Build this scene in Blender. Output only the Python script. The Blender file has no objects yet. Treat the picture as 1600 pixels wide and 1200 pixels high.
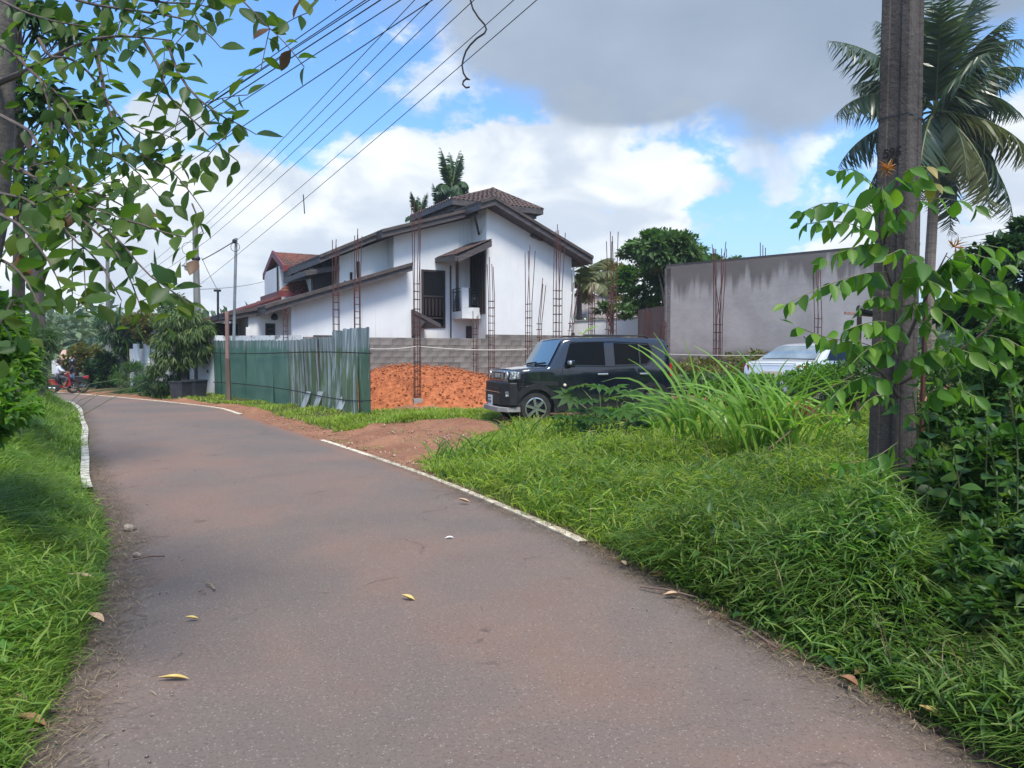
import bpy, math, random
import numpy as np
from mathutils import Vector, Matrix
random.seed(7); RNG = np.random.default_rng(11)
S = bpy.context.scene
COL = S.collection
R = math.radians

# ---------------------------------------------------------------- camera
FPX = 1130.0; EYE = 1.6; TILT = math.atan(52 / FPX)
CT, ST = math.cos(TILT), math.sin(TILT)
cd = bpy.data.cameras.new('camera'); cam = bpy.data.objects.new('camera', cd); COL.objects.link(cam)
cd.sensor_width = 36; cd.lens = 36 * FPX / 1600; cd.clip_start = .05; cd.clip_end = 3000
cam.location = (0, 0, EYE); cam.rotation_euler = (math.pi / 2 - TILT, 0, 0)
S.camera = cam

# ---------------------------------------------------------------- light
SUN_EL, SUN_AZ = 60, 160          # azimuth clockwise from +Y: behind the camera, to its right
S.view_settings.view_transform = 'Standard'; S.view_settings.look = 'None'
S.view_settings.gamma = 1; S.view_settings.use_curve_mapping = False
S.view_settings.exposure = 0.93
S.render.engine = 'CYCLES'
S.cycles.max_bounces = 6; S.cycles.diffuse_bounces = 3; S.cycles.glossy_bounces = 3
S.cycles.transparent_max_bounces = 6; S.cycles.transmission_bounces = 4
S.cycles.use_denoising = True
ld = bpy.data.lights.new('sun', 'SUN'); ld.energy = 2.6; ld.angle = R(17); ld.color = (1, .92, .79)
so = bpy.data.objects.new('sun', ld); COL.objects.link(so)
sdir = Vector((math.sin(R(SUN_AZ)) * math.cos(R(SUN_EL)), math.cos(R(SUN_AZ)) * math.cos(R(SUN_EL)), math.sin(R(SUN_EL))))
so.rotation_euler = sdir.to_track_quat('Z', 'Y').to_euler()

def ray(px, py):
    x = (px - 800) / FPX; y = -(py - 600) / FPX
    return Vector((x, CT + y * ST, -ST + y * CT))
def P(px, py, Y):
    d = ray(px, py); return Vector((0, 0, EYE)) + d * (Y / d.y)

class NT:
    """tiny node-tree helper"""
    def __init__(s, tree): s.t = tree; s.n = tree.nodes; s.l = tree.links
    def new(s, typ, ins=None, **kw):
        nd = s.n.new(typ)
        for k, v in kw.items(): setattr(nd, k, v)
        for k, v in (ins or {}).items():
            if isinstance(v, bpy.types.NodeSocket): s.l.new(v, nd.inputs[k])
            else: nd.inputs[k].default_value = v
        return nd
    def math(s, op, a, b=0.0, c=None, clamp=False):
        nd = s.n.new('ShaderNodeMath'); nd.operation = op; nd.use_clamp = clamp
        for i, v in enumerate((a, b) if c is None else (a, b, c)):
            if isinstance(v, bpy.types.NodeSocket): s.l.new(v, nd.inputs[i])
            else: nd.inputs[i].default_value = v
        return nd.outputs[0]
    def mix(s, f, a, b):
        nd = s.n.new('ShaderNodeMix'); nd.data_type = 'RGBA'
        for i, v in ((0, f), (6, a), (7, b)):
            if isinstance(v, bpy.types.NodeSocket): s.l.new(v, nd.inputs[i])
            else: nd.inputs[i].default_value = (v if i == 0 else (*v, 1))
        return nd.outputs[2]
    def ramp(s, f, a, b):
        return s.new('ShaderNodeMapRange', {0: f, 1: a, 2: b}, interpolation_type='SMOOTHSTEP').outputs[0]
    def noise(s, vec, scale, detail=6, rough=.55, dist=0.0):
        return s.new('ShaderNodeTexNoise', {'Vector': vec, 'Scale': scale, 'Detail': detail, 'Roughness': rough, 'Distortion': dist}).outputs[0]

# ---- world: physical sky with procedural clouds
W = bpy.data.worlds.new('World'); S.world = W; W.use_nodes = True
t = NT(W.node_tree); t.n.clear()
sky = t.n.new('ShaderNodeTexSky'); sky.sky_type = 'NISHITA'; sky.sun_disc = False
sky.sun_elevation = R(SUN_EL); sky.sun_rotation = R(SUN_AZ); sky.air_density = 1.3; sky.dust_density = 2.0; sky.ozone_density = 2
co = t.new('ShaderNodeTexCoord').outputs['Generated']
BG = 0.12
def blob(px, py, rx, ry):
    d = ray(px, py).normalized()
    m = t.new('ShaderNodeVectorMath', {0: co, 1: d}, operation='SUBTRACT').outputs[0]
    m = t.new('ShaderNodeVectorMath', {0: m, 1: (FPX / rx, min(FPX / rx, FPX / ry), FPX / ry)}, operation='MULTIPLY').outputs[0]
    l = t.new('ShaderNodeVectorMath', {0: m}, operation='LENGTH').outputs['Value']
    return t.math('SUBTRACT', 1.0, l, clamp=True)
def union(bl):
    o = blob(*bl[0])
    for b in bl[1:]: o = t.math('MAXIMUM', o, blob(*b))
    return o
wco = t.new('ShaderNodeVectorMath', {0: co, 1: (1, 1, 1.6)}, operation='MULTIPLY').outputs[0]
n1 = t.noise(wco, 5.5, 9, .58, .3); n2 = t.noise(wco, 2.2, 6, .5); n3 = t.noise(wco, 16, 6, .6, .2)
# white cumulus masses
white = union([(310, 320, 250, 150), (140, 440, 330, 170), (470, 350, 220, 130), (262, 190, 95, 75), (640, 300, 220, 120), (860, 290, 320, 170), (1010, 290, 170, 100), (760, 410, 440, 140), (1400, 330, 120, 90), (1590, 270, 110, 140), (1440, 400, 240, 70), (1020, 350, 120, 60), (400, 470, 330, 70)])
wd = t.math('ADD', t.math('MULTIPLY', white, 1.25), t.math('ADD', t.math('MULTIPLY', t.math('SUBTRACT', n1, .5), 1.75), t.math('MULTIPLY', t.math('SUBTRACT', n3, .5), .55)))
# clouds elsewhere in the sky, out of the frame, of the same kind
elev = t.new('ShaderNodeSeparateXYZ', {0: co}).outputs
back = t.ramp(elev[1], .35, -.1); above = t.ramp(elev[2], .62, .85)
oth = t.math('MULTIPLY', t.ramp(n2, .46, .62), t.math('MAXIMUM', back, above))
wm = t.ramp(wd, .36, .56)
wisp = union([(1265, 250, 130, 110), (1185, 236, 90, 50), (545, 232, 100, 60), (1100, 350, 120, 60), (1330, 300, 150, 90), (700, 130, 160, 120), (1040, 200, 160, 60)])
wsp = t.math('ADD', t.math('MULTIPLY', wisp, .95), t.math('ADD', t.math('MULTIPLY', t.math('SUBTRACT', n3, .5), 2.2), t.math('MULTIPLY', t.math('SUBTRACT', n1, .5), 1.4)))
wm = t.math('MAXIMUM', t.math('MAXIMUM', wm, oth), t.math('MULTIPLY', t.ramp(wsp, .40, .95), .8))
# large grey cloud
grey = union([(1040, -20, 400, 220), (1270, 40, 260, 170), (880, 40, 220, 120), (1150, 100, 190, 70), (1460, -90, 330, 130), (990, 140, 190, 65), (1000, -200, 600, 220)])
gd = t.math('ADD', t.math('MULTIPLY', grey, 1.6), t.math('MULTIPLY', t.math('SUBTRACT', n1, .5), .9))
gm = t.ramp(gd, .12, .62)
# thin veil of small cloud
thin = t.math('MULTIPLY', t.ramp(n3, .58, .8), .14)
haze = t.ramp(elev[2], .30, -.02)
skyc = t.new('ShaderNodeVectorMath', {0: sky.outputs[0], 1: (.62, .90, 1.24)}, operation='MULTIPLY').outputs[0]
skyc = t.mix(t.math('MULTIPLY', haze, .62), skyc, (2.8, 3.75, 4.8))
shade = t.ramp(t.noise(wco, 7.5, 5, .5, .5), .36, .66)
wc = t.mix(shade, (3.0, 3.4, 3.95), (4.85, 5.05, 5.15))
gc = t.mix(t.ramp(n2, .35, .7), (1.5, 1.85, 2.35), (2.15, 2.5, 3.0))
c = t.mix(t.math('ADD', wm, thin, clamp=True), skyc, wc)
c = t.mix(t.math('MULTIPLY', gm, .95), c, gc)
bg = t.new('ShaderNodeBackground', {'Color': c, 'Strength': BG})
t.l.new(bg.outputs[0], t.new('ShaderNodeOutputWorld').inputs[0])

# ---------------------------------------------------------------- materials
def newmat(name):
    m = bpy.data.materials.new(name); m.use_nodes = True
    k = NT(m.node_tree); b = k.n['Principled BSDF']; return m, k, b
def mat(name, c1, c2=None, scale=4, rough=.8, metal=0, bump=0, bscale=None, spec=.4, stretch=(1, 1, 1), lo=.35, hi=.65, coat=0, detail=7, rvar=0):
    m, k, b = newmat(name)
    tc = k.new('ShaderNodeTexCoord').outputs['Object']
    vec = k.new('ShaderNodeVectorMath', {0: tc, 1: stretch}, operation='MULTIPLY').outputs[0]
    if c2:
        nz = k.noise(vec, scale, detail, .6)
        f = k.ramp(nz, lo, hi)
        if rvar:
            rnd = k.new('ShaderNodeNewGeometry').outputs['Random Per Island']
            ob = k.new('ShaderNodeObjectInfo').outputs['Random']
            f = k.math('ADD', f, k.math('MULTIPLY', k.math('SUBTRACT', k.math('FRACT', k.math('ADD', rnd, ob)), .5), rvar), clamp=True)
        k.l.new(k.mix(f, c1, c2), b.inputs['Base Color'])
    else: b.inputs['Base Color'].default_value = (*c1, 1)
    b.inputs['Roughness'].default_value = rough; b.inputs['Metallic'].default_value = metal
    b.inputs['Specular IOR Level'].default_value = spec
    if coat: b.inputs['Coat Weight'].default_value = coat; b.inputs['Coat Roughness'].default_value = .04
    if bump:
        bn = k.new('ShaderNodeBump', {'Strength': min(1, bump), 'Distance': .02, 'Height': k.noise(tc, bscale or scale * 4, 6, .65)})
        k.l.new(bn.outputs[0], b.inputs['Normal'])
    return m
def leafmat(name, cols, trans=.35, rough=.45, spec=.35):
    """leaf colours vary from leaf to leaf; light shines through"""
    m, k, b = newmat(name)
    rnd = k.new('ShaderNodeNewGeometry').outputs['Random Per Island']
    ob = k.new('ShaderNodeObjectInfo').outputs['Random']
    f = k.math('FRACT', k.math('ADD', rnd, ob))
    r = k.new('ShaderNodeValToRGB', {0: f}); cr = r.color_ramp
    while len(cr.elements) < len(cols): cr.elements.new(.5)
    for i, cc in enumerate(cols):
        cr.elements[i].position = i / max(1, len(cols) - 1); cr.elements[i].color = (*cc, 1)
    big = k.noise(k.new('ShaderNodeTexCoord').outputs['Object'], 1.1, 3, .5)
    hue = k.new('ShaderNodeHueSaturation', {'Hue': k.math('ADD', .485, k.math('MULTIPLY', big, .03)), 'Value': k.math('ADD', .6, k.math('MULTIPLY', big, .8)), 'Color': r.outputs[0]})
    colr = hue.outputs[0]
    k.l.new(colr, b.inputs['Base Color']); b.inputs['Roughness'].default_value = rough
    b.inputs['Specular IOR Level'].default_value = spec
    tcol = k.new('ShaderNodeVectorMath', {0: colr, 1: (1.5, 1.6, .7)}, operation='MULTIPLY').outputs[0]
    tr = k.new('ShaderNodeBsdfTranslucent', {'Color': tcol})
    mx = k.new('ShaderNodeMixShader', {0: trans, 1: b.outputs[0], 2: tr.outputs[0]})
    k.l.new(mx.outputs[0], k.n['Material Output'].inputs[0])
    return m

M = {}
def wall_paint():
    m, k, b = newmat('white_wall'); tc = k.new('ShaderNodeTexCoord').outputs['Object']
    st = k.noise(k.new('ShaderNodeVectorMath', {0: tc, 1: (3, 3, .14)}, operation='MULTIPLY').outputs[0], 1.6, 6, .65); n = k.noise(tc, .7, 5, .6)
    c = k.mix(k.ramp(n, .3, .7), (.63, .64, .65), (.70, .71, .715))
    c = k.mix(k.math('MULTIPLY', k.ramp(k.math('ADD', st, k.math('MULTIPLY', n, .25)), .66, .84), .35), c, (.42, .41, .39))
    z = k.new('ShaderNodeSeparateXYZ', {0: tc}).outputs[2]
    c = k.mix(k.math('MULTIPLY', k.ramp(k.math('SUBTRACT', k.math('MULTIPLY', k.math('SUBTRACT', st, .5), 1.4), z), -2.6, -1.6), .35), c, (.40, .36, .31))
    k.l.new(c, b.inputs['Base Color']); b.inputs['Roughness'].default_value = .88
    k.l.new(k.new('ShaderNodeBump', {'Strength': .15, 'Distance': .02, 'Height': k.noise(tc, 30, 5, .6)}).outputs[0], b.inputs['Normal']); return m
M['white_wall'] = wall_paint()
M['white_trim'] = mat('white_trim', (.70, .71, .72), (.62, .63, .62), 3, .7)
M['roof_fascia'] = mat('roof_fascia', (.050, .042, .043), (.085, .072, .070), 3, .6, stretch=(1, 1, 3))
M['red_fascia'] = mat('red_fascia', (.18, .036, .042), (.12, .030, .035), 5, .55)
M['verge'] = mat('verge', (.055, .045, .042), (.085, .068, .062), 4, .8)
M['rooftile'] = mat('rooftile', (.062, .043, .039), (.105, .066, .056), 5, .8, bump=.4, rvar=.9)
M['redtile'] = mat('redtile', (.10, .058, .048), (.22, .085, .055), 1.3, .8, bump=.4, rvar=.9)
M['redroof'] = mat('redroof', (.095, .030, .030), (.14, .045, .040), 3, .7)
M['greytile'] = mat('greytile', (.17, .15, .15), (.25, .22, .21), 3, .85, bump=.3, stretch=(1, 1, 1))
M['darkwood'] = mat('darkwood', (.022, .015, .014), (.04, .026, .023), 6, .55, stretch=(1, 1, .2))
M['iron'] = mat('iron', (.02, .02, .022), rough=.5)
M['curtain'] = mat('curtain', (.035, .022, .018), (.016, .011, .010), 9, .9, stretch=(6, 6, .2))
M['concrete'] = None
M['block'] = mat('block', (.10, .092, .085), (.25, .232, .215), 1.6, .95, bump=.7, bscale=14, lo=.3, hi=.7, rvar=.5)
M['mortar'] = mat('mortar', (.10, .092, .085), (.19, .176, .16), 3, .95, bump=.5)
M['stub'] = mat('stub', (.3, .29, .28), (.22, .21, .2), 5, .95, bump=.4)
M['rust'] = mat('rust', (.105, .032, .024), (.06, .028, .026), 2.0, .8)
M['darkglass'] = mat('darkglass', (.003, .004, .005), rough=.03, spec=.14)
M['pole_conc'] = mat('pole_conc', (.046, .038, .035), (.100, .085, .077), 3.5, .95, bump=1, bscale=22, stretch=(1, 1, .35), lo=.3, hi=.72)
M['pole_grey'] = mat('pole_grey', (.13, .13, .125), (.2, .2, .19), 3, .9, bump=.3, stretch=(1, 1, .3))
M['metal_pole'] = mat('metal_pole', (.30, .32, .33), (.2, .21, .22), 3, .45, metal=.6)
M['post_wood'] = mat('post_wood', (.20, .12, .10), (.32, .19, .17), 4, .9, bump=.5, stretch=(1, 1, .15))
M['post_dark'] = mat('post_dark', (.10, .065, .05), (.16, .11, .09), 4, .9, bump=.5, stretch=(1, 1, .15))
M['wire'] = mat('wire', (.018, .018, .02), rough=.6)
M['rope'] = mat('rope', (.55, .53, .48), rough=.9)
M['bark'] = mat('bark', (.045, .038, .033), (.13, .115, .10), 5, .95, bump=1, bscale=16, stretch=(1, 1, .4))
M['twig'] = mat('twig', (.07, .05, .045), (.12, .09, .075), 12, .8)
M['palmtrunk'] = mat('palmtrunk', (.13, .11, .09), (.2, .17, .14), 6, .95, bump=.6, stretch=(.3, .3, 3))
M['greenstem'] = mat('greenstem', (.09, .14, .04), (.13, .12, .05), 5, .6)
M['bin'] = mat('bin', (.03, .032, .04), (.05, .052, .06), 4, .5)
M['curb'] = mat('curb', (.56, .54, .48), (.22, .21, .16), 9, .9, bump=.5, lo=.40, hi=.60)
M['stone'] = mat('stone', (.30, .25, .21), (.16, .13, .11), 14, .9, bump=.6)
M['tyre'] = mat('tyre', (.018, .018, .018), (.035, .033, .03), 8, .85)
M['rim'] = mat('rim', (.45, .46, .48), rough=.25, metal=.85)
M['carpaint'] = mat('carpaint', (.005, .007, .015), rough=.16, spec=.5, coat=1)
M['carblack'] = mat('carblack', (.012, .012, .014), (.020, .020, .021), 6, .5)
M['chrome'] = mat('chrome', (.7, .72, .74), rough=.22, metal=.8)
M['lamp'] = mat('lamp', (.55, .57, .58), (.10, .11, .12), 26, .1, spec=.9, coat=1, lo=.42, hi=.5)
M['redlamp'] = mat('redlamp', (.35, .01, .012), rough=.15, coat=1)
M['amber'] = mat('amber', (.75, .62, .5), rough=.3)
M['plate'] = mat('plate', (.68, .70, .72), rough=.5)
M['plate_ink'] = mat('plate_ink', (.03, .04, .10), rough=.6)
M['silver'] = mat('silver', (.62, .65, .68), rough=.28, metal=.25, coat=.8)
M['redpaint'] = mat('redpaint', (.28, .015, .022), rough=.3, coat=.6)
M['skin'] = mat('skin', (.20, .10, .065), rough=.6)
M['cloth_white'] = mat('cloth_white', (.62, .66, .74), (.5, .54, .64), 12, .9)
M['cloth_black'] = mat('cloth_black', (.022, .022, .026), rough=.9)
M['cloth_blue'] = mat('cloth_blue', (.12, .20, .33), (.07, .12, .2), 14, .9)
M['cloth_dark'] = mat('cloth_dark', (.05, .06, .075), rough=.9)
M['hair'] = mat('hair', (.012, .010, .009), rough=.7)
M['asbestos'] = M['greytile']
M['tarp'] = mat('tarp', (.02, .02, .022), rough=.5)
M['paint_black'] = mat('paint_black', (.012, .011, .012), rough=.9)

# leaves
M['leaf_tree'] = leafmat('leaf_tree', [(.035, .085, .022), (.05, .115, .022), (.085, .15, .022), (.045, .10, .03), (.12, .17, .028)], .5)
M['leaf_brown'] = leafmat('leaf_brown', [(.10, .055, .03), (.14, .07, .035)], .3)
M['leaf_shrub'] = leafmat('leaf_shrub', [(.05, .14, .02), (.085, .21, .025), (.13, .27, .03), (.045, .12, .03), (.16, .29, .03), (.07, .18, .04)], .48)
M['leaf_shrubdark'] = leafmat('leaf_shrubdark', [(.035, .095, .022), (.05, .12, .028), (.07, .16, .025), (.03, .08, .025), (.10, .18, .03)], .38)
M['leaf_young'] = leafmat('leaf_young', [(.42, .09, .03), (.36, .14, .04), (.3, .18, .05)], .4)
M['leaf_yellow'] = leafmat('leaf_yellow', [(.28, .26, .06), (.22, .22, .05), (.33, .25, .08)], .4)
M['leaf_dark'] = leafmat('leaf_dark', [(.015, .045, .016), (.025, .065, .02), (.04, .09, .022)], .25)
M['leaf_far'] = leafmat('leaf_far', [(.04, .085, .03), (.06, .12, .035), (.09, .15, .045)], .25, .6)
M['leaf_hill_hazed'] = leafmat('leaf_hill_hazed', [(.06, .11, .055), (.10, .15, .075), (.14, .19, .09)], .2, .7)  # leaf colour paled to carry some of the distance haze
M['leaf_bamboo'] = leafmat('leaf_bamboo', [(.05, .10, .03), (.08, .14, .035), (.14, .19, .05), (.04, .08, .03)], .3)
M['leaf_olive'] = leafmat('leaf_olive', [(.12, .12, .03), (.16, .15, .04), (.08, .10, .03)], .3)
M['leaf_palm'] = leafmat('leaf_palm', [(.03, .065, .022), (.04, .075, .028), (.075, .10, .05), (.03, .06, .03)], .3, .3, .55)
M['leaf_palmold'] = leafmat('leaf_palmold', [(.11, .13, .05), (.15, .16, .07)], .3, .4)
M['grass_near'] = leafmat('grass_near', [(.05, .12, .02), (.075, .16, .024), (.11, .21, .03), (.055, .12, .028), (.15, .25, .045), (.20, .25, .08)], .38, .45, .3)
M['grass_sunlit_tint'] = leafmat('grass_sunlit_tint', [(.17, .26, .03), (.24, .34, .04), (.31, .40, .065), (.14, .22, .03), (.35, .39, .10)], .48, .45)  # yellow-green lifted so the colour itself carries sunlight
M['grass_shade_tint'] = leafmat('grass_shade_tint', [(.028, .06, .018), (.045, .085, .022), (.07, .115, .026)], .3, .5)  # grass colour darkened to carry shade
M['grass_left'] = leafmat('grass_left', [(.08, .17, .022), (.12, .23, .028), (.18, .29, .04), (.24, .30, .07)], .38, .45)
M['cane'] = leafmat('cane', [(.15, .29, .035), (.2, .36, .05), (.27, .42, .09), (.13, .24, .04)], .45, .35, .5)
M['straw'] = leafmat('straw', [(.22, .17, .10), (.30, .24, .15), (.13, .085, .05), (.08, .055, .035), (.18, .12, .07)], .15, .8)

def concrete_mat():
    m, k, b = newmat('plaster_wall')
    tc = k.new('ShaderNodeTexCoord').outputs['Object']
    z = k.new('ShaderNodeSeparateXYZ', {0: tc}).outputs[2]
    n = k.noise(tc, .9, 7, .6); fine = k.noise(tc, 6, 8, .7)
    vst = k.new('ShaderNodeVectorMath', {0: tc, 1: (1.6, 1.6, .12)}, operation='MULTIPLY').outputs[0]
    streak = k.noise(vst, 1.5, 6, .6)
    hst = k.new('ShaderNodeVectorMath', {0: tc, 1: (.2, .2, 4)}, operation='MULTIPLY').outputs[0]
    cs = k.noise(hst, 1.0, 4, .6)
    base = k.mix(k.ramp(n, .3, .7), (.35, .32, .305), (.46, .425, .40))
    base = k.mix(k.math('MULTIPLY', k.ramp(cs, .5, .7), .35), base, (.46, .44, .45))
    top = k.math('ADD', k.math('MULTIPLY', k.math('SUBTRACT', z, 3.45), 1.5), k.math('MULTIPLY', k.math('SUBTRACT', streak, .5), 3.6))
    base = k.mix(k.math('MULTIPLY', k.ramp(top, -.1, .8), .75), base, (.105, .085, .075))
    low = k.math('ADD', k.math('MULTIPLY', k.math('SUBTRACT', 1.75, z), 1.7), k.math('MULTIPLY', k.math('SUBTRACT', n, .5), 2.0))
    base = k.mix(k.math('MULTIPLY', k.ramp(low, -.1, .9), .85), base, (.055, .055, .04))
    base = k.mix(k.math('MULTIPLY', k.ramp(fine, .55, .8), .25), base, (.12, .11, .11))
    k.l.new(base, b.inputs['Base Color']); b.inputs['Roughness'].default_value = .95
    b.inputs['Specular IOR Level'].default_value = .2
    k.l.new(k.new('ShaderNodeBump', {'Strength': .5, 'Distance': .02, 'Height': fine}).outputs[0], b.inputs['Normal'])
    return m
M['concrete'] = concrete_mat()

def peel_mat():
    m, k, b = newmat('peeling_whitewash')
    tc = k.new('ShaderNodeTexCoord').outputs['Object']
    n = k.noise(tc, 3.5, 9, .7); z = k.new('ShaderNodeSeparateXYZ', {0: tc}).outputs[2]
    f = k.math('ADD', n, k.math('MULTIPLY', k.ramp(z, 1.7, 2.2), .12))
    k.l.new(k.mix(k.ramp(f, .60, .70), (.66, .67, .67), (.22, .21, .20)), b.inputs['Base Color'])
    b.inputs['Roughness'].default_value = .9
    return m
M['peel'] = peel_mat()

def sheet_mat():
    m, k, b = newmat('green_sheet')
    tc = k.new('ShaderNodeTexCoord').outputs['Object']
    rnd = k.new('ShaderNodeObjectInfo').outputs['Random']
    off = k.new('ShaderNodeCombineXYZ', {0: k.math('MULTIPLY', rnd, 40)}).outputs[0]
    tv = k.new('ShaderNodeVectorMath', {0: tc, 1: off}, operation='ADD').outputs[0]
    z = k.new('ShaderNodeSeparateXYZ', {0: tc}).outputs[2]
    st = k.new('ShaderNodeVectorMath', {0: tv, 1: (5, 5, .35)}, operation='MULTIPLY').outputs[0]
    s = k.noise(st, 1.6, 6, .65); n = k.noise(tv, 1.3, 4, .5)
    wear = k.new('ShaderNodeAttribute', attribute_name='wear').outputs['Fac']
    green = k.mix(k.ramp(n, .35, .65), (.070, .165, .115), (.100, .210, .150))
    olive = k.mix(k.ramp(n, .45, .6), (.085, .13, .06), (.11, .17, .075))
    green = k.mix(k.ramp(wear, .3, .7), green, olive)
    zz = k.math('MULTIPLY', k.ramp(z, 1.55, 1.8), .55)
    f = k.math('ADD', k.math('ADD', k.math('MULTIPLY', k.math('SUBTRACT', s, .5), 2.6), k.math('MULTIPLY', wear, .64)), zz)
    f = k.ramp(f, .38, .72)
    silver = k.mix(k.ramp(s, .4, .7), (.16, .20, .20), (.46, .50, .50))
    k.l.new(k.mix(f, green, silver), b.inputs['Base Color'])
    k.l.new(k.math('MULTIPLY', f, .35), b.inputs['Metallic'])
    b.inputs['Roughness'].default_value = .5
    return m
M['sheet'] = sheet_mat()
M['sheet_bare'] = mat('sheet_bare', (.70, .73, .75), (.42, .46, .47), 4, .4, metal=.2, stretch=(3, 3, .3))

def asphalt_mat():
    m, k, b = newmat('asphalt')
    tc = k.new('ShaderNodeTexCoord').outputs['Object']
    edge = k.new('ShaderNodeAttribute', attribute_name='edge').outputs['Fac']
    big = k.noise(tc, .35, 5, .6, .4); mid = k.noise(tc, 1.7, 6, .65); fine = k.noise(tc, 60, 5, .8); fine2 = k.noise(tc, 190, 3, .7)
    base = k.mix(k.ramp(big, .35, .65), (.142, .116, .101), (.172, .130, .108))
    base = k.mix(k.math('MULTIPLY', k.ramp(mid, .45, .75), .5), base, (.112, .093, .083))
    dust = k.math('ADD', edge, k.math('MULTIPLY', k.math('SUBTRACT', mid, .5), .9))
    dust2 = k.ramp(k.math('ADD', big, k.math('MULTIPLY', mid, .35)), .60, .9)
    base = k.mix(k.math('MULTIPLY', dust2, .7), base, (.215, .130, .098))
    lit = k.new('ShaderNodeAttribute', attribute_name='litter').outputs['Fac']
    base = k.mix(k.math('MULTIPLY', k.ramp(dust, .35, 1.1), .85), base, k.mix(lit, (.225, .125, .085), k.mix(k.ramp(fine, .35, .65), (.045, .036, .028), (.12, .088, .062))))
    vo = k.new('ShaderNodeTexVoronoi', {'Vector': tc, 'Scale': 95.0}); vc = k.new('ShaderNodeSeparateColor', {0: vo.outputs['Color']}).outputs[0]
    sp = k.math('MULTIPLY', k.ramp(vc, .80, .97), k.ramp(vo.outputs['Distance'], .55, .2))
    base = k.mix(k.math('MULTIPLY', sp, .55), base, (.40, .35, .31))
    dk = k.math('MULTIPLY', k.ramp(fine, .50, .36), .5)
    base = k.mix(dk, base, (.05, .045, .045))
    base = k.mix(k.math('MULTIPLY', k.ramp(fine2, .56, .72), .35), base, (.28, .25, .23))
    vs = k.new('ShaderNodeTexVoronoi', {'Vector': k.new('ShaderNodeVectorMath', {0: tc, 1: k.new('ShaderNodeVectorMath', {0: k.new('ShaderNodeTexNoise', {'Vector': tc, 'Scale': 2.5}).outputs['Color'], 'Scale': .6}, operation='SCALE').outputs[0]}, operation='ADD').outputs[0], 'Scale': .55}, feature='DISTANCE_TO_EDGE').outputs[0]
    crack = k.math('MULTIPLY', k.ramp(vs, .010, .002), k.ramp(mid, .50, .62))
    base = k.mix(k.math('MULTIPLY', crack, .55), base, (.05, .042, .038))
    k.l.new(base, b.inputs['Base Color']); b.inputs['Roughness'].default_value = .86; b.inputs['Specular IOR Level'].default_value = .25
    h = k.math('ADD', k.math('MULTIPLY', fine, 1.0), k.math('MULTIPLY', fine2, .4))
    k.l.new(k.new('ShaderNodeBump', {'Strength': .7, 'Distance': .006, 'Height': h}).outputs[0], b.inputs['Normal'])
    return m
M['asphalt'] = asphalt_mat()
def soil_mat():
    m, k, b = newmat('soil')
    tc = k.new('ShaderNodeTexCoord').outputs['Object']
    g = k.new('ShaderNodeAttribute', attribute_name='grassy').outputs['Fac']
    big = k.noise(tc, .8, 6, .6); fine = k.noise(tc, 14, 8, .75); vf = k.noise(tc, 70, 4, .7)
    red = k.mix(k.ramp(big, .3, .7), (.22, .10, .06), (.34, .17, .10))
    red = k.mix(k.math('MULTIPLY', k.ramp(fine, .5, .7), .6), red, (.42, .26, .17))
    red = k.mix(k.math('MULTIPLY', k.ramp(vf, .52, .40), .6), red, (.10, .05, .035))
    lit = k.new('ShaderNodeAttribute', attribute_name='litter').outputs['Fac']
    red = k.mix(k.math('MULTIPLY', lit, .85), red, k.mix(k.ramp(vf, .4, .6), (.075, .055, .04), (.17, .125, .09)))
    gr = k.mix(k.ramp(fine, .35, .65), (.035, .05, .018), (.075, .075, .03))
    k.l.new(k.mix(k.ramp(k.math('ADD', g, k.math('MULTIPLY', k.math('SUBTRACT', fine, .5), .8)), .3, .7), red, gr), b.inputs['Base Color'])
    b.inputs['Roughness'].default_value = .95; b.inputs['Specular IOR Level'].default_value = .15
    k.l.new(k.new('ShaderNodeBump', {'Strength': .8, 'Distance': .03, 'Height': fine}).outputs[0], b.inputs['Normal'])
    return m
M['soil'] = soil_mat()
M["laterite"] = mat("laterite", (.27, .086, .036), (.43, .152, .066), 7, .95, bump=.7, bscale=16, lo=.35, hi=.68, spec=.1, detail=9)
M['clod'] = mat('clod', (.33, .110, .046), (.44, .158, .070), 2, .95, rvar=1, spec=.1)
M['earthstone'] = mat('earthstone', (.26, .14, .10), (.44, .32, .25), 2, .95, rvar=1, spec=.1)
M['markpaint'] = mat('markpaint', (.60, .54, .42), (.28, .2, .15), 9, .85, lo=.48, hi=.66)

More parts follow.
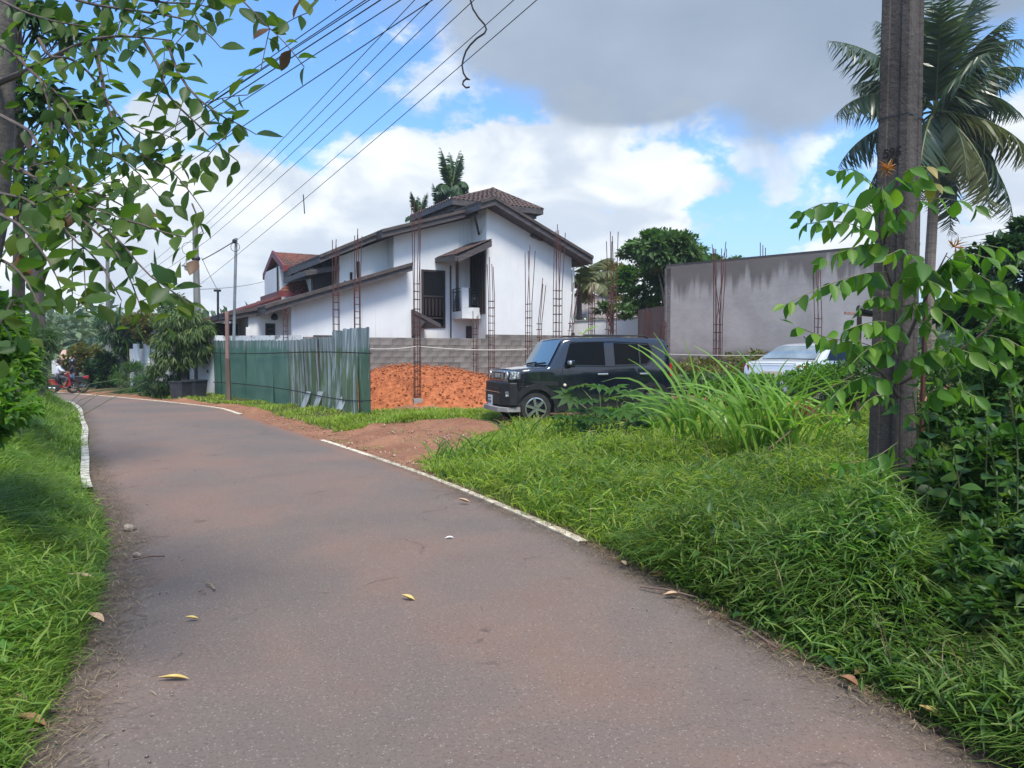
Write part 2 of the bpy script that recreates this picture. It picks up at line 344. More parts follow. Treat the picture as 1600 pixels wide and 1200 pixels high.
# ---------------------------------------------------------------- builders
LOC = {}
class MB:
    def __init__(s): s.v = []; s.f = []
    def add(s, vs, fs):
        o = len(s.v); s.v += [tuple(v) for v in vs]; s.f += [tuple(o + i for i in f) for f in fs]; return s
    def box(s, c, size, rz=0, rot=None):
        x, y, z = (a / 2 for a in size); m = rot or Matrix.Rotation(rz, 3, 'Z'); c = Vector(c)
        vs = [c + m @ Vector((i * x, j * y, k * z)) for k in (-1, 1) for j in (-1, 1) for i in (-1, 1)]
        return s.add(vs, [(0, 2, 3, 1), (4, 5, 7, 6), (0, 1, 5, 4), (2, 6, 7, 3), (0, 4, 6, 2), (1, 3, 7, 5)])
    def prism(s, pts, ext):
        n = len(pts); pts = [Vector(p) for p in pts]; e = Vector(ext)
        return s.add(pts + [p + e for p in pts], [tuple(range(n)), tuple(range(2 * n - 1, n - 1, -1))] + [(i, i + n, (i + 1) % n + n, (i + 1) % n) for i in range(n)])
    def bar(s, a, b, w, h=None, up=(0, 0, 1)):
        a, b = Vector(a), Vector(b); d = (b - a).normalized(); h = h or w
        upv = Vector(up)
        if abs(d.dot(upv)) > .98: upv = Vector((0, 1, 0))
        x = d.cross(upv).normalized() * w / 2; y = x.cross(d).normalized() * h / 2
        return s.add([a - x - y, a + x - y, a + x + y, a - x + y, b - x - y, b + x - y, b + x + y, b - x + y],
                     [(0, 1, 2, 3), (7, 6, 5, 4), (0, 4, 5, 1), (1, 5, 6, 2), (2, 6, 7, 3), (3, 7, 4, 0)])
    def tube(s, pts, r, n=6, caps=True):
        pts = [Vector(p) for p in pts]; rs = r if isinstance(r, (list, tuple)) else [r] * len(pts)
        vs = []; px = None
        for i, p in enumerate(pts):
            d = (pts[min(i + 1, len(pts) - 1)] - pts[max(i - 1, 0)]).normalized()
            if px is None:
                px = d.cross(Vector((0, 0, 1)))
                if px.length < .05: px = Vector((1, 0, 0))
            px = (px - d * px.dot(d)).normalized(); py = d.cross(px)
            vs += [p + (px * math.cos(a) + py * math.sin(a)) * rs[i] for a in (2 * math.pi * j / n for j in range(n))]
        fs = [(i * n + j, i * n + (j + 1) % n, (i + 1) * n + (j + 1) % n, (i + 1) * n + j) for i in range(len(pts) - 1) for j in range(n)]
        if caps: fs += [tuple(range(n - 1, -1, -1)), tuple((len(pts) - 1) * n + j for j in range(n))]
        return s.add(vs, fs)
    def lathe(s, c, prof, n=16, axis='Z', caps=True):
        c = Vector(c); vs = []
        for r, h in prof:
            for j in range(n):
                a = 2 * math.pi * j / n; p = (r * math.cos(a), r * math.sin(a), h)
                if axis == 'Y': p = (p[0], p[2], p[1])
                elif axis == 'X': p = (p[2], p[0], p[1])
                vs.append(c + Vector(p))
        m = len(prof)
        return s.add(vs, [(i * n + j, i * n + (j + 1) % n, (i + 1) * n + (j + 1) % n, (i + 1) * n + j) for i in range(m - 1) for j in range(n)] + ([tuple(range(n - 1, -1, -1)), tuple((m - 1) * n + j for j in range(n))] if caps else []))
    def grid(s, rows):
        n = len(rows[0]); vs = [p for r in rows for p in r]
        return s.add(vs, [(i * n + j, i * n + j + 1, (i + 1) * n + j + 1, (i + 1) * n + j) for i in range(len(rows) - 1) for j in range(n - 1)])
def shade(me, smooth, angle=None):
    if smooth:
        me.polygons.foreach_set('use_smooth', [True] * len(me.polygons))
        if angle: me.set_sharp_from_angle(angle=R(angle))
def mesh(name, mb, m, off=(0, 0, 0), smooth=False, angle=35):
    me = bpy.data.meshes.new(name)
    if isinstance(off, Vector) or any(off): vs = [(v[0] - off[0], v[1] - off[1], v[2] - off[2]) for v in mb.v]
    else: vs = mb.v
    me.from_pydata(vs, [], mb.f); me.materials.append(M[m] if isinstance(m, str) else m)
    shade(me, smooth, angle); return me
def link(name, me, parent=None):
    o = bpy.data.objects.new(name, me); COL.objects.link(o)
    if parent is not None: o.parent = parent
    return o
def tag(o, label=None, cat=None, group=None, kind=None):
    if label: o['label'] = label
    if cat: o['category'] = cat
    if group: o['group'] = group
    if kind: o['kind'] = kind
    return o
def thing(name, label, cat, loc=(0, 0, 0), rz=0, group=None):
    o = bpy.data.objects.new(name, None); COL.objects.link(o); o.location = loc; o.rotation_euler[2] = rz
    o.empty_display_size = .2
    LOC[o.name] = (Vector(loc), rz); return tag(o, label, cat, group)
def part(name, mb, m, parent, local=False, smooth=False, bevel=0, angle=35, label=None):
    """a part (or, under a part, a sub-part); vertices given in world coordinates unless local"""
    off, rz = LOC.get(parent.name, (Vector((0, 0, 0)), 0))
    me = mesh(name, mb, m, (0, 0, 0) if local else off, smooth, angle)
    o = link(name, me, parent); LOC[o.name] = (off, rz)
    if bevel:
        b = o.modifiers.new('bevel', 'BEVEL'); b.width = bevel; b.segments = 2; b.limit_method = 'ANGLE'; b.angle_limit = R(40)
    if label: o['label'] = label
    return o
def single(name, mb, m, label, cat, loc=(0, 0, 0), group=None, smooth=False, bevel=0, kind=None):
    o = link(name, mesh(name, mb, m, Vector(loc), smooth)); o.location = loc
    LOC[o.name] = (Vector(loc), 0)
    if bevel:
        b = o.modifiers.new('bevel', 'BEVEL'); b.width = bevel; b.segments = 2; b.limit_method = 'ANGLE'
    return tag(o, label, cat, group, kind)
def copy_tree(o, parent=None):
    c = o.copy(); COL.objects.link(c); c.parent = parent
    for ch in list(o.children): copy_tree(ch, c)
    return c
# --- fast numpy meshes
def np_mesh(name, V, Fq, m, attrs=None, smooth=False):
    """V (n,3); Fq (k,3) or (k,4) int"""
    me = bpy.data.meshes.new(name); k = Fq.shape[1]
    me.vertices.add(len(V)); me.vertices.foreach_set('co', V.astype(np.float32).ravel())
    me.loops.add(Fq.size); me.loops.foreach_set('vertex_index', Fq.astype(np.int32).ravel())
    me.polygons.add(len(Fq)); me.polygons.foreach_set('loop_start', np.arange(0, Fq.size, k, dtype=np.int32))
    me.polygons.foreach_set('loop_total', np.full(len(Fq), k, dtype=np.int32))
    if smooth: me.polygons.foreach_set('use_smooth', np.ones(len(Fq), dtype=bool))
    me.update(calc_edges=True); me.materials.append(M[m] if isinstance(m, str) else m)
    for an, av in (attrs or {}).items():
        a = me.attributes.new(an, 'FLOAT', 'POINT'); a.data.foreach_set('value', av.astype(np.float32))
    return me
def stamp(tmpl_v, tmpl_f, mats):
    """tmpl (n,3), faces (k,c), mats (N,3,4) -> merged V,F"""
    V = np.einsum('nij,vj->nvi', mats[:, :, :3], tmpl_v) + mats[:, None, :, 3]
    N, n = len(mats), len(tmpl_v)
    Fx = tmpl_f[None] + (np.arange(N) * n)[:, None, None]
    return V.reshape(-1, 3), Fx.reshape(-1, tmpl_f.shape[1])
def frames(pos, d, up, sx, sy, sz):
    """column frames: x = across, y = along d, z = normal"""
    d = d / (np.linalg.norm(d, axis=1, keepdims=True) + 1e-9)
    x = np.cross(d, up); x /= (np.linalg.norm(x, axis=1, keepdims=True) + 1e-9)
    z = np.cross(x, d)
    m = np.zeros((len(pos), 3, 4)); m[:, :, 0] = x * sx[:, None]; m[:, :, 1] = d * sy[:, None]; m[:, :, 2] = z * sz[:, None]; m[:, :, 3] = pos
    return m
def leaf_template(w=.5, fold=.08, droop=.12, tipp=1.6, seg=4):
    """a leaf blade of length 1 along +Y with a folded midrib; quads"""
    rows = []
    for i in range(seg + 1):
        y = i / seg; hw = w / 2 * math.sin(math.pi * min(1, y ** (1 / tipp) if tipp > 1 else y ** (1 / tipp))) if 0 < i < seg else .012
        z = -droop * y * y
        rows.append([(-hw, y, z + fold * hw * 2), (0, y, z), (hw, y, z + fold * hw * 2)])
    v = np.array([p for r in rows for p in r]); f = []
    for i in range(seg):
        for j in (0, 1): f.append((i * 3 + j, i * 3 + j + 1, i * 3 + j + 4, i * 3 + j + 3))
    return v, np.array(f)
LEAF_OVAL = leaf_template(.58, .25, .12, 1.15, 5)
LEAF_DROP = leaf_template(.50, .3, .15, 1.35, 5)
LEAF_LANCE = leaf_template(.20, .3, .35, 1.3, 4)
LEAF_BLADE = leaf_template(.105, .4, .30, 1.25, 4)
LEAF_SMALL = (np.array([(0, 0, 0), (.26, .5, .06), (0, 1, -.1), (-.26, .5, .06)]), np.array([(0, 1, 2, 3)]))
LEAF_THIN = (np.array([(0, 0, 0), (.07, .45, .02), (0, 1, -.22), (-.07, .45, .02)]), np.array([(0, 1, 2, 3)]))
def rand_dirs(n, zbias=0.0):
    d = RNG.normal(size=(n, 3)); d[:, 2] += zbias
    return d / np.linalg.norm(d, axis=1, keepdims=True)
def leaves_obj(name, pos, d, up, size, tmpl, m, parent=None, wj=.2, stuff=False):
    n = len(pos); s = size * (1 + wj * (RNG.random(n) - .5))
    V, Fx = stamp(tmpl[0], tmpl[1], frames(pos, d, up, s, s, s))
    off, rz = LOC.get(parent.name, (Vector((0, 0, 0)), 0)) if parent is not None else (Vector((0, 0, 0)), 0)
    o = link(name, np_mesh(name, V - np.array(off), Fx, m, smooth=True), parent)
    if stuff: o['kind'] = 'stuff'
    return o

# ---------------------------------------------------------------- ground shape
RIGHT = [(4.2, -2.5), (2.9, 0), (2.15, 2), (1.80, 2.86), (1.53, 3.46), (.59, 6.05), (.12, 6.9), (-.65, 8.33), (-1.43, 9.8), (-1.84, 10.4), (-3.13, 12.4), (-6.5, 17.55), (-7.8, 19.65), (-9.65, 21.9), (-11.3, 23.6), (-14.6, 26.9), (-19.0, 31.0), (-24, 35), (-32, 39)]
LEFT = [(.3, -2.5), (-.8, 0), (-1.65, 2), (-1.95, 2.9), (-2.2, 3.67), (-2.6, 4.5), (-3.2, 5.8), (-3.9, 6.9), (-5.0, 8.5), (-5.66, 9.57), (-6.0, 10.2), (-7.0, 11.9), (-8.36, 14.2), (-10.9, 18.3), (-12.3, 20.5), (-14, 22.9), (-17.2, 25.6), (-21.5, 28.6), (-26, 31.6), (-34, 35)]
def resample(pts, step=.25):
    pts = np.array(pts, float); d = np.r_[0, np.cumsum(np.linalg.norm(np.diff(pts, axis=0), axis=1))]
    q = np.arange(0, d[-1], step); x = np.interp(q, d, pts[:, 0]); y = np.interp(q, d, pts[:, 1])
    k = np.ones(7) / 7
    for _ in range(2):
        x[3:-3] = np.convolve(x, k, 'valid'); y[3:-3] = np.convolve(y, k, 'valid')
    return np.c_[x, y]
RC, LC = resample(RIGHT), resample(LEFT)
SIDE_STEP = 3
def side(curve, x, y):
    """signed distance: positive to the right of the curve (curve runs away from the camera)"""
    x = np.atleast_1d(np.asarray(x, float)); y = np.atleast_1d(np.asarray(y, float))
    best = np.full(x.shape, 1e9); sg = np.ones(x.shape)
    for i in range(0, len(curve) - SIDE_STEP, SIDE_STEP):
        a, b = curve[i], curve[i + SIDE_STEP]; e = b - a; L2 = e @ e
        tt = np.clip(((x - a[0]) * e[0] + (y - a[1]) * e[1]) / L2, 0, 1)
        dx, dy = x - a[0] - tt * e[0], y - a[1] - tt * e[1]; dd = dx * dx + dy * dy
        cr = e[0] * dy - e[1] * dx; m = dd < best
        best = np.where(m, dd, best); sg = np.where(m, np.where(cr < 0, 1, -1), sg)
    return sg * np.sqrt(best)
def sm(x, a, b):
    q = np.clip((x - a) / (b - a), 0, 1); return q * q * (3 - 2 * q)
def base_z(y): return -.02 * np.clip(y - 20, 0, 25)
def ground_z(x, y, sr=None, sl=None):
    x = np.atleast_1d(np.asarray(x, float)); y = np.atleast_1d(np.asarray(y, float))
    if sr is None: sr = side(RC, x, y)
    if sl is None: sl = -side(LC, x, y)
    z = base_z(y)
    near = sm(y, 11.5, 9)
    z = z + .20 * sm(sr, .2, 3.2) + .09 * sm(sr, .35, 2.6) * near
    z = z + .32 * sm(sl, .15, 1.3) + .25 * sm(sl, 1.2, 5)
    out = np.maximum(sr, sl)
    z = z + .03 * np.sin(x * 1.9 + 1.3 * np.sin(y * 1.1)) * np.sin(y * 1.5 + x * .6) * sm(out, .1, 1.0)
    z = np.where(out < .12, z - .03 * sm(out, .14, -.05), z)
    far = np.hypot(x, y)
    z = z + sm(far, 70, 220) * 4.0 * (x < 1e9)
    return z
def gz(x, y): return float(ground_z(x, y)[0])
def G(px, py, it=12):
    """where the ray through a pixel meets the ground"""
    d = ray(px, py); Y = 5.0
    z = 0.0
    for _ in range(it):
        k = (z - EYE) / d.z; z = .5 * z + .5 * gz(d.x * k, d.y * k)
    k = (z - EYE) / d.z; return Vector((d.x * k, d.y * k, z))
def on_ground(px, Y):
    X = (px - 800) / FPX * Y; return Vector((X, Y, gz(X, Y)))

# is it grown over? 0 bare .. 1 grass
def grassy(x, y, sr=None, sl=None):
    x = np.atleast_1d(np.asarray(x, float)); y = np.atleast_1d(np.asarray(y, float))
    if sr is None: sr = side(RC, x, y)
    if sl is None: sl = -side(LC, x, y)
    left = sm(sl, -.02, .2)
    # bank near the camera, up to the mouth of the dirt drive
    lim = -1.55 + (y - 9.9) * .40 + .12 * np.sin(y * 4.0) + .08 * np.sin(y * 9)
    bank = sm(sr, .02, .3) * sm(x - lim, -.15, .3) * sm(y, 14.2, 13.2)
    weeds = sm(sr, .2, .5) * sm(x - (3.2 + (y - 14) * .1), -.2, .6) * sm(y, 21, 19)
    # strip along the sheet fence and on to the heap
    fx = (x + 3.1) * .59 * -1 + 0
    dfence = (x + 3.1) * (-.806) + (y - 16) * (-.592)          # in front of the fence line
    strip = sm(sr, .55, .95) * sm(dfence, -.6, -.2) * sm(y, 13.6, 14.4)
    strip2 = sm(y, 14.4, 15.0) * sm(y, 17.6, 16.6) * sm(x, -4, -3.4) * sm(x, .2, -.6)
    far = sm(sr, .3, .8) * sm(y, 24, 26) * sm(x, -9.5, -11)
    out = np.maximum.reduce([left, bank, weeds, strip * (x < -2.9), strip2, far * .5])
    nz = np.sin(x * 2.7 + 2 * np.sin(y * 1.3)) * np.sin(y * 3.3 + 1.5 * np.sin(x * 2.1)) + .6 * np.sin(x * 6.1 + y * 2.2) * np.sin(y * 7.3 - x)
    out = np.where((sr > 0) & (y > 9.2), np.clip(out * 1.25 - .25 + .42 * np.clip(nz, -1, .6) * (1 - abs(out - .5) * 1.2) + np.where(out > .9, -.25 * np.clip(-nz, 0, 1) * (y > 13.3), 0), 0, 1), out)
    return out

# ground sheet: fine near, coarse far
def build_ground():
    def axis(a, b, fine0, fine1, step):
        f = np.arange(fine0, fine1, step); lo = []; q = fine0; st = step
        while q > a: st *= 1.22; q -= st; lo.append(q)
        hi = []; q = fine1; st = step
        while q < b: st *= 1.22; q += st; hi.append(q)
        return np.r_[lo[::-1], f, hi]
    xs = axis(-480, 480, -14, 10, .13); ys = axis(-180, 480, 0, 26, .13)
    Xg, Yg = np.meshgrid(xs, ys); x, y = Xg.ravel(), Yg.ravel()
    sr = side(RC, x, y); sl = -side(LC, x, y)
    z = ground_z(x, y, sr, sl); g = grassy(x, y, sr, sl)
    # ruts and roughness in the bare red earth
    bare = (1 - g) * sm(sr, .15, .7) * (y < 30)
    z = z + bare * (RNG.random(len(z)) - .5) * .02
    z = z + bare * .045 * (np.sin(x * 3.1 + y * 1.2) + .6 * np.sin(x * 7.3 - y * 4.1) + .4 * np.sin(x * 15 + y * 11))
    z = z - .03 * (np.maximum(sr, sl) < 0)
    inner = (sr < -.35) & (sl < -.35); z = z - .05 * inner
    far = np.hypot(x, y) > 45; g = np.where(far, 1, g)
    n = len(xs); i = np.arange(len(ys) - 1)[:, None] * n + np.arange(n - 1)[None]; i = i.ravel()
    me = np_mesh('ground', np.c_[x, y, z], np.c_[i, i + 1, i + n + 1, i + n], 'soil', {'grassy': g, 'litter': np.maximum(sm(y, 10.4, 8.8) * (sr > -1), 1.0 * (sl > -1))}, smooth=True)
    tag(link('ground', me), kind='structure')
build_ground()

def build_road():
    NW = 22
    # pair the two edges by arc fraction
    def par(c, k): d = np.r_[0, np.cumsum(np.linalg.norm(np.diff(c, axis=0), axis=1))]; q = np.linspace(0, d[-1], k); return np.c_[np.interp(q, d, c[:, 0]), np.interp(q, d, c[:, 1])]
    K = 260; a, b = par(LC, K), par(RC, K)
    w = np.linspace(0, 1, NW); V = []; E = []; LT_ = []
    jit = .05 * np.sin(np.arange(K) * .9) + .04 * np.sin(np.arange(K) * 2.3 + 1)
    for i in range(K):
        for j, q in enumerate(w):
            p = a[i] * (1 - q) + b[i] * q
            if j in (0, NW - 1):
                dirv = (b[i] - a[i]) / np.linalg.norm(b[i] - a[i]); p = p + dirv * (jit[i] * .6 + .04) * (1 if j else -1)
            e = min(q, 1 - q) * np.linalg.norm(b[i] - a[i]); crown = .02 * (1 - (2 * q - 1) ** 2)
            z = base_z(p[1]) + crown - (.012 if j in (0, NW - 1) else 0)
            V.append((p[0], p[1], z)); E.append(max(0, 1 - e / .55) * 1.0); LT_.append(1.0 if q < .5 else float(sm(p[1], 9.5, 7.5)))
    i = (np.arange(K - 1)[:, None] * NW + np.arange(NW - 1)[None]).ravel()
    me = np_mesh('road', np.array(V), np.c_[i, i + 1, i + NW + 1, i + NW], 'asphalt', {'edge': np.array(E), 'litter': np.array(LT_)}, smooth=True)
    tag(link('road', me), kind='structure')
    # painted concrete edging, worn and broken, flush with the road's right edge; raised kerb on the left
    mb = MB(); c = RC
    def strip(c, ia, ib, w, zlo, zhi, inward, mb):
        rows = []
        for q in range(ia, ib):
            p = c[q]; tdir = c[min(q + 1, len(c) - 1)] - c[max(q - 1, 0)]; tdir /= np.linalg.norm(tdir); nn = np.array((tdir[1], -tdir[0])) * inward
            ww = w * (1 + .06 * math.sin(q * .21) + .05 * math.sin(q * .37)); zb = float(base_z(p[1]))
            sh = .012 * math.sin(q * .31)
            pa, pb = p + nn * sh, p + nn * (ww + sh)
            rows.append([(pa[0], pa[1], zb + zlo), (pa[0], pa[1], zb + zhi), (pb[0], pb[1], zb + zhi), (pb[0], pb[1], zb + zlo)])
        if len(rows) > 1: mb.grid(rows)
    def idx(c, y): return int(np.argmin(abs(c[:, 1] - y)))
    for y0, y1 in ((5.9, 13.0), (18.2, 34)):
        strip(c, idx(c, y0), idx(c, y1), .085 if y0 < 13 else .10, -.06, .004, 1, mb)
    tag(link('road_edging', mesh('road_edging', mb, 'markpaint')), kind='structure')
    mb = MB(); strip(LC, idx(LC, 8.15), idx(LC, 24), .10, -.06, .07, -1, mb)
    tag(link('kerb', mesh('kerb', mb, 'curb')), kind='structure')
build_road()

# ---------------------------------------------------------------- houses (facade frame: s along the wall, o towards the road, z up)
A0 = Vector((-.757, 32.0, 0)); UD = Vector((math.cos(R(30)), math.sin(R(30)), 0)); ND = Vector((UD.y, -UD.x, 0))
def FA(s, o, z): return A0 + UD * s + ND * o + Vector((0, 0, z))
def PL(px, py, o):
    d = ray(px, py); p0 = A0 + ND * o; k = (ND.dot(p0)) / (ND.x * d.x + ND.y * d.y)
    q = Vector((0, 0, EYE)) + d * k
    return ((q - p0).dot(UD), q.z)
def wall_poly(mb, pts, o, depth): return mb.prism([FA(s, o, z) for s, z in pts], -ND * depth)
def fbox(mb, s0, s1, o0, o1, z0, z1): return mb.prism([FA(s0, o1, z0), FA(s1, o1, z0), FA(s1, o1, z1), FA(s0, o1, z1)], -ND * (o1 - o0))
def slab(mb, s0, z0, s1, z1, o0, o1, th):
    """roof slab between two edge lines running along o"""
    return mb.prism([FA(s0, o1, z0), FA(s1, o1, z1), FA(s1, o1, z1 - th), FA(s0, o1, z0 - th)], -ND * (o1 - o0))
def tile_field(mb, a, b, c, d, nu, nv, h=.045):
    """rows of overlapping barrel tiles on the quad a(eave left) b(eave right) c(ridge right) d(ridge left)"""
    a, b, c, d = map(Vector, (a, b, c, d)); nrm = (b - a).cross(d - a).normalized()
    for j in range(nv):
        v0, v1 = j / nv, (j + 1) / nv
        for i in range(nu):
            u0, u1 = i / nu, (i + 1) / nu; jit = random.uniform(-.012, .012)
            def q(u, v): return (a * (1 - u) + b * u) * (1 - v) + (d * (1 - u) + c * u) * v
            lo = nrm * (h + jit); hi = nrm * (.008)
            um = (u0 + u1) / 2; g = .06 / nu
            p = [q(u0 + g, v0) + hi, q(um, v0) + lo + nrm * .03, q(u1 - g, v0) + hi, q(u0 + g, v1) + hi * .5, q(um, v1) + nrm * .03, q(u1 - g, v1) + hi * .5]
            mb.add(p, [(0, 1, 4, 3), (1, 2, 5, 4), (0, 2, 1)])

def window(par, s0, s1, z0, z1, o, nx=1, bars=(), fr=.07, frame_m='darkwood', glass='darkglass'):
    mb = MB()
    fbox(mb, s0, s1, o, o + .06, z1 - fr, z1); fbox(mb, s0, s1, o, o + .06, z0, z0 + fr)
    fbox(mb, s0, s0 + fr, o, o + .06, z0 + fr, z1 - fr); fbox(mb, s1 - fr, s1, o, o + .06, z0 + fr, z1 - fr)
    for k in range(1, nx):
        sc = s0 + (s1 - s0) * k / nx; fbox(mb, sc - fr * .4, sc + fr * .4, o, o + .055, z0 + fr, z1 - fr)
    for zb in bars: fbox(mb, s0 + fr, s1 - fr, o, o + .05, zb - fr * .4, zb + fr * .4)
    w = part('window', mb, frame_m, par)
    g = MB(); fbox(g, s0 + fr * .5, s1 - fr * .5, o - .02, o + .012, z0 + fr * .5, z1 - fr * .5); part('pane', g, glass, w)
    return w

h = thing('white_house', 'two storey white house with dark brown sloping rakes, iron balcony and small raised tiled roof', 'house', FA(0, 0, 0))
mb = MB()
wall_poly(mb, [(-.41, -.5), (4.09, -.5), (4.09, 5.95), (-.36, 7.80), (-.41, 7.79)], 0, 10)
wall_poly(mb, [(-4.12, -.5), (-.41, -.5), (-.41, 7.62), (-4.12, 6.50)], -1.5, 8.5)
wall_poly(mb, [(-6.27, -.5), (-4.12, -.5), (-4.12, 6.50), (-6.27, 5.58)], -2.3, 7)
wall_poly(mb, [(-8.82, -.5), (-3.94, -.5), (-3.94, 4.88), (-8.82, 3.30)], 0, 7)
wall_poly(mb, [(-10.2, -.5), (-8.82, -.5), (-8.82, 3.25), (-10.2, 2.95)], -1.0, 6)
part('wall', mb, 'white_wall', h)
mb = MB(); wall_poly(mb, [(-7.2, 3.9), (-6.27, 3.9), (-6.27, 5.55), (-7.2, 5.2)], -3.0, .3); part('timber_panel', mb, 'darkwood', h)
# roofs
def roof(par, slabs, name='roof', m='roof_fascia', lip=True):
    mb = MB()
    for (s0, z0, s1, z1, o0, o1, th) in slabs: slab(mb, s0, z0, s1, z1, o0, o1, th)
    r = part(name, mb, m, par)
    if lip:   # barge board step and upper tile edge
        mb = MB()
        for (s0, z0, s1, z1, o0, o1, th) in slabs: slab(mb, s0, z0 + .07, s1, z1 + .07, o0 + .02, o1 + .07, .13)
        part('verge_tiles', mb, 'verge' if m != 'redroof' else 'redroof', r)
    return r
main = roof(h, [(-.38, 8.12, 4.80, 5.92, -10.2, .7, .30), (-1.06, 7.88, -.38, 8.12, -2.0, .7, .30), (-4.9, 6.56, -.38, 7.96, -9.8, -.8, .28), (-7.3, 5.44, -4.55, 6.72, -9.2, -1.5, .27), ])
mb = MB(); slab(mb, -7.75, 4.9, -6.3, 5.22, -6, -2.1, .22); part('roof', mb, 'roof_fascia', h)
lr = roof(h, [(-9.9, 3.20, -4.12, 5.10, -5.5, .6, .27), (-11.0, 2.98, -9.9, 3.20, -5, -.8, .24)])
# soffits in shade and beam ends under the right eave
for sgn, (s, o, z) in enumerate([(4.2, -.2, 5.95), (4.2, -1.6, 5.95), (1.9, .12, 6.85)]):
    mb = MB(); mb.bar(FA(s - .1, o, z), FA(s + .5, o, z - .18), .12, .2); part('beam_end', mb, 'roof_fascia', h)
mb = MB(); mb.bar(FA(-.47, -.6, 6.75), FA(-.95, -.1, 7.5), .07, .12); part('strut', mb, 'roof_fascia', h)
# raised hip roof
o1, o2 = -3.0, -8.2; s0 = PL(706, 327, o1)[0]; s1 = PL(849, 325, o1)[0]; ze = 8.72
sa = PL(772, 295, -5.0)[0]; za = PL(772, 295, -5.0)[1]
mb = MB(); wall_poly(mb, [(s0 + .7, 6.5), (s1 - .9, 6.5), (s1 - .9, ze - .2), (s0 + .7, ze - .2)], o1 - .7, 3.8); part('upper_wall', mb, 'white_wall', h)
mb = MB(); fbox(mb, s0, s1, o2, o1, ze - .26, ze); fbox(mb, s0 + .25, s1 - .25, o2 + .25, o1 - .25, ze - .45, ze - .25)
hr = part('hip_roof', mb, 'roof_fascia', h)
mb = MB(); a, b, c_, d_ = FA(s0, o1, ze), FA(s1, o1, ze), FA(s1, o2, ze), FA(s0, o2, ze); r1, r2 = FA(sa - .05, -5.0, za), FA(sa + .05, -6.2, za)
mb.add([a, b, c_, d_, r1, r2], [(0, 1, 4), (1, 2, 5, 4), (2, 3, 5), (3, 0, 4, 5)])
hs = part('roof_deck', mb, 'rooftile', hr)
mb = MB()
for j in range(9):
    v0, v1 = j / 9, (j + 1) / 9
    for (p, q, ap) in ((a, b, r1), (b, c_, r2), (d_, a, r1)):
        L, Rr = p.lerp(ap, v0), q.lerp(ap, v0); L2, R2 = p.lerp(ap, v1), q.lerp(ap, v1)
        tile_field(mb, L, Rr, R2, L2, max(1, int((Rr - L).length / .24)), 1, .05)
tf = part('tiles', mb, 'rooftile', hr); tf['kind'] = 'stuff'
mb = MB(); mb.tube([a, r1], .07, 6); mb.tube([b, r1], .07, 6); mb.tube([c_, r2], .07, 6); mb.tube([r1, r2], .09, 6); part('ridge_tiles', mb, 'rooftile', hr)
# tall window
w = window(h, -2.86, -1.72, 2.62, 5.16, -1.5, 1, bars=(4.0, 3.05), fr=.09)
mb = MB()
for k in range(6): s = -2.7 + k * .17; fbox(mb, s, s + .09, -1.47, -1.462, 3.15, 3.9)
part('curtain', mb, 'curtain', w)
# narrow slot windows in the recessed wall
window(h, -5.80, -5.70, 4.55, 4.95, -2.3, fr=.02); window(h, -5.50, -5.38, 4.62, 5.42, -2.3, fr=.02)
mb = MB(); fbox(mb, -6.06, -5.98, -2.3, -2.24, 4.50, 4.58); part('vent_pipe', mb, 'iron', h)
# balcony
bal = thing('tmp', None, None) if False else None
mb = MB(); fbox(mb, -1.36, -.42, -1.5, -.5, 3.02, 3.20); fbox(mb, -1.36, -.42, -.62, -.5, 3.20, 3.50); fbox(mb, -1.36, -1.24, -1.5, -.62, 3.20, 3.34)
bal = part('balcony', mb, 'white_trim', h)
mb = MB(); fbox(mb, -1.36, -1.04, -.66, -.495, 3.505, 4.36); part('balcony_post', mb, 'white_trim', bal)
def rail(pts_a, pts_b, z0, z1, nm):
    a, b = Vector(pts_a), Vector(pts_b); mb = MB(); t = .035
    def q(u, v): p = a.lerp(b, u); p.z = z0 + (z1 - z0) * v; return p
    for v in (0, .86, 1): mb.bar(q(0, v), q(1, v), t)
    for u_ in (0.02, .98): mb.bar(q(u_, 0), q(u_, 1), t)
    for (u0, v0, u1, v1) in ((.2, .0, .2, .55), (.2, .55, .35, .55), (.35, .55, .35, .15), (.35, .15, .65, .15), (.65, .15, .65, .55), (.65, .55, .8, .55), (.8, .55, .8, 0), (.5, .15, .5, .86), (.35, .55, .35, .7), (.65, .55, .65, .7), (.35, .7, .65, .7)):
        mb.bar(q(u0, v0), q(u1, v1), t * .8)
    r = part(nm, mb, 'iron', bal)
    mb = MB(); mb.lathe(q(.5, .4), [(.02, -.12), (.07, -.04), (.08, .04), (.03, .12)], 8); part('medallion', mb, 'iron', bal); return r
rail(FA(-1.34, -1.45, 0), FA(-1.34, -.7, 0), 3.37, 4.34, 'railing')
rail(FA(-1.0, -.56, 0), FA(-.46, -.56, 0), 3.52, 4.32, 'railing')
# balcony door with curtains
mb = MB(); fbox(mb, -.47, -.412, -1.46, -.10, 3.22, 5.95); d = part('balcony_door', mb, 'darkwood', h)
mb = MB()
for k in range(7): o_ = -1.4 + k * .18; fbox(mb, -.50, -.47, o_, o_ + .09, 3.3, 5.9)
part('curtain', mb, 'curtain', d)
mb = MB(); fbox(mb, -1.18, -1.06, -1.50, -1.44, 3.25, 5.85); part('door_leaf', mb, 'post_dark', d)
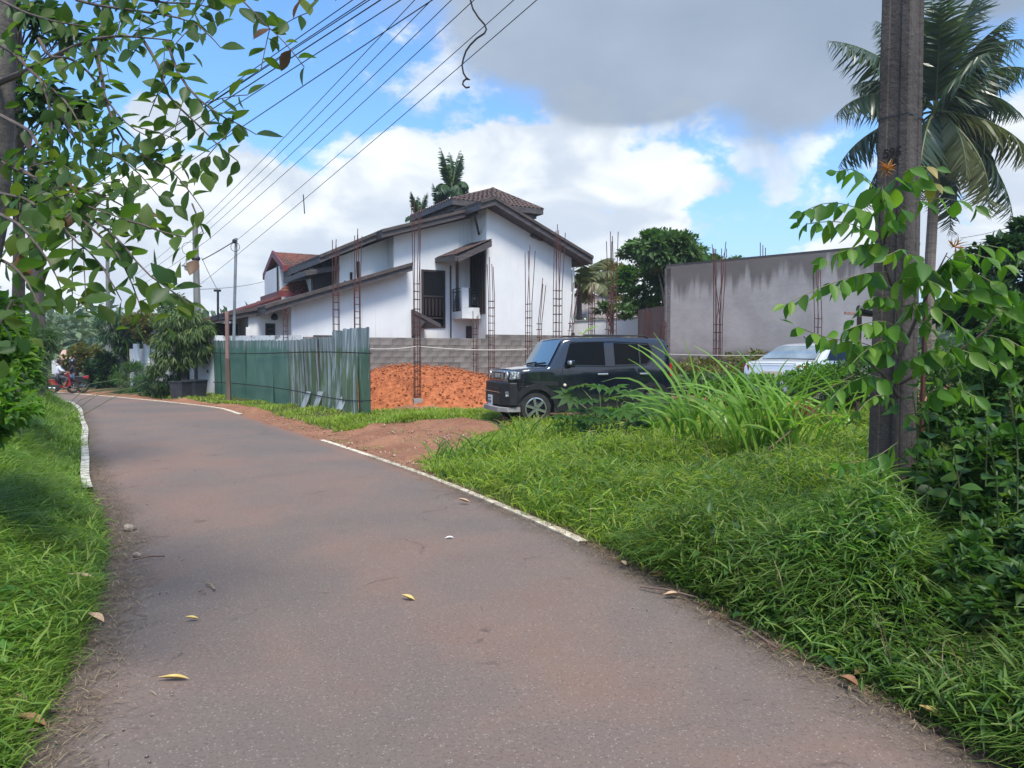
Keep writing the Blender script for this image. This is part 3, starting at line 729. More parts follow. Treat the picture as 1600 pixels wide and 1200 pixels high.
# canopy over the balcony
mb = MB(); slab(mb, -2.12, 5.66, -.35, 6.42, -1.5, .35, .10)
mb.prism([FA(-2.14, .62, 5.52), FA(-.48, .62, 6.32), FA(-.48, .62, 6.06), FA(-2.06, .62, 5.30)], -ND * .3)
mb.prism([FA(-2.2, .6, 5.56), FA(-2.2, -1.5, 5.70), FA(-2.2, -1.5, 5.5), FA(-2.2, .6, 5.34)], UD * .08)
cn = part('canopy', mb, 'roof_fascia', h)
mb = MB(); tile_field(mb, FA(-2.14, .62, 5.66), FA(-2.14, -1.5, 5.74), FA(-.42, -1.5, 6.50), FA(-.42, .62, 6.42), 8, 7, .04); tf = part('tiles', mb, 'rooftile', cn); tf['kind'] = 'stuff'
# lower door, small entrance canopy, drain pipes, lamps
mb = MB(); fbox(mb, -.68, -.02, -1.5, -1.43, .3, 2.72); d = part('lower_door', mb, 'darkwood', h)
mb = MB()
for k in range(4): fbox(mb, -.6 + .0, -.34, -1.43, -1.41, 2.1 + k * .12, 2.16 + k * .12)
part('louvre', mb, 'rooftile', d)
mb = MB(); slab(mb, -3.95, 3.30, -2.72, 2.72, -1.5, .25, .16); mb.prism([FA(-3.94, .2, 3.2), FA(-3.3, .2, 2.9), FA(-3.94, .2, 2.2)], -ND * .15); part('entrance_canopy', mb, 'roof_fascia', h)
mb = MB(); fbox(mb, -3.93, -3.72, -1.5, -.1, 2.0, 3.0); part('entrance_panel', mb, 'darkwood', h)
mb = MB(); mb.tube([FA(-1.46, -1.44, 5.4), FA(-1.46, -1.44, 2)], .03, 6); part('drain_pipe', mb, 'iron', h)
mb = MB(); mb.tube([FA(4.16, .05, 5.5), FA(4.16, .05, 1.5)], .05, 6); mb.box(FA(4.16, .05, 5.2), (.16, .16, .12)); part('drain_pipe', mb, 'white_trim', h)
mb = MB(); mb.lathe(FA(4.1, .12, 2.35), [(.03, -.1), (.09, -.04), (.09, .05), (.02, .12)], 8); part('wall_lamp', mb, 'iron', h)
mb = MB(); fbox(mb, 4.0, 4.12, .0, .10, 2.8, 3.0); part('wall_box', mb, 'white_trim', h)
window(h, -9.58, -9.22, 1.9, 2.66, -1.0, fr=.05, bars=(2.45, 2.25))
mb = MB(); mb.lathe(FA(-9.25, -.9, 2.9), [(.02, -.12), (.13, -.08), (.13, .04), (.02, .16)], 10); part('wall_lamp', mb, 'iron', h)
window(h, -7.9, -6.9, 1.3, 2.14, 0, fr=.05)
mb = MB(); fbox(mb, -8.0, -6.6, 0, .25, 2.14, 2.2); part('window_hood', mb, 'roof_fascia', h)
# porch at the far left end
mb = MB(); fbox(mb, -12.6, -10.25, -3.2, -3.0, 0, 2.7); part('porch_wall', mb, 'darkwood', h)
mb = MB(); slab(mb, -13.4, 2.30, -10.25, 2.92, -3.4, -.9, .07); pr = part('porch_roof', mb, 'roof_fascia', h)
mb = MB(); tile_field(mb, FA(-13.4, -.85, 2.34), FA(-13.4, -3.4, 2.34), FA(-10.25, -3.4, 2.96), FA(-10.25, -.85, 2.96), 10, 12, .05); tf = part('tiles', mb, 'redtile', pr); tf['kind'] = 'stuff'
for s in (-10.3, -12.9): mb = MB(); fbox(mb, s, s + .16, -1.1, -.95, 0, 2.5); part('porch_post', mb, 'white_trim', h)

# ---- red roofed neighbour behind, in the same street frame
ro = -7.0
def Q(px, py, o): s, z = PL(px, py, o); return FA(s, o, z)
h2 = thing('red_roof_house', 'neighbouring house with red barge boards and red tiled roofs behind the white house', 'house', FA(-12, ro, 0))
sL, zL = PL(312, 500, ro); sR, zR = PL(520, 432, ro)
mb = MB(); slab(mb, sL, zL, PL(440, 463, ro)[0], PL(440, 463, ro)[1], ro - 7, ro, .35); r = part('roof', mb, 'redroof', h2)
mb = MB(); slab(mb, sL + .3, zL + .08, PL(440, 463, ro)[0], PL(440, 463, ro)[1] + .08, ro - 7, ro + .06, .1); part('verge_tiles', mb, 'redroof', r)
mb = MB(); wall_poly(mb, [(sL + 1, -.5), (sL + 9, -.5), (sL + 9, zL + 2), (sL + 1, zL - .2)], ro - .5, 5); part('wall', mb, 'white_wall', h2)
# tower block with gabled upper roof
tl, tr = PL(437, 430, ro - 1)[0], PL(500, 430, ro - 1)[0]
zt = PL(437, 417, ro - 1)[1]; zb = PL(437, 460, ro - 1)[1]
mb = MB(); fbox(mb, tl, tr + 1, ro - 4.6, ro - 1, zb - 3, zt + .05); part('upper_wall', mb, 'white_wall', h2)
# ridge runs along the facade; the gable end faces left, towards the road
ap = PL(428, 394, ro - 2.6); oE = ro - .2
ez = PL(446, 416, oE)[1]; sg = PL(444, 414, oE)[0]
s_end = tr + 1.4
sga = PL(428, 394, ro - 2.6)[0]
ridgeL = FA(sga, ro - 2.6, ap[1]); ridgeR = FA(s_end, ro - 2.6, ap[1])
eFL = FA(sga + .0, oE, ez); eFR = FA(s_end, oE, ez); eBL = FA(sga, ro - 5.0, ez); eBR = FA(s_end, ro - 5.0, ez)
mb = MB(); th = Vector((0, 0, -.12))
mb.add([eFL, eFR, ridgeR, ridgeL, eFL + th, eFR + th, ridgeR + th, ridgeL + th], [(0, 1, 2, 3), (7, 6, 5, 4), (0, 4, 5, 1), (1, 5, 6, 2), (3, 2, 6, 7), (0, 3, 7, 4)])
mb.add([eBL, eBR, ridgeR, ridgeL, eBL + th, eBR + th, ridgeR + th, ridgeL + th], [(3, 2, 1, 0), (4, 5, 6, 7), (1, 5, 4, 0), (2, 6, 5, 1), (0, 4, 7, 3)])
ur = part('upper_roof', mb, 'redtile', h2)
mb = MB(); tile_field(mb, eFL, eFR, ridgeR, ridgeL, 26, 8, .05); tf = part('tiles', mb, 'redtile', ur); tf['kind'] = 'stuff'
mb = MB(); e = -UD * .06
for p in (eFL, eBL): mb.prism([p + Vector((0, 0, .06)), ridgeL + Vector((0, 0, .08)), ridgeL + Vector((0, 0, -.24)), p + Vector((0, 0, -.24))], e * 1.6)
mb.bar(eFL + Vector((0, 0, -.1)) + ND * .04, eFR + Vector((0, 0, -.1)) + ND * .04, .06, .26)
part('barge_board', mb, 'red_fascia', ur)
mb = MB(); mb.prism([FA(tl + .3, oE - .3, ez - .1), FA(tl + .3, ro - 4.8, ez - .1), FA(tl + .3, ro - 2.6, ap[1] - .25)], UD * .2); part('gable', mb, 'darkwood', h2)
# lower skirt roof
zs = PL(436, 456, ro - .2)[1]; ztp = PL(470, 434, ro - 1)[1]; sl0 = PL(434, 455, ro - .2)[0]; sr0 = tr + 1.6
A_, B_, C_, D_ = FA(sl0, ro - .2, zs), FA(sr0, ro - .2, zs), FA(sr0, ro - 1.05, ztp), FA(sl0 + 1.0, ro - 1.05, ztp)
mb = MB(); mb.add([A_, B_, C_, D_, A_ + th, B_ + th, C_ + th, D_ + th], [(0, 1, 2, 3), (7, 6, 5, 4), (0, 4, 5, 1), (1, 5, 6, 2), (3, 2, 6, 7), (0, 3, 7, 4)]); sk = part('skirt_roof', mb, 'redtile', h2)
mb = MB(); tile_field(mb, A_, B_, C_, D_, 24, 5, .05); tf = part('tiles', mb, 'redtile', sk); tf['kind'] = 'stuff'
mb = MB(); mb.bar(A_ + Vector((0, 0, -.1)) + ND * .04, B_ + Vector((0, 0, -.1)) + ND * .04, .06, .24); mb.bar(A_ + Vector((0, 0, -.1)), A_ - ND * 4 + Vector((0, 0, -.1)), .06, .24); part('barge_board', mb, 'red_fascia', sk)
mb = MB(); mb.tube([FA(tl - .1, ro - 1, zt), FA(tl - .1, ro - 1, zb - .3)], .05, 6); part('drain_pipe', mb, 'iron', h2)
mb = MB(); mb.tube([FA(PL(456, 440, ro - 1)[0], ro - .93, zt), FA(PL(456, 440, ro - 1)[0], ro - .93, zb)], .06, 6); part('drain_pipe', mb, 'red_fascia', h2)

# ---- low grey roofed shed and white yard wall behind, right of the house
h3 = thing('grey_roof_shed', 'low shed with a weathered grey corrugated roof behind the white yard wall', 'shed', on_ground(940, 42))
def B3(px, Y, z): p = P(px, 500, Y); return Vector((p.x, p.y, z))
mb = MB(); mb.prism([B3(888, 41, -.5), B3(1040, 41, -.5), B3(1040, 41, 3.3), B3(888, 41, 3.2)], (0, 3, 0)); part('wall', mb, 'post_dark', h3)
a, b = P(886, 496, 40), P(1030, 500, 40); c_, d_ = P(1036, 468, 43.5), P(886, 459, 43.5)
mb = MB(); n_ = 44; rows = []
for v in range(2):
    rows.append([((a.lerp(b, i / n_)) if v == 0 else (d_.lerp(c_, i / n_))) + Vector((0, 0, .05 * (i % 2))) for i in range(n_ + 1)])
mb.grid(rows); rf = part('roof', mb, 'greytile', h3)
md = rf.modifiers.new('thick', 'SOLIDIFY'); md.thickness = .03
yw = thing('white_yard_wall', 'white plastered yard wall between the white house and the bare concrete wall', 'wall', B3(940, 36, 0))
mb = MB(); mb.prism([B3(885, 36.5, -.3), B3(999, 35, -.3), B3(999, 35, P(999, 497, 35).z), B3(885, 36.5, P(888, 503, 36.5).z)], (.05, .2, 0)); part('wall', mb, 'white_wall', yw)
mb = MB(); mb.prism([B3(885, 36.45, P(888, 503, 36.5).z), B3(999, 34.95, P(999, 497, 35).z), B3(999, 34.95, P(999, 497, 35).z + .06), B3(885, 36.45, P(888, 503, 36.5).z + .06)], (.05, .3, 0)); part('coping', mb, 'stub', yw)

# ---- bare plastered concrete wall on the right, with its dark side return
WD = Vector((.64, -.768, 0)); WN = Vector((-.768, -.64, 0)); W0 = Vector((5.08, 24.0, 0))
cw = thing('concrete_wall', 'tall bare grey plastered building wall with dark rain stains along its top', 'wall', W0)
zt0 = P(1039, 417, 24).z
mb = MB(); mb.prism([W0 + Vector((0, 0, -.3)), W0 + WD * 7.7 + Vector((0, 0, -.3)), W0 + WD * 7.7 + Vector((0, 0, zt0 - .12)), W0 + Vector((0, 0, zt0))], -WN * .25)
part('wall', mb, 'concrete', cw)
mb = MB(); mb.prism([W0 + Vector((0, 0, zt0 + .002)), W0 + WD * 7.7 + Vector((0, 0, zt0 - .118)), W0 + WD * 7.7 + Vector((0, 0, zt0 - .05)), W0 + Vector((0, 0, zt0 + .07))], -WN * .3); part('coping', mb, 'roof_fascia', cw)
mb = MB(); e0 = W0 - WD * .05; mb.prism([e0 + Vector((0, 0, -.3)), e0 - WN * 4 + Vector((0, 0, -.3)), e0 - WN * 4 + Vector((0, 0, 4.0)), e0 + Vector((0, 0, zt0 - .05))], WD * .25)
part('side_wall', mb, 'block', cw)
dw = thing('brown_brick_wall', 'low dark brown brick wall end in the gap beside the bare concrete wall', 'wall', P(1015, 560, 27))
mb = MB(); a, b = P(996, 600, 28), P(1042, 600, 25); zz = P(1015, 482, 27).z
mb.prism([Vector((a.x, a.y, -.2)), Vector((b.x, b.y, -.2)), Vector((b.x, b.y, zz)), Vector((a.x, a.y, zz))], (.1, .25, 0)); part('wall', mb, 'post_dark', dw)

# ---- cement block boundary wall: individual blocks over a core
BW0 = Vector((-4.81, 24.5, 0))
bw = thing('block_wall', 'weathered grey cement block boundary wall behind the orange earth heap', 'wall', BW0)
mb = MB(); BT = 2.0
mb.prism([BW0 + UD * -2.2 + Vector((0, 0, -.6)), BW0 + UD * 17 + Vector((0, 0, -.6)), BW0 + UD * 17 + Vector((0, 0, BT)), BW0 + UD * -2.2 + Vector((0, 0, BT))], -ND * .12); part('core', mb, 'mortar', bw)
mb = MB(); mb.prism([BW0 + UD * -2.2 + Vector((0, 0, BT)), BW0 + UD * 4.5 + Vector((0, 0, BT)), BW0 + UD * 4.5 + Vector((0, 0, BT + .05)), BW0 + UD * -2.2 + Vector((0, 0, BT + .05))], ND * .03 - ND * .2)
mb.prism([BW0 + UD * 4.5 + Vector((0, 0, BT)), BW0 + UD * 17 + Vector((0, 0, BT)), BW0 + UD * 17 + Vector((0, 0, BT + .2)), BW0 + UD * 4.5 + Vector((0, 0, BT + .2))], -ND * .14); part('coping', mb, 'block', bw)
bm_ = MB(); bm_.box((0, 0, 0), (.418, .06, .196)); bme = mesh('block', bm_, 'block')
for j in range(9):
    for i in range(30):
        s = -2.0 + i * .43 + (j % 2) * .2
        if j < 3 and i < 6: pass
        p = BW0 + UD * s + ND * (-.021 + random.uniform(-.005, .009)) + Vector((0, 0, BT - .10 - j * .205))
        o = link('block', bme, bw); o.location = p - BW0; o.rotation_euler = (random.uniform(-.01, .01), random.uniform(-.012, .012), R(30) + random.uniform(-.01, .01))

# ---- white wall behind the fence and on along the road
ww = thing('whitewashed_wall', 'peeling whitewashed boundary wall rising just behind the green sheet fence', 'wall', (-11.3, 27.3, 0))
mb = MB(); a, b = Vector((-11.05, 27.0, -.4)), Vector((-6.9, 23.75, -.4)); ez_ = Vector((0, 0, 2.55))
mb.prism([a, b, b + ez_ * .985, a + ez_], (.12, .16, 0)); part('wall', mb, 'peel', ww)
gp = thing('white_gatepost', 'tall white rendered wall end with a dark slot behind the two black bins', 'gatepost', on_ground(325, 26.5))
a = P(305, 600, 27.4); b = P(337, 600, 26.4)
mb = MB(); mb.prism([Vector((a.x, a.y, -.3)), Vector((b.x, b.y, -.3)), Vector((b.x, b.y, P(337, 524, 26.4).z)), Vector((a.x, a.y, P(337, 524, 26.4).z + .03))], (.2, .3, 0)); part('wall', mb, 'peel', gp)
c_ = P(326, 562, 26.65); mb = MB(); mb.box(c_ + Vector((-.02, -.1, 0)), (.08, .05, .28), rz=-.7); part('letter_slot', mb, 'iron', gp)
c_ = P(327, 580, 26.65); mb = MB(); mb.box(c_ + Vector((-.02, -.1, 0)), (.04, .05, .12), rz=-.7); part('latch', mb, 'iron', gp)
fw = thing('far_white_wall', 'white garden wall half hidden between the roadside bushes by the bins', 'wall', on_ground(230, 31))
a, b = P(203, 590, 32.5), P(306, 590, 28.2)
mb = MB(); mb.prism([Vector((a.x, a.y, -.6)), Vector((b.x, b.y, -.6)), Vector((b.x, b.y, P(300, 545, 28.5).z)), Vector((a.x, a.y, P(230, 545, 32.5).z))], (.1, .25, 0)); part('wall', mb, 'white_wall', fw)
mb = MB()
for px in (216, 232, 246): q = P(px, 560, 31.2); mb.box((q.x, q.y - .15, .9), (.5, .08, 2.0), rz=-.75)
part('panel', mb, 'white_trim', fw)

# ---------------------------------------------------------------- corrugated sheet fence
F0, F1 = Vector((-3.12, 16.0, 0)), Vector((-10.85, 26.4, 0)); FD = (F1 - F0).normalized(); FN = Vector((FD.y, -FD.x, 0)); FN = FN if FN.y < 0 else -FN
FLEN = (F1 - F0).length
fence = thing('sheet_fence', 'patchy green corrugated sheet metal fence beside the road', 'fence', F0)
def fence_at(px):
    d = ray(px, 600); k = (F0.cross(FD).z) / (Vector((d.x, d.y, 0)).cross(FD).z); return (Vector((d.x, d.y, 0)) * k - F0).dot(FD)
edges = [578, 563, 541, 522, 497, 476, 452, 428, 403, 384, 362, 345, 336]
tops = [512, 513, 517, 527, 529, 531, 532, 531.5, 532, 532, 532, 532]
wears = [.62, .98, .95, 1.05, 1.0, 1.05, .18, .12, .08, .05, .05, .02]
for i in range(len(edges) - 1):
    s0, s1 = fence_at(edges[i]), fence_at(edges[i + 1]); wv = s1 - s0; n = max(8, int(wv / .034)); rows = [[], [], [], [], []]
    lean = random.uniform(-.02, .03); zb = -.12; pm = F0 + FD * (s0 + s1) / 2
    ztop = P((edges[i] + edges[i + 1]) / 2, tops[i], pm.y).z
    for j in range(n + 1):
        q = s0 - .07 + (wv + .14) * j / n; off = (.009 if i < 6 else .005) * math.cos(j * math.pi / 1.5) + (.018 if i % 2 else 0)
        bp = F0 + FD * q; g_ = gz(bp.x, bp.y)
        for k in range(5):
            v = k / 4; z = (g_ + zb) * (1 - v) + (ztop + .012 * math.sin(j * .7 + i)) * v
            buck = .05 * math.sin(v * 3.0 + i) * (1 if i in (1, 2, 3) else .4)
            rows[k].append(bp + FN * (off + lean * v + buck) + Vector((0, 0, z)) + FD * (.10 * v if i in (1, 2, 3) else 0))
    mb = MB().grid(rows); o = part('sheet', mb, 'sheet', fence, smooth=True)
    at = o.data.attributes.new('wear', 'FLOAT', 'POINT')
    at.data.foreach_set('value', [wears[i] * (.8 + .2 * math.sin(k)) for k in range(len(o.data.vertices))])
# bare strips where the paint has gone, a bent flap at the foot
for (pa, pb, ya, yb) in ((489, 479, 612, 645), (508, 498, 612, 646), (545, 540, 620, 640)):
    mb = MB(); rows = []
    for k in range(6):
        v = k / 5; px = (pa * (1 - v) + (pa - (pa - pb) * 1.0) * v); py = ya * (1 - v) + yb * v
        s_ = fence_at(px); p = F0 + FD * s_; z = P(px, py, p.y).z
        rows.append([p + FD * (.042 * j) + FN * (.05 + .04 * v + .008 * (j % 2)) + Vector((0, 0, z)) for j in range(9)])
    mb.grid(rows); part('bent_flap', mb, 'sheet_bare', fence)
for (yl, yr, zz0) in ((550, 551, 0), (595, 626, 0)):
    pts = []
    for i in range(30):
        v = i / 29; px = 336 + (585 - 336) * v; s_ = fence_at(px); p = F0 + FD * s_
        py = (551 + math.sin(v * 7) * 1.2) if yl == 550 else (597 + 28 * sm(v, 0.05, .95).item() + math.sin(v * 9) * 1.2)
        pts.append(p + FN * .07 + Vector((0, 0, P(px, py, p.y).z)))
    part('strapping_wire', MB().tube(pts, .013, 4), 'wire', fence)
for px in (571, 497, 428, 384):
    s_ = fence_at(px); p = F0 + FD * s_ - FN * .08; mb = MB().bar(p + Vector((0, 0, -.2)), p + Vector((0, 0, 1.75)), .07); part('post', mb, 'post_dark', fence)

# ---------------------------------------------------------------- rebar columns
def rebar(px, Y, ytop, ties_y, nb, label, wpx=None, lean=0, stub=False, spread=0.0, ybot=None):
    b = on_ground(px, Y); w = (wpx or 10) * Y / FPX / 1.35
    t = thing('rebar_column', label, 'rebar column', b, 0, 'rusty rebar cages standing in the plot')
    top = P(px, ytop, Y).z - b.z; tz = P(px, ties_y, Y).z - b.z; z0 = (P(px, ybot, Y).z - b.z) if ybot else -.05
    cs = [(-1, -1), (1, -1), (1, 1), (-1, 1), (0, -1), (0, 1), (-1, 0), (1, 0)][:max(nb, 2)]
    off = Vector((0, 0, 0))
    rot = Matrix.Rotation(random.uniform(.2, .5), 3, 'Z')
    for k, (i, j) in enumerate(cs):
        hh = top * random.uniform(.93, 1.0) if k else top
        p0 = rot @ Vector((i * w / 2, j * w / 2, 0)); ln = lean + random.uniform(-.03, .03) * (1 + spread); ln2 = random.uniform(-.03, .03)
        tt = min(tz, hh * .8)
        pts = [p0 + Vector((0, 0, z0)), p0 + Vector((lean * tt, 0, tt)), p0 + Vector((lean * tt + ln * (hh - tt) * 1.2, ln2 * (hh - tt), (tt + hh) / 2)), p0 + Vector((lean * tt + ln * (hh - tt) * 2.2, ln2 * 2 * (hh - tt), hh))]
        part('bar', MB().tube(pts, max(.0085, .011 * Y / 20), 5), 'rust', t, local=True)
    mb = MB(); z = max(z0, .1)
    while z < tz:
        q = [rot @ Vector((i * w / 2 * 1.06, j * w / 2 * 1.06, 0)) + Vector((lean * z, 0, z + random.uniform(-.01, .01))) for i, j in ((-1, -1), (1, -1), (1, 1), (-1, 1))]
        for k in range(4): mb.bar(q[k], q[(k + 1) % 4], .014 * Y / 20)
        z += .21 * random.uniform(.85, 1.15)
    if mb.v: part('ties', mb, 'rust', t, local=True)
    if stub: part('concrete_footing', MB().box((0, 0, .06), (w * 1.6, w * 1.6, .3), rz=.3), 'stub', t, local=True, bevel=.01)
    return t
rebar(652, 18, 311, 442, 5, 'tallest rusty rebar column, in a concrete footing beside the orange heap', 12, stub=True)
rebar(526, 22.5, 374, 452, 4, 'rusty rebar column rising behind the sheet fence, left of the taller two bar one', 11)
rebar(559, 22, 358, 450, 4, 'rusty rebar column just behind the right high end of the sheet fence', 11)
rebar(447, 23.8, 476, 480, 3, 'short rebar cage behind the middle of the sheet fence, before the small louvred window', 9)
rebar(768, 20, 402, 460, 4, 'rebar column in front of the corner below the iron balcony', 10)
rebar(742, 24.6, 486, 508, 3, 'small rebar cage below the white balcony, against the block wall', 10)
rebar(826, 20, 384, 474, 4, 'rebar column in front of the plain white gable, above the dark car windscreen', 10)
rebar(839, 22.5, 435, 500, 3, 'shorter leaning rebar cage before the white gable above the dark car', 8, lean=.03)
rebar(871, 19.5, 352, 452, 6, 'thick rebar column near the right corner of the white house', 14)
rebar(884, 21.5, 442, 500, 3, 'slanting rebar cage right at the white house corner', 9, lean=.07)
rebar(924, 25, 440, 458, 4, 'rebar cage in front of the grey roofed shed, nearest the house', 9)
rebar(944, 24.5, 455, 490, 3, 'leaning rebar cage before the white yard wall', 9, lean=.05)
rebar(956, 20, 362, 448, 6, 'thick rebar column standing above the rear half of the dark car', 13)
rebar(1036, 22, 500, 505, 4, 'rebar column at the edge of the bare concrete wall', 8)
rebar(1011, 24.3, 480, 500, 3, 'rebar cage before the dark brown brick wall', 8)
rebar(1121, 19.6, 378, 498, 8, 'thick bundle of rusty bars in front of the bare concrete wall', 13, spread=.8)
rebar(1277, 17.3, 412, 498, 4, 'rebar column before the right part of the bare concrete wall, left of the utility pole', 10)
for px, y in ((1191, 382),):
    t = thing('rebar_stub', 'thin bars poking up behind the top edge of the bare concrete wall', 'rebar', P(px, 400, 24))
    for dx in (-3, 1, 5): part('bar', MB().tube([P(px + dx, 410, 24), P(px + dx, y + dx, 24)], .014, 5), 'rust', t)
p = on_ground(672, 18.3); single('timber_peg', MB().box((0, 0, .28), (.07, .07, .66), rz=.3), 'post_wood', 'short timber peg before the orange heap, right of the tallest rebar column', 'peg', p)

# ---- rope strung across the plot
def tube_thing(name, label, cat, pts, r, m, group=None, n=5):
    if m == 'wire': r = r * .8
    base = Vector(pts[len(pts) // 2]); mb = MB().tube(pts, r, n); return single(name, mb, m, label, cat, base, group, smooth=True)
def sag(a, b, s, n=16): return [Vector(a).lerp(Vector(b), i / n) - Vector((0, 0, s * 4 * (i / n) * (1 - i / n))) for i in range(n + 1)]
tube_thing('rope', 'pale rope strung level from the sheet fence past the tallest rebar column', 'rope', sag(P(578, 545, 16.2), P(652, 541, 18), .03, 8) + sag(P(652, 541, 18), P(830, 545, 20), .06, 10)[1:], .011, 'rope')
tube_thing('string_line', 'thin string line stretched in front of the bare concrete wall', 'string', sag(P(1034, 553, 19), P(1200, 555, 18), .02), .008, 'rope')

# ---- orange earth heap
def heap():
    nx, ny = 90, 50; V = []; x0, x1, y0, y1 = -6.2, 1.6, 17.7, 25.2
    for j in range(ny):
        for i in range(nx):
            x = x0 + (x1 - x0) * i / (nx - 1); y = y0 + (y1 - y0) * j / (ny - 1)
            px = 800 + FPX * x / y
            hpk = 1.28 * math.exp(-((px - 600) / 85) ** 2 * .6) + .95 * math.exp(-((px - 700) / 75) ** 2) + .5 * math.exp(-((px - 790) / 60) ** 2)
            v = (y - y0 - .0) / (y1 - y0); prof = math.sin(math.pi * min(1, max(0, v * 1.25))) ** .8 if 0 < v * 1.25 < 1 else 0
            z = hpk * prof * .62 * float(sm(-((x + 3.12) * .803 + (y - 16.0) * .596) * -1, .55, 1.3))
            z += (.05 * math.sin(x * 2.3 + y * 1.7) + .02 * math.sin(x * 11 - y * 7) + random.uniform(-.016, .016)) * min(1, z * 3)
            V.append((x, y, -.06 + z))
    i = (np.arange(ny - 1)[:, None] * nx + np.arange(nx - 1)[None]).ravel()
    V = np.array(V); V[:, 2] += ground_z(V[:, 0], V[:, 1]); t = thing('earth_heap', 'long heap of orange lateritic earth in front of the block wall', 'heap', (-2.5, 20, .1))
    o = link('heap', np_mesh('heap', V - np.array((-2.5, 20, .1)), np.c_[i, i + 1, i + nx + 1, i + nx], 'laterite', smooth=True), t)
    # loose clods
    pick = RNG.integers(0, len(V), 14000); pick = pick[V[pick, 2] > .22][:11000]
    pos = V[pick] + RNG.normal(size=(len(pick), 3)) * .03 + np.array((0, 0, .035))
    ico = np.array([(0, 0, 1), (.9, 0, -.2), (-.5, .8, -.1), (-.4, -.85, -.2), (0, 0, -.8)]); fc = np.array([(0, 1, 2), (0, 2, 3), (0, 3, 1), (4, 2, 1), (4, 3, 2), (4, 1, 3)])
    d = rand_dirs(len(pos)); s = .010 + .045 * RNG.random(len(pos)) ** 5
    Vv, Ff = stamp(ico, fc, frames(pos, d, rand_dirs(len(pos)), s, s, s))
    o = link('clods', np_mesh('clods', Vv - np.array((-2.5, 20, .1)), Ff, 'clod'), t); o['kind'] = 'stuff'
heap()
m2 = thing('small_earth_heap', 'low spill of orange earth beside the white saloon car', 'heap', on_ground(1250, 15.2))
for k, (px, Y, r_) in enumerate(((1245, 14.6, .55), (1275, 15.0, .5), (1230, 15, .3))):
    p = on_ground(px, Y); rows = []
    for i in range(9):
        rr = r_ * 1.6 * i / 8; rows.append([p + Vector((rr * math.cos(a) * (1 + .12 * math.sin(a * 3 + k)), rr * .7 * math.sin(a), .52 * r_ * 1.5 * (math.cos(min(1, i / 8) * math.pi) + 1) / 2 - .05 + random.uniform(-.02, .02))) for a in (2 * math.pi * j / 16 for j in range(17))])
    part('mound', MB().grid(rows), 'laterite', m2, smooth=True, angle=180)

# ---------------------------------------------------------------- poles and wires
# near concrete pole: square prestressed section with grooved faces
NP = Vector((2.97, 5.62, 0)); NP.z = gz(NP.x, NP.y)
np_ = thing('utility_pole', 'massive dark weathered concrete utility pole wrapped in leaves at the right', 'utility pole', NP)
def pole_section(a, g, rz, z):
    """square with a shallow groove down each face"""
    q = []; hh = a / 2
    for k in range(4):
        m_ = Matrix.Rotation(rz + k * math.pi / 2, 3, 'Z')
        for (x, y) in ((-hh, -hh + .012), (-hh + .012, -hh), (-hh * .42, -hh), (-hh * .36, -hh + g), (hh * .36, -hh + g), (hh * .42, -hh), (hh - .012, -hh)):
            q.append(m_ @ Vector((x, y, 0)) + Vector((0, 0, z)))
    return q
rows = [];
for i in range(15):
    z = -.3 + 9.0 * i / 14; r_ = pole_section((.262 - .0098 * z), .009, R(38), z); rows.append(r_ + [r_[0]])
part('shaft', MB().grid(rows), 'pole_conc', np_, local=True)
mb = MB()
mb.add(r_, [tuple(range(len(r_)))]); part('top', mb, 'pole_conc', np_, local=True)
mb = MB(); zc = P(1440, 187, 5.6).z - NP.z
for z in (zc,): 
    s_ = pole_section((.262 - .0098 * z) + .012, 0, R(38), z); s2 = [v + Vector((0, 0, .012)) for v in s_]
    mb.grid([s_ + [s_[0]], s2 + [s2[0]]])
part('wire_band', mb, 'iron', np_, local=True)
# painted numbers, on the left visible face
def text(body, size, loc, rot, m, parent, name='painted_number'):
    cu = bpy.data.curves.new(name, 'FONT'); cu.body = body; cu.size = size; cu.align_x = 'CENTER'; cu.align_y = 'CENTER'; cu.extrude = .0006; cu.offset = .0022; cu.resolution_u = 3
    o = bpy.data.objects.new(name + '_t', cu); COL.objects.link(o); dg = bpy.context.evaluated_depsgraph_get()
    me = bpy.data.meshes.new_from_object(o.evaluated_get(dg)); bpy.data.objects.remove(o)
    me.materials.clear(); me.materials.append(M[m]); o = link(name, me, parent); o.location = loc; o.rotation_euler = rot; return o
faceN = Matrix.Rotation(R(38 - 90), 3, 'Z') @ Vector((0, -1, 0))     # the face towards the road
for body, py, sz in (('595', 236, .092), ('28', 252, .08)):
    zt_ = P(1390, py, 5.5).z - NP.z; a_ = .262 - .0098 * zt_
    text(body, sz, faceN * (a_ / 2 + .001) + Vector((0, 0, zt_)), (R(90), 0, math.atan2(faceN.x, -faceN.y)), 'paint_black', np_)
# crossarm fittings above the frame carry the wires
mb = MB()
for k in range(5): mb.lathe(Vector((-.17, 0, 7.95 - .33 * k - NP.z)), [(.03, -.06), (.05, -.03), (.035, 0), (.05, .03), (.03, .06)], 8)
part('insulator', mb, 'white_trim', np_, local=True)
part('stay_rod', MB().tube([(.42, .35, -.2), (.40, .3, 2.0)], .02, 6), 'rust', np_, local=True)

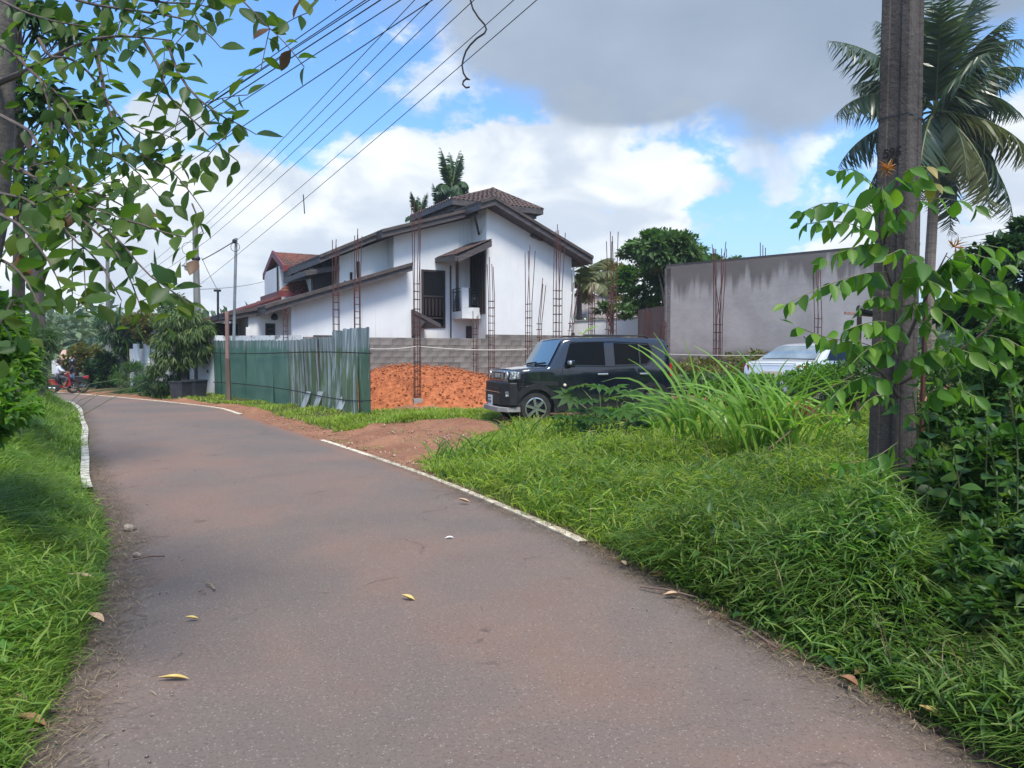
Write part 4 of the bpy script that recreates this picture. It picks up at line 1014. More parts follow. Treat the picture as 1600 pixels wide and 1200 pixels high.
PB = on_ground(310, 27.4)
pb = thing('street_pole', 'slim grey concrete pole with a curved street lamp beside the bamboo bush', 'utility pole', PB)
part('shaft', MB().tube([(0, 0, -.3), (0, 0, 3), (-.02, 0, 6.6)], [.17, .14, .10], 8), 'pole_grey', pb, local=True, smooth=True)
q = P(303, 404, 27.4) - PB; part('lamp_arm', MB().tube([q + Vector((.0, 0, 0)), q + Vector((-.15, 0, .05)), q + Vector((-.28, 0, 0)), q + Vector((-.3, 0, -.12))], .018, 6), 'iron', pb, local=True)
q2 = q + Vector((-.3, 0, -.12)); lm = part('lamp_shade', MB().lathe(q2, [(.03, 0), (.05, -.05), (.17, -.16), (.16, -.17)], 12), 'metal_pole', pb, local=True)
part('bulb', MB().lathe(q2, [(.05, -.15), (.07, -.22), (.06, -.3), (.02, -.33)], 10), 'white_trim', lm, local=True)
part('bracket', MB().lathe(P(306, 404, 27.4) - PB, [(.15, -.06), (.17, 0), (.15, .06)], 8), 'iron', pb, local=True)
tube_thing('cable_loop', 'slack loop of cable hanging left of the slim street pole', 'cable', [P(x, y, 27.3) for x, y in ((301, 403), (294, 401), (286, 394), (284, 386), (288, 380), (296, 378), (303, 381))], .012, 'wire')
PD = on_ground(362, 24.9)
pd = thing('metal_pole', 'thin galvanised metal pole behind the fence with a small ring of cable', 'pole', PD)
part('shaft', MB().tube([Vector((0, 0, -.2)), P(369, 372, 24.9) - PD], [.055, .05], 8), 'metal_pole', pd, local=True, smooth=True)
part('insulator', MB().lathe(P(366, 377, 24.8) - PD, [(.03, -.07), (.07, -.03), (.07, .04), (.02, .08)], 8), 'iron', pd, local=True)
ct = P(367.5, 386, 24.8) - PD; part('cable_ring', MB().tube([ct + Vector((.15 * math.cos(a), 0, .15 * math.sin(a))) for a in np.linspace(0, 6.28, 20)], .01, 4), 'wire', pd, local=True)
PW = on_ground(357, 23.4)
pw = thing('wooden_post', 'leaning timber post before the green fence, pink above and dark below', 'post', PW)
mid = P(355.5, 560, 23.4) - PW; topw = P(354.5, 487, 23.4) - PW
part('lower_length', MB().bar((0, 0, -.2), mid, .13), 'post_dark', pw, local=True, bevel=.01)
part('upper_length', MB().bar(mid, topw, .10), 'post_wood', pw, local=True, bevel=.01)
PS = on_ground(340, 28)
ps = thing('gate_lamp_post', 'short dark lamp post behind the whitewashed wall', 'lamp post', PS)
t_ = P(340.5, 454, 28) - PS; part('shaft', MB().tube([(0, 0, -.2), t_], .045, 6), 'iron', ps, local=True)
part('lamp_head', MB().box(t_ + Vector((-.02, 0, 0)), (.24, .12, .08)), 'iron', ps, local=True)
PC = on_ground(62, 20)
pc = thing('far_pole', 'speckled concrete pole among the branches at the left edge', 'utility pole', PC)
part('shaft', MB().tube([(0, 0, -.3), (0, 0, 6.6)], [.19, .15], 8), 'pole_conc', pc, local=True, smooth=True)
PE = on_ground(169, 44)
pe = thing('distant_pole', 'distant thin grey pole above the dark roadside tree', 'utility pole', PE)
part('shaft', MB().tube([(0, 0, -.3), P(168, 400, 44) - PE], [.17, .12], 6), 'pole_grey', pe, local=True)

def npz(k): return Vector((2.83, 5.57, 1.6 + (k - 1.6) * .93))
wg = 'overhead wires sloping up to the near pole'
specs = [((317, 343), 8.45, 'topmost of the four evenly spaced wires on the slim street pole'), ((318, 354), 8.15, 'second of the four evenly spaced wires on the slim street pole'),
         ((319, 365), 7.82, 'third of the four evenly spaced wires on the slim street pole'), ((320, 379), 7.5, 'lowest of the four evenly spaced wires on the slim street pole')]
for (a, z, lb) in specs:
    tube_thing('power_line', lb, 'wire', sag(P(*a, 27.4), npz(z), .12, 24), .011, 'wire', wg, 4)
tube_thing('service_wire', 'sagging wire from the thin metal pole to the near pole', 'wire', sag(P(369, 376, 24.9), npz(7.1), .1, 24), .010, 'wire', wg, 4)
tube_thing('service_wire', 'lowest wire, crossing below the metal pole top on its way up to the near pole', 'wire', sag(P(313, 444, 27.4), npz(6.86), .1, 24), .010, 'wire', wg, 4)
tube_thing('service_wire', 'short thick cable from the slim street pole to the thin metal pole', 'wire', sag(P(316, 406, 27.4), P(366, 377, 24.9), .02), .022, 'wire')
tube_thing('service_wire', 'short wire from the slim street pole down to the gate lamp post', 'wire', sag(P(315, 402, 27.4), P(340, 453, 28), .05), .012, 'wire')
lbs = ['highest of the wires from the left edge pole', 'second wire of the bundle from the left edge pole', 'third wire of the bundle from the left edge pole', 'fourth wire of the bundle from the left edge pole', 'fifth wire from the left edge pole, set a little apart', 'thin lowest wire from the left edge pole, crossing the others']
for k, (x500, xt) in enumerate(((44, 562), (55, 582), (58, 588), (69, 605), (88, 636), (125, 685))):
    sl = -x500 / (xt - 500.0); y62 = x500 - sl * 438 * .96; yN = -sl * 0 + (1414 - xt) * sl
    tube_thing('telephone_line', lbs[k], 'wire', sag(P(62, y62, 20), P(1414, yN, 5.57), .0, 24), .011 if k != 3 else .014, 'wire', 'wires from the left edge pole to the near pole', 4)
tube_thing('hanging_cable', 'loose black cable end dangling in a hook from the overhead wires', 'cable', [P(x, y, 11.1) for x, y in ((731, -30), (735, 0), (739, 14), (748, 28), (757, 38), (760, 46), (757, 52), (745, 60), (735, 70), (728, 80), (724, 92), (722, 102), (724, 114), (730, 124), (734, 125), (730, 122), (724, 127), (723, 132), (728, 137), (734, 136))], .018, 'wire', n=6)
tube_thing('hanging_wire_scrap', 'short scrap of wire hanging where two wires nearly meet', 'cable', [P(474, 304, 20), P(475, 318, 20), P(476, 334, 20)], .018, 'wire')
for k, (a, b, Y1, Y2) in enumerate((((317, 343), (200, 437), 27.4, 44), ((318, 360), (205, 442), 27.4, 44), ((319, 379), (208, 452), 27.4, 44), ((110, 455), (170, 476), 30, 44), ((60, 470), (300, 486), 34, 60), ((1500, 372), (1620, 340), 30, 26), ((1500, 384), (1620, 352), 30, 26), ((312, 452), (420, 438), 27.4, 40))):
    tube_thing('distant_wire', 'faint distant wire ' + ['running on left from the street pole top', 'running on left below the topmost one', 'running on left, lowest from the street pole', 'ending at the distant pole', 'crossing low behind the street pole', 'upper of two at the right behind the palm', 'lower of two at the right behind the palm', 'from the street pole to the red gabled house'][k], 'wire', sag(P(*a, Y1), P(*b, Y2), .1), .012, 'wire', None, 4)

# ---------------------------------------------------------------- cars
class Shell:
    """a car body lofted through cross sections; W(x,z) is the half width at a point of the side"""
    def __init__(s, xs, top, W, bot, axles, ra):
        s.xs, s.topk, s.W, s.botk, s.ax, s.ra = xs, top, W, bot, axles, ra
    def top(s, x): return float(np.interp(x, s.topk[0], s.topk[1]))
    def bot(s, x):
        b = float(np.interp(x, s.botk[0], s.botk[1]))
        for c, zc in s.ax:
            if abs(x - c) < s.ra: b = max(b, zc + math.sqrt(s.ra ** 2 - (x - c) ** 2))
        return b
    def body(s):
        xs = sorted(set(list(s.xs) + [c + s.ra * math.cos(math.pi * k / 14) for c, _ in s.ax for k in range(15)])); rows = []
        for x in xs:
            t, b = s.top(x), s.bot(x); half = []
            zt = t - .05 * min(1, (t - b) / .3)
            for k in range(13):
                z = b + (zt - b) * (k / 12); half.append((x, s.W(x, z), z))
            w = s.W(x, zt)
            half += [(x, w - .018, t - .018), (x, w - .055, t)]
            for k in (1, 2, 3): half.append((x, (w - .055) * (1 - k / 4), t + .012 * math.sin(k / 4 * math.pi / 2)))
            row = half + [(x, 0, t + .013)] + [(x, -y, z) for (_, y, z) in reversed(half)]
            rows.append([Vector(p) for p in row])
        mb = MB().grid(rows); n = len(rows[0])
        mb.f.append(tuple(range(n))); mb.f.append(tuple(len(mb.v) - 1 - k for k in range(n))); return mb
    def panel(s, poly, sgn, out=.008, th=.01, sub=4):
        """panel lying on the side, poly in (x,z)"""
        n = []
        for i in range(len(poly)):
            a, b = poly[i], poly[(i + 1) % len(poly)]
            for k in range(sub): n.append((a[0] + (b[0] - a[0]) * k / sub, a[1] + (b[1] - a[1]) * k / sub))
        cx = sum(p[0] for p in n) / len(n); cz = sum(p[1] for p in n) / len(n)
        mb = MB(); o = [Vector((x, sgn * (s.W(x, z) + out), z)) for x, z in n]; i_ = [Vector((x, sgn * (s.W(x, z) + out - th), z)) for x, z in n]
        c = Vector((cx, sgn * (s.W(cx, cz) + out), cz)); m = len(n)
        return mb.add(o + i_ + [c], [(2 * m, k, (k + 1) % m) for k in range(m)] + [(k, (k + 1) % m, m + (k + 1) % m, m + k) for k in range(m)])
    def band(s, pts, sgn, w=.01, out=.006):
        mb = MB()
        for a, b in zip(pts, pts[1:]):
            va = Vector((a[0], sgn * (s.W(*a) + out), a[1])); vb = Vector((b[0], sgn * (s.W(*b) + out), b[1])); mb.bar(va, vb, w, w, up=(0, 1, 0))
        return mb
def arch(s, c, zc, sgn, r0, r1, out, a0=0, a1=180):
    mb = MB(); rows = []
    for k in range(19):
        a = R(a0 + (a1 - a0) * k / 18); row = []
        for r, o in ((r0, .0), (r0, out), (r1, out), (r1, .0)):
            x, z = c + r * math.cos(a), zc + r * math.sin(a); row.append(Vector((x, sgn * (s.W(x, max(z, .3)) + o), z)))
        rows.append(row)
    return mb.grid(rows)
def wheel(par, c, sgn, r, rimr, w, spokes=6, name='wheel'):
    wl = part(name, MB().lathe(c, [(rimr, -w / 2), (r - .02, -w / 2), (r, -w / 2 + .03), (r, w / 2 - .03), (r - .02, w / 2), (rimr, w / 2)], 28, 'Y', False), 'tyre', par, local=True, smooth=True)
    mb = MB(); y = c[1] + sgn * (w / 2 - .02)
    prof = [(rimr, -.015), (rimr, .015), (rimr - .025, .02), (rimr - .03, -.015)]
    rows = [[Vector((c[0] + q * math.cos(a), y + sgn * hh, c[2] + q * math.sin(a))) for q, hh in prof] for a in (2 * math.pi * k / 28 for k in range(29))]
    mb.grid(rows)
    for k in range(spokes):
        a = 2 * math.pi * (k + .3) / spokes; d = Vector((math.cos(a), 0, math.sin(a)))
        mb.bar(Vector((c[0], y, c[2])) + d * .03, Vector((c[0], y, c[2])) + d * (rimr - .01), .05, .06, up=(0, 1, 0))
    mb.lathe((c[0], y, c[2]), [(.05, -.02), (.05, .02)], 10, 'Y'); part('rim', mb, 'rim', wl, local=True)
    mb = MB().lathe((c[0], c[1] + sgn * (w / 2 - .09), c[2]), [(rimr - .02, -.01), (rimr - .02, .01)], 20, 'Y'); part('brake_disc', mb, 'iron', wl, local=True)
    return wl

# dark boxy car: front wheel and rear wheel placed on the plot
fr_, re_ = Vector((.427, 13.8, 0)), Vector((2.82, 14.6, 0)); FW = (fr_ - re_).normalized(); LT = Vector((-FW.y, FW.x, 0))
cc = (fr_ + re_) / 2 - LT * .66; cc.z = .19
car = thing('dark_car', 'glossy black boxy compact car with roof rails and silver alloy wheels', 'car', cc, math.atan2(FW.y, FW.x))
SC = 1.02
def Wc(x, z):
    w = .735
    if z > 1.02: w -= (z - 1.02) * .19
    if z < .45: w -= (.45 - z) * .10
    w -= .16 * max(0, (x - 1.35) / .38) ** 2 + .07 * max(0, (-x - 1.35) / .34) ** 2
    return w
cs = Shell([1.735, 1.72, 1.68, 1.6, 1.5, 1.3, 1.15, 1.0, .93, .86, .78, .70, .62, .45, .2, -.1, -.4, -.8, -1.1, -1.3, -1.45, -1.55, -1.61, -1.645, -1.66],
           ([-1.66, -1.645, -1.61, -1.55, -1.45, -.6, .5, .63, .68, .96, 1.0, 1.3, 1.6, 1.68, 1.72, 1.735], [1.05, 1.25, 1.47, 1.585, 1.62, 1.645, 1.625, 1.60, 1.57, 1.09, 1.075, 1.06, 1.03, 1.01, .985, .95]),
           Wc, ([-1.66, -1.5, -.9, .9, 1.5, 1.735], [.42, .28, .21, .21, .26, .36]), [(1.23, .30), (-1.23, .30)], .36)
b = part('body', cs.body(), 'carpaint', car, local=True, smooth=True, angle=42)
part('underbody', MB().box((0, 0, .33), (3.0, 1.1, .26)).box((0, 0, .55), (1.7, 1.3, .3)), 'iron', car, local=True)
for c in (1.23, -1.23): part('wheel_well', MB().box((c, 0, .50), (.74, 1.36, .36)), 'iron', car, local=True)
# windscreen, wipers
def ws(u, v): x = .955 - .262 * v; z = 1.105 + .45 * v; return Vector((x + .012, (u * 2 - 1) * (.655 - .05 * v), z + .008))
mb = MB().grid([[ws(i / 8, j / 5) + Vector((.012 * math.sin(math.pi * i / 8), 0, 0)) for i in range(9)] for j in range(6)])
M['wsglass'] = mat('windscreen_glass', (.06, .10, .12), rough=.04, spec=.8, coat=.6)
part('windscreen', mb, 'wsglass', car, local=True, smooth=True)
mb = MB()
for u0, u1 in ((.15, .5), (.5, .88)): mb.bar(ws(u0, .03) + Vector((.02, 0, .0)), ws(u1, .10) + Vector((.02, 0, .0)), .018); mb.bar(ws(u0, -.04) + Vector((.01, 0, 0)), ws(u0, .03) + Vector((.02, 0, 0)), .02)
part('wiper', mb, 'iron', car, local=True)
for sgn in (1, -1):
    for poly in ([(.66, 1.12), (.52, 1.52), (-.19, 1.545), (-.19, 1.10)], [(-.40, 1.11), (-.40, 1.535), (-1.13, 1.50), (-1.19, 1.42), (-1.17, 1.20), (-1.09, 1.13)]):
        part('side_window', cs.panel(poly, sgn, .006), 'darkglass', car, local=True)
    part('window_trim', cs.band([(.66, 1.10), (-.2, 1.08), (-.42, 1.085), (-1.1, 1.11), (-1.2, 1.2), (-1.21, 1.43), (-1.14, 1.53), (-.4, 1.56), (.5, 1.54)], sgn, .016), 'carblack', car, local=True)
    part('window_divider', cs.band([(-.93, 1.12), (-.93, 1.52)], sgn, .035), 'carblack', car, local=True)
    part('door_seam', cs.band([(.70, 1.06), (.72, .9), (.66, .35)], sgn, .008, .001), 'iron', car, local=True)
    part('door_seam', cs.band([(-.30, 1.56), (-.30, .35)], sgn, .008, .001), 'iron', car, local=True)
    part('door_seam', cs.band([(-1.24, 1.1), (-1.22, .8), (-1.0, .66), (-.84, .4)], sgn, .008, .001), 'iron', car, local=True)
    for x in (-.12, -1.02):
        y = sgn * (Wc(x, .93) + .03); part('door_handle', MB().bar((x - .11, y, .935), (x + .11, y, .935), .022, .034), 'chrome', car, local=True, bevel=.006)
    for c, a0, a1 in ((1.23, -8, 192), (-1.23, -8, 192)):
        part('wheel_arch_trim', arch(cs, c, .30, sgn, .362, .46, .022, a0, a1), 'carblack', car, local=True, smooth=True)
    part('sill_trim', cs.panel([(.84, .24), (.84, .36), (-.84, .36), (-.84, .24)], sgn, .02, .03), 'carblack', car, local=True)
    part('fender_trim', cs.panel([(1.66, .80), (1.25, .82), (.80, .80), (.78, .73), (1.25, .74), (1.64, .70)], sgn, .012, .02), 'carblack', car, local=True)
    part('side_marker', MB().lathe((.66, sgn * (Wc(.7, .7) + .01), .735), [(.028, -.01), (.028, .01), (.018, .018)], 12, 'Y'), 'amber', car, local=True)
    mi = part('mirror', MB().box((.55, sgn * .80, 1.14), (.10, .17, .14)).bar((.58, sgn * .70, 1.08), (.56, sgn * .78, 1.10), .05), 'chrome' if sgn > 9 else 'carpaint', car, local=True, bevel=.03)
    part('mirror_cap', MB().box((.585, sgn * .81, 1.155), (.07, .15, .09)), 'chrome', mi, local=True, bevel=.03)
    part('roof_rail', MB().tube([(.25, sgn * .55, 1.65), (.18, sgn * .55, 1.685), (-1.1, sgn * .55, 1.68), (-1.2, sgn * .55, 1.645)], .016, 6), 'carblack', car, local=True)
    hl = MB(); y0, y1 = sgn * .40, sgn * .655
    hl.prism([(1.748, y0, .84), (1.70, y1, .84), (1.69, y1, 1.0), (1.735, y0, .99)], (-.08, 0, 0))
    hl.prism([(1.70, y1, .84), (1.55, sgn * .728, .86), (1.55, sgn * .728, .985), (1.69, y1, 1.0)], (-.04, -sgn * .05, 0))
    h_ = part('headlight', hl, 'lamp', car, local=True, bevel=.01)
    part('lamp_ring', MB().lathe((1.735, sgn * .53, .925), [(.055, 0), (.07, .0), (.07, .022), (.05, .02)], 16, 'X'), 'chrome', h_, local=True)
    part('tail_lamp', MB().box((-1.64, sgn * .63, 1.0), (.05, .13, .26)), 'redlamp', car, local=True, bevel=.01)
    part('fog_recess', MB().box((1.76, sgn * .62, .58), (.06, .10, .10), rz=-sgn * .4), 'lamp', car, local=True)
    for c in (1.23, -1.23): wheel(car, (c, sgn * .64, .30), sgn, .305, .215, .165, 6)
gr = part('grille', MB().box((1.745, 0, .915), (.02, .80, .15)), 'carblack', car, local=True)
mb = MB().bar((1.752, -.42, .985), (1.752, .42, .985), .02, .02)
for y in (-.36, -.31, -.26, .26, .31, .36): mb.box((1.76, y, .905), (.014, .022, .11))
part('chrome_bar', mb, 'chrome', gr, local=True)
part('badge_panel', MB().box((1.757, 0, .91), (.006, .36, .09)), 'lamp', gr, local=True)
mb = MB(); mb.prism([(1.74, -.70, .36), (1.84, -.5, .36), (1.86, 0, .36), (1.84, .5, .36), (1.74, .70, .36), (1.60, .74, .36), (1.60, -.74, .36)], (0, 0, .43)); bp = part('front_bumper', mb, 'carblack', car, local=True, bevel=.02)
part('air_intake', MB().box((1.852, 0, .655), (.02, .80, .07)).box((1.85, 0, .46), (.02, .90, .16)), 'iron', bp, local=True)
part('trim_line', MB().box((1.856, 0, .605), (.014, .84, .012)), 'chrome', bp, local=True)
mb = MB(); mb.prism([(1.78, -.66, .24), (1.90, -.45, .24), (1.92, 0, .24), (1.90, .45, .24), (1.78, .66, .24), (1.5, .70, .24), (1.5, -.70, .24)], (0, 0, .09)); part('skid_plate', mb, 'post_dark' if False else 'stub', bp, local=True, bevel=.01)
pl = part('number_plate', MB().box((1.87, -.12, .43), (.012, .26, .20)), 'plate', car, local=True)
mb = MB()
for k in range(4): mb.box((1.878, -.20 + .045 * k, .47), (.003, .026, .03))
for k in range(4): mb.box((1.878, -.21 + .055 * k, .40), (.003, .03, .055))
part('plate_marks', mb, 'plate_ink', pl, local=True)
part('tailgate_handle', MB().tube([(-1.70, .40, .86), (-1.73, .42, .95), (-1.70, .40, 1.05)], .015, 6), 'chrome', car, local=True)
part('antenna', MB().tube([(-1.2, 0, 1.62), (-1.3, 0, 1.70)], .012, 5), 'iron', car, local=True)
part('rear_window', MB().box((-1.63, 0, 1.32), (.03, 1.05, .34), rot=Matrix.Rotation(R(-9), 3, 'Y')), 'darkglass', car, local=True)
car.scale = (SC, SC, SC)

# white saloon seen from behind through the weeds
SF = Vector((.78, .62, 0)).normalized(); rc = P(1206, 600, 15.9); sc_ = Vector((rc.x, rc.y, 0)) + SF * 2.1; sc_.z = .33
sal = thing('white_saloon', 'silver white saloon car parked behind tall weeds by the bare concrete wall', 'car', sc_, math.atan2(SF.y, SF.x))
def Ws(x, z):
    w = .84
    if z > .92: w -= (z - .92) * .42
    if z < .4: w -= (.4 - z) * .15
    w -= .20 * max(0, (x - 1.5) / .65) ** 2 + .13 * max(0, (-x - 1.5) / .6) ** 2
    return w
ss = Shell([2.13, 2.1, 2.0, 1.8, 1.6, 1.35, 1.1, .95, .75, .5, .25, 0, -.3, -.6, -.8, -1.0, -1.2, -1.4, -1.55, -1.7, -1.9, -2.02, -2.08, -2.1],
           ([-2.1, -2.08, -2.02, -1.9, -1.52, -1.45, -.85, -.7, -.3, .1, .3, 1.0, 1.1, 1.8, 2.1, 2.13], [.75, .93, 1.0, 1.03, 1.05, 1.07, 1.37, 1.41, 1.44, 1.43, 1.40, .98, .96, .88, .72, .62]),
           Ws, ([-2.1, -1.9, -1, 1, 2.13], [.35, .25, .2, .2, .3]), [(1.28, .30), (-1.25, .30)], .35)
part('body', ss.body(), 'silver', sal, local=True, smooth=True, angle=50)
part('wheel_well', MB().box((1.28, 0, .45), (.72, 1.5, .32)).box((-1.25, 0, .45), (.72, 1.5, .32)), 'iron', sal, local=True)
rows = [[Vector((-1.47 + .60 * v - .012, (u * 2 - 1) * (.66 - .12 * v), 1.085 + .29 * v + .02 * math.sin(v * 3.1) + .012)) for u in np.linspace(0, 1, 9)] for v in np.linspace(0, 1, 6)]
M['rearglass'] = mat('rear_glass', (.12, .16, .18), (.22, .27, .29), 1.5, .05, spec=1, coat=1)
part('rear_window', MB().grid(rows), 'rearglass', sal, local=True, smooth=True)
for sgn in (1, -1):
    part('side_window', ss.panel([(.75, 1.0), (.25, 1.36), (-.8, 1.35), (-1.25, 1.06)], sgn, .006), 'darkglass', sal, local=True)
    part('tail_lamp', MB().box((-2.0, sgn * .66, .86), (.14, .2, .20), rz=-sgn * .35), 'redlamp', sal, local=True, bevel=.02)
    for c in (1.28, -1.25): wheel(sal, (c, sgn * .74, .30), sgn, .30, .2, .17, 5)
    part('mirror', MB().box((.72, sgn * .93, 1.02), (.1, .18, .12)), 'silver', sal, local=True, bevel=.03)
part('boot_seam', MB().bar((-2.085, -.55, .99), (-2.085, .55, .99), .012).bar((-2.11, -.55, .62), (-2.11, .55, .62), .012), 'iron', sal, local=True)
part('number_plate', MB().box((-2.11, 0, .76), (.02, .5, .12)), 'amber', sal, local=True)
part('rear_bumper', MB().box((-2.08, 0, .48), (.14, 1.5, .24)), 'silver', sal, local=True, bevel=.04)
part('antenna', MB().tube([(-.62, 0, 1.42), (-.66, 0, 1.50), (-.82, 0, 1.60)], .012, 5), 'iron', sal, local=True)

# ---------------------------------------------------------------- riders
def skinned(name, verts, edges, radii, m, parent, sub=1):
    me = bpy.data.meshes.new(name); me.from_pydata(verts, edges, []); me.materials.append(M[m]); o = link(name, me, parent)
    sk = o.modifiers.new('skin', 'SKIN'); sk.use_smooth_shade = True
    if not me.skin_vertices: pass
    for i, r in enumerate(radii):
        me.skin_vertices[0].data[i].radius = (r, r) if not isinstance(r, tuple) else r
    me.skin_vertices[0].data[0].use_root = True
    sb = o.modifiers.new('sub', 'SUBSURF'); sb.levels = sub; sb.render_levels = sub; return o
def ensure_skin(o): pass
def rider(label, loc, rz, shirt, legs_m, helmet, arm_z=1.0, foot=(.25, .30)):
    """seated rider facing local +x; seat height .75"""
    p = thing('person', label, 'person', loc, rz)
    H_ = (0, 0, .82)
    V = [H_, (.02, 0, 1.02), (.06, 0, 1.24), (.08, 0, 1.34), (.09, 0, 1.42)]; Ed = [(0, 1), (1, 2), (2, 3), (3, 4)]; Rr = [.13, .125, .14, .07, .055]
    for s in (1, -1):
        k = len(V); V += [(.06, s * .17, 1.28), (.20, s * .22, 1.08), (.42, s * .22, arm_z), (.50, s * .22, arm_z + .01), (.06, s * .10, .80), (.44, s * .15, .74), (foot[0], s * .17, foot[1]), (foot[0] + .16, s * .17, foot[1] - .04)]
        Ed += [(2, k), (k, k + 1), (k + 1, k + 2), (k + 2, k + 3), (0, k + 4), (k + 4, k + 5), (k + 5, k + 6), (k + 6, k + 7)]; Rr += [.06, .045, .033, .035, .095, .065, .042, .035]
    skinned('body', V, Ed, Rr, 'skin', p)
    # head
    mb = MB().lathe((.10, 0, 1.52), [(.02, -.13), (.06, -.11), (.085, -.04), (.09, .03), (.07, .09), (.02, .12)], 14); hd = part('head', mb, 'skin', p, local=True, smooth=True, angle=180)
    part('nose', MB().box((.195, 0, 1.51), (.03, .025, .045)), 'skin', hd, local=True, bevel=.008)
    for s in (1, -1): part('eye', MB().box((.18, s * .035, 1.54), (.012, .02, .012)), 'iron', hd, local=True)
    if helmet: part('helmet', MB().lathe((.085, 0, 1.53), [(.10, -.12), (.135, -.06), (.14, .03), (.115, .10), (.06, .145), (.01, .155)], 16), 'carpaint', p, local=True, smooth=True, angle=180)
    else: part('hair', MB().lathe((.08, 0, 1.55), [(.085, -.10), (.10, -.02), (.095, .05), (.06, .11), (.01, .125)], 14), 'hair', p, local=True, smooth=True, angle=180)
    V2 = [(0, 0, .80), (.02, 0, 1.02), (.06, 0, 1.24), (.075, 0, 1.33)]; E2 = [(0, 1), (1, 2), (2, 3)]; R2 = [.155, .15, .165, .09]
    for s in (1, -1):
        k = len(V2); V2 += [(.06, s * .17, 1.28), (.19, s * .22, 1.10), (.27, s * .22, 1.07)]; E2 += [(2, k), (k, k + 1), (k + 1, k + 2)]; R2 += [.075, .06, .055]
    skinned('shirt', V2, E2, R2, shirt, p)
    V3 = [(0, 0, .80)]; E3 = []; R3 = [.15]
    for s in (1, -1):
        k = len(V3); V3 += [(.10, s * .11, .80), (.42, s * .15, .74), (foot[0] + .10, s * .165, (foot[1] + .74) / 2)]; E3 += [(0, k), (k, k + 1), (k + 1, k + 2)]; R3 += [.115, .08, .06]
    skinned('trousers', V3, E3, R3, legs_m, p)
    p.scale = (.87, .87, .87)
    for s in (1, -1): part('shoe', MB().box((foot[0] + .10, s * .17, foot[1] - .06), (.26, .09, .08)), 'iron', p, local=True, bevel=.02)
    return p
def scooter(label, loc, rz, pm, name='motor_scooter', sporty=False):
    t = thing(name, label, 'motorcycle', loc, rz, None)
    for x, nm in ((.62, 'wheel'), (-.62, 'wheel')):
        w = part(nm, MB().lathe((x, 0, .28), [(.19, -.045), (.26, -.05), (.28, -.02), (.28, .02), (.26, .05), (.19, .045)], 20, 'Y', False), 'tyre', t, local=True, smooth=True)
        mb = MB().lathe((x, 0, .28), [(.05, -.05), (.05, .05)], 10, 'Y')
        for k in range(5): a = k * 1.2566; mb.bar((x, 0, .28), (x + .2 * math.cos(a), 0, .28 + .2 * math.sin(a)), .03)
        part('rim', mb, 'rim', w, local=True)
    part('fork', MB().bar((.62, .07, .28), (.42, .06, .85), .035).bar((.62, -.07, .28), (.42, -.06, .85), .035), 'iron', t, local=True)
    mb = MB().prism([(.52, -.10, .42), (.46, -.10, .95), (.34, -.10, .92), (.28, -.10, .35), (-.1, -.10, .30), (-.25, -.10, .45), (-.80, -.10, .66), (-.86, -.10, .78), (-.2, -.10, .70), (.0, -.10, .48), (.3, -.10, .28)], (0, .20, 0))
    part('body_panel', mb, pm, t, local=True, bevel=.03)
    part('engine', MB().box((-.15, 0, .32), (.5, .22, .22)).box((-.45, .12, .30), (.4, .05, .1)), 'iron', t, local=True, bevel=.02)
    part('seat', MB().box((-.30, 0, .77), (.72, .24, .10)), 'iron', t, local=True, bevel=.03)
    part('front_mudguard', arc_guard(.62, .28, .33, 40, 150), pm, t, local=True); part('rear_mudguard', arc_guard(-.62, .28, .33, 30, 150), 'iron', t, local=True)
    hb = part('handlebar', MB().tube([(.34, .34, 1.02), (.42, .16, .98), (.42, -.16, .98), (.34, -.34, 1.02)], .015, 6), 'iron', t, local=True)
    for s in (1, -1):
        part('mirror', MB().tube([(.38, s * .24, 1.0), (.36, s * .28, 1.16)], .007, 4).box((.35, s * .29, 1.2), (.02, .11, .08)), 'iron', hb, local=True)
    part('headlight', MB().lathe((.50, 0, .86), [(.07, -.03), (.08, 0), (.05, .03)], 12, 'X'), 'lamp', t, local=True)
    part('tail_lamp', MB().box((-.88, 0, .72), (.05, .12, .07)), 'redlamp', t, local=True)
    part('exhaust', MB().tube([(-.1, -.14, .26), (-.7, -.17, .34)], .045, 8), 'chrome', t, local=True, smooth=True)
    t.scale = (.87, .87, .87)
    part('stand', MB().bar((-.1, .08, .22), (-.15, .18, .03), .025), 'iron', t, local=True)
    return t
def arc_guard(cx, cz, r, a0, a1):
    rows = []
    for k in range(9):
        a = R(a0 + (a1 - a0) * k / 8); rows.append([Vector((cx + r * math.cos(a), y, cz + r * math.sin(a))) for y in (-.06, .06)] + [Vector((cx + (r + .015) * math.cos(a), y, cz + (r + .015) * math.sin(a))) for y in (.06, -.06)])
    return MB().grid(rows)
l1 = P(106, 600, 31.0); l1.z = base_z(31.0) + .01
l2 = P(90.5, 600, 30.4); l2.z = base_z(30.4) + .01
mc = scooter('dark motorcycle with a red tail on the far bend, rear wheel nearest the hedge', l1, R(205), 'carblack', 'motorcycle')
part('tail_cowl', MB().prism([(-.55, -.11, .80), (-.90, -.09, .86), (-.92, -.09, .70), (-.6, -.11, .66)], (0, .2, 0)), 'redpaint', mc, local=True, bevel=.03)
rider('person in black top and dark helmet riding the motorcycle', l1 + Vector((.24, .1, 0)), R(205), 'cloth_black', 'cloth_blue', True)
scooter('red scooter half hidden by the left grass bank', l2, R(25), 'redpaint')
l3 = l2 + Vector((0, 0, 0))
rider('person in a white shirt sitting on the red scooter', l3, R(25), 'cloth_white', 'cloth_dark', False)

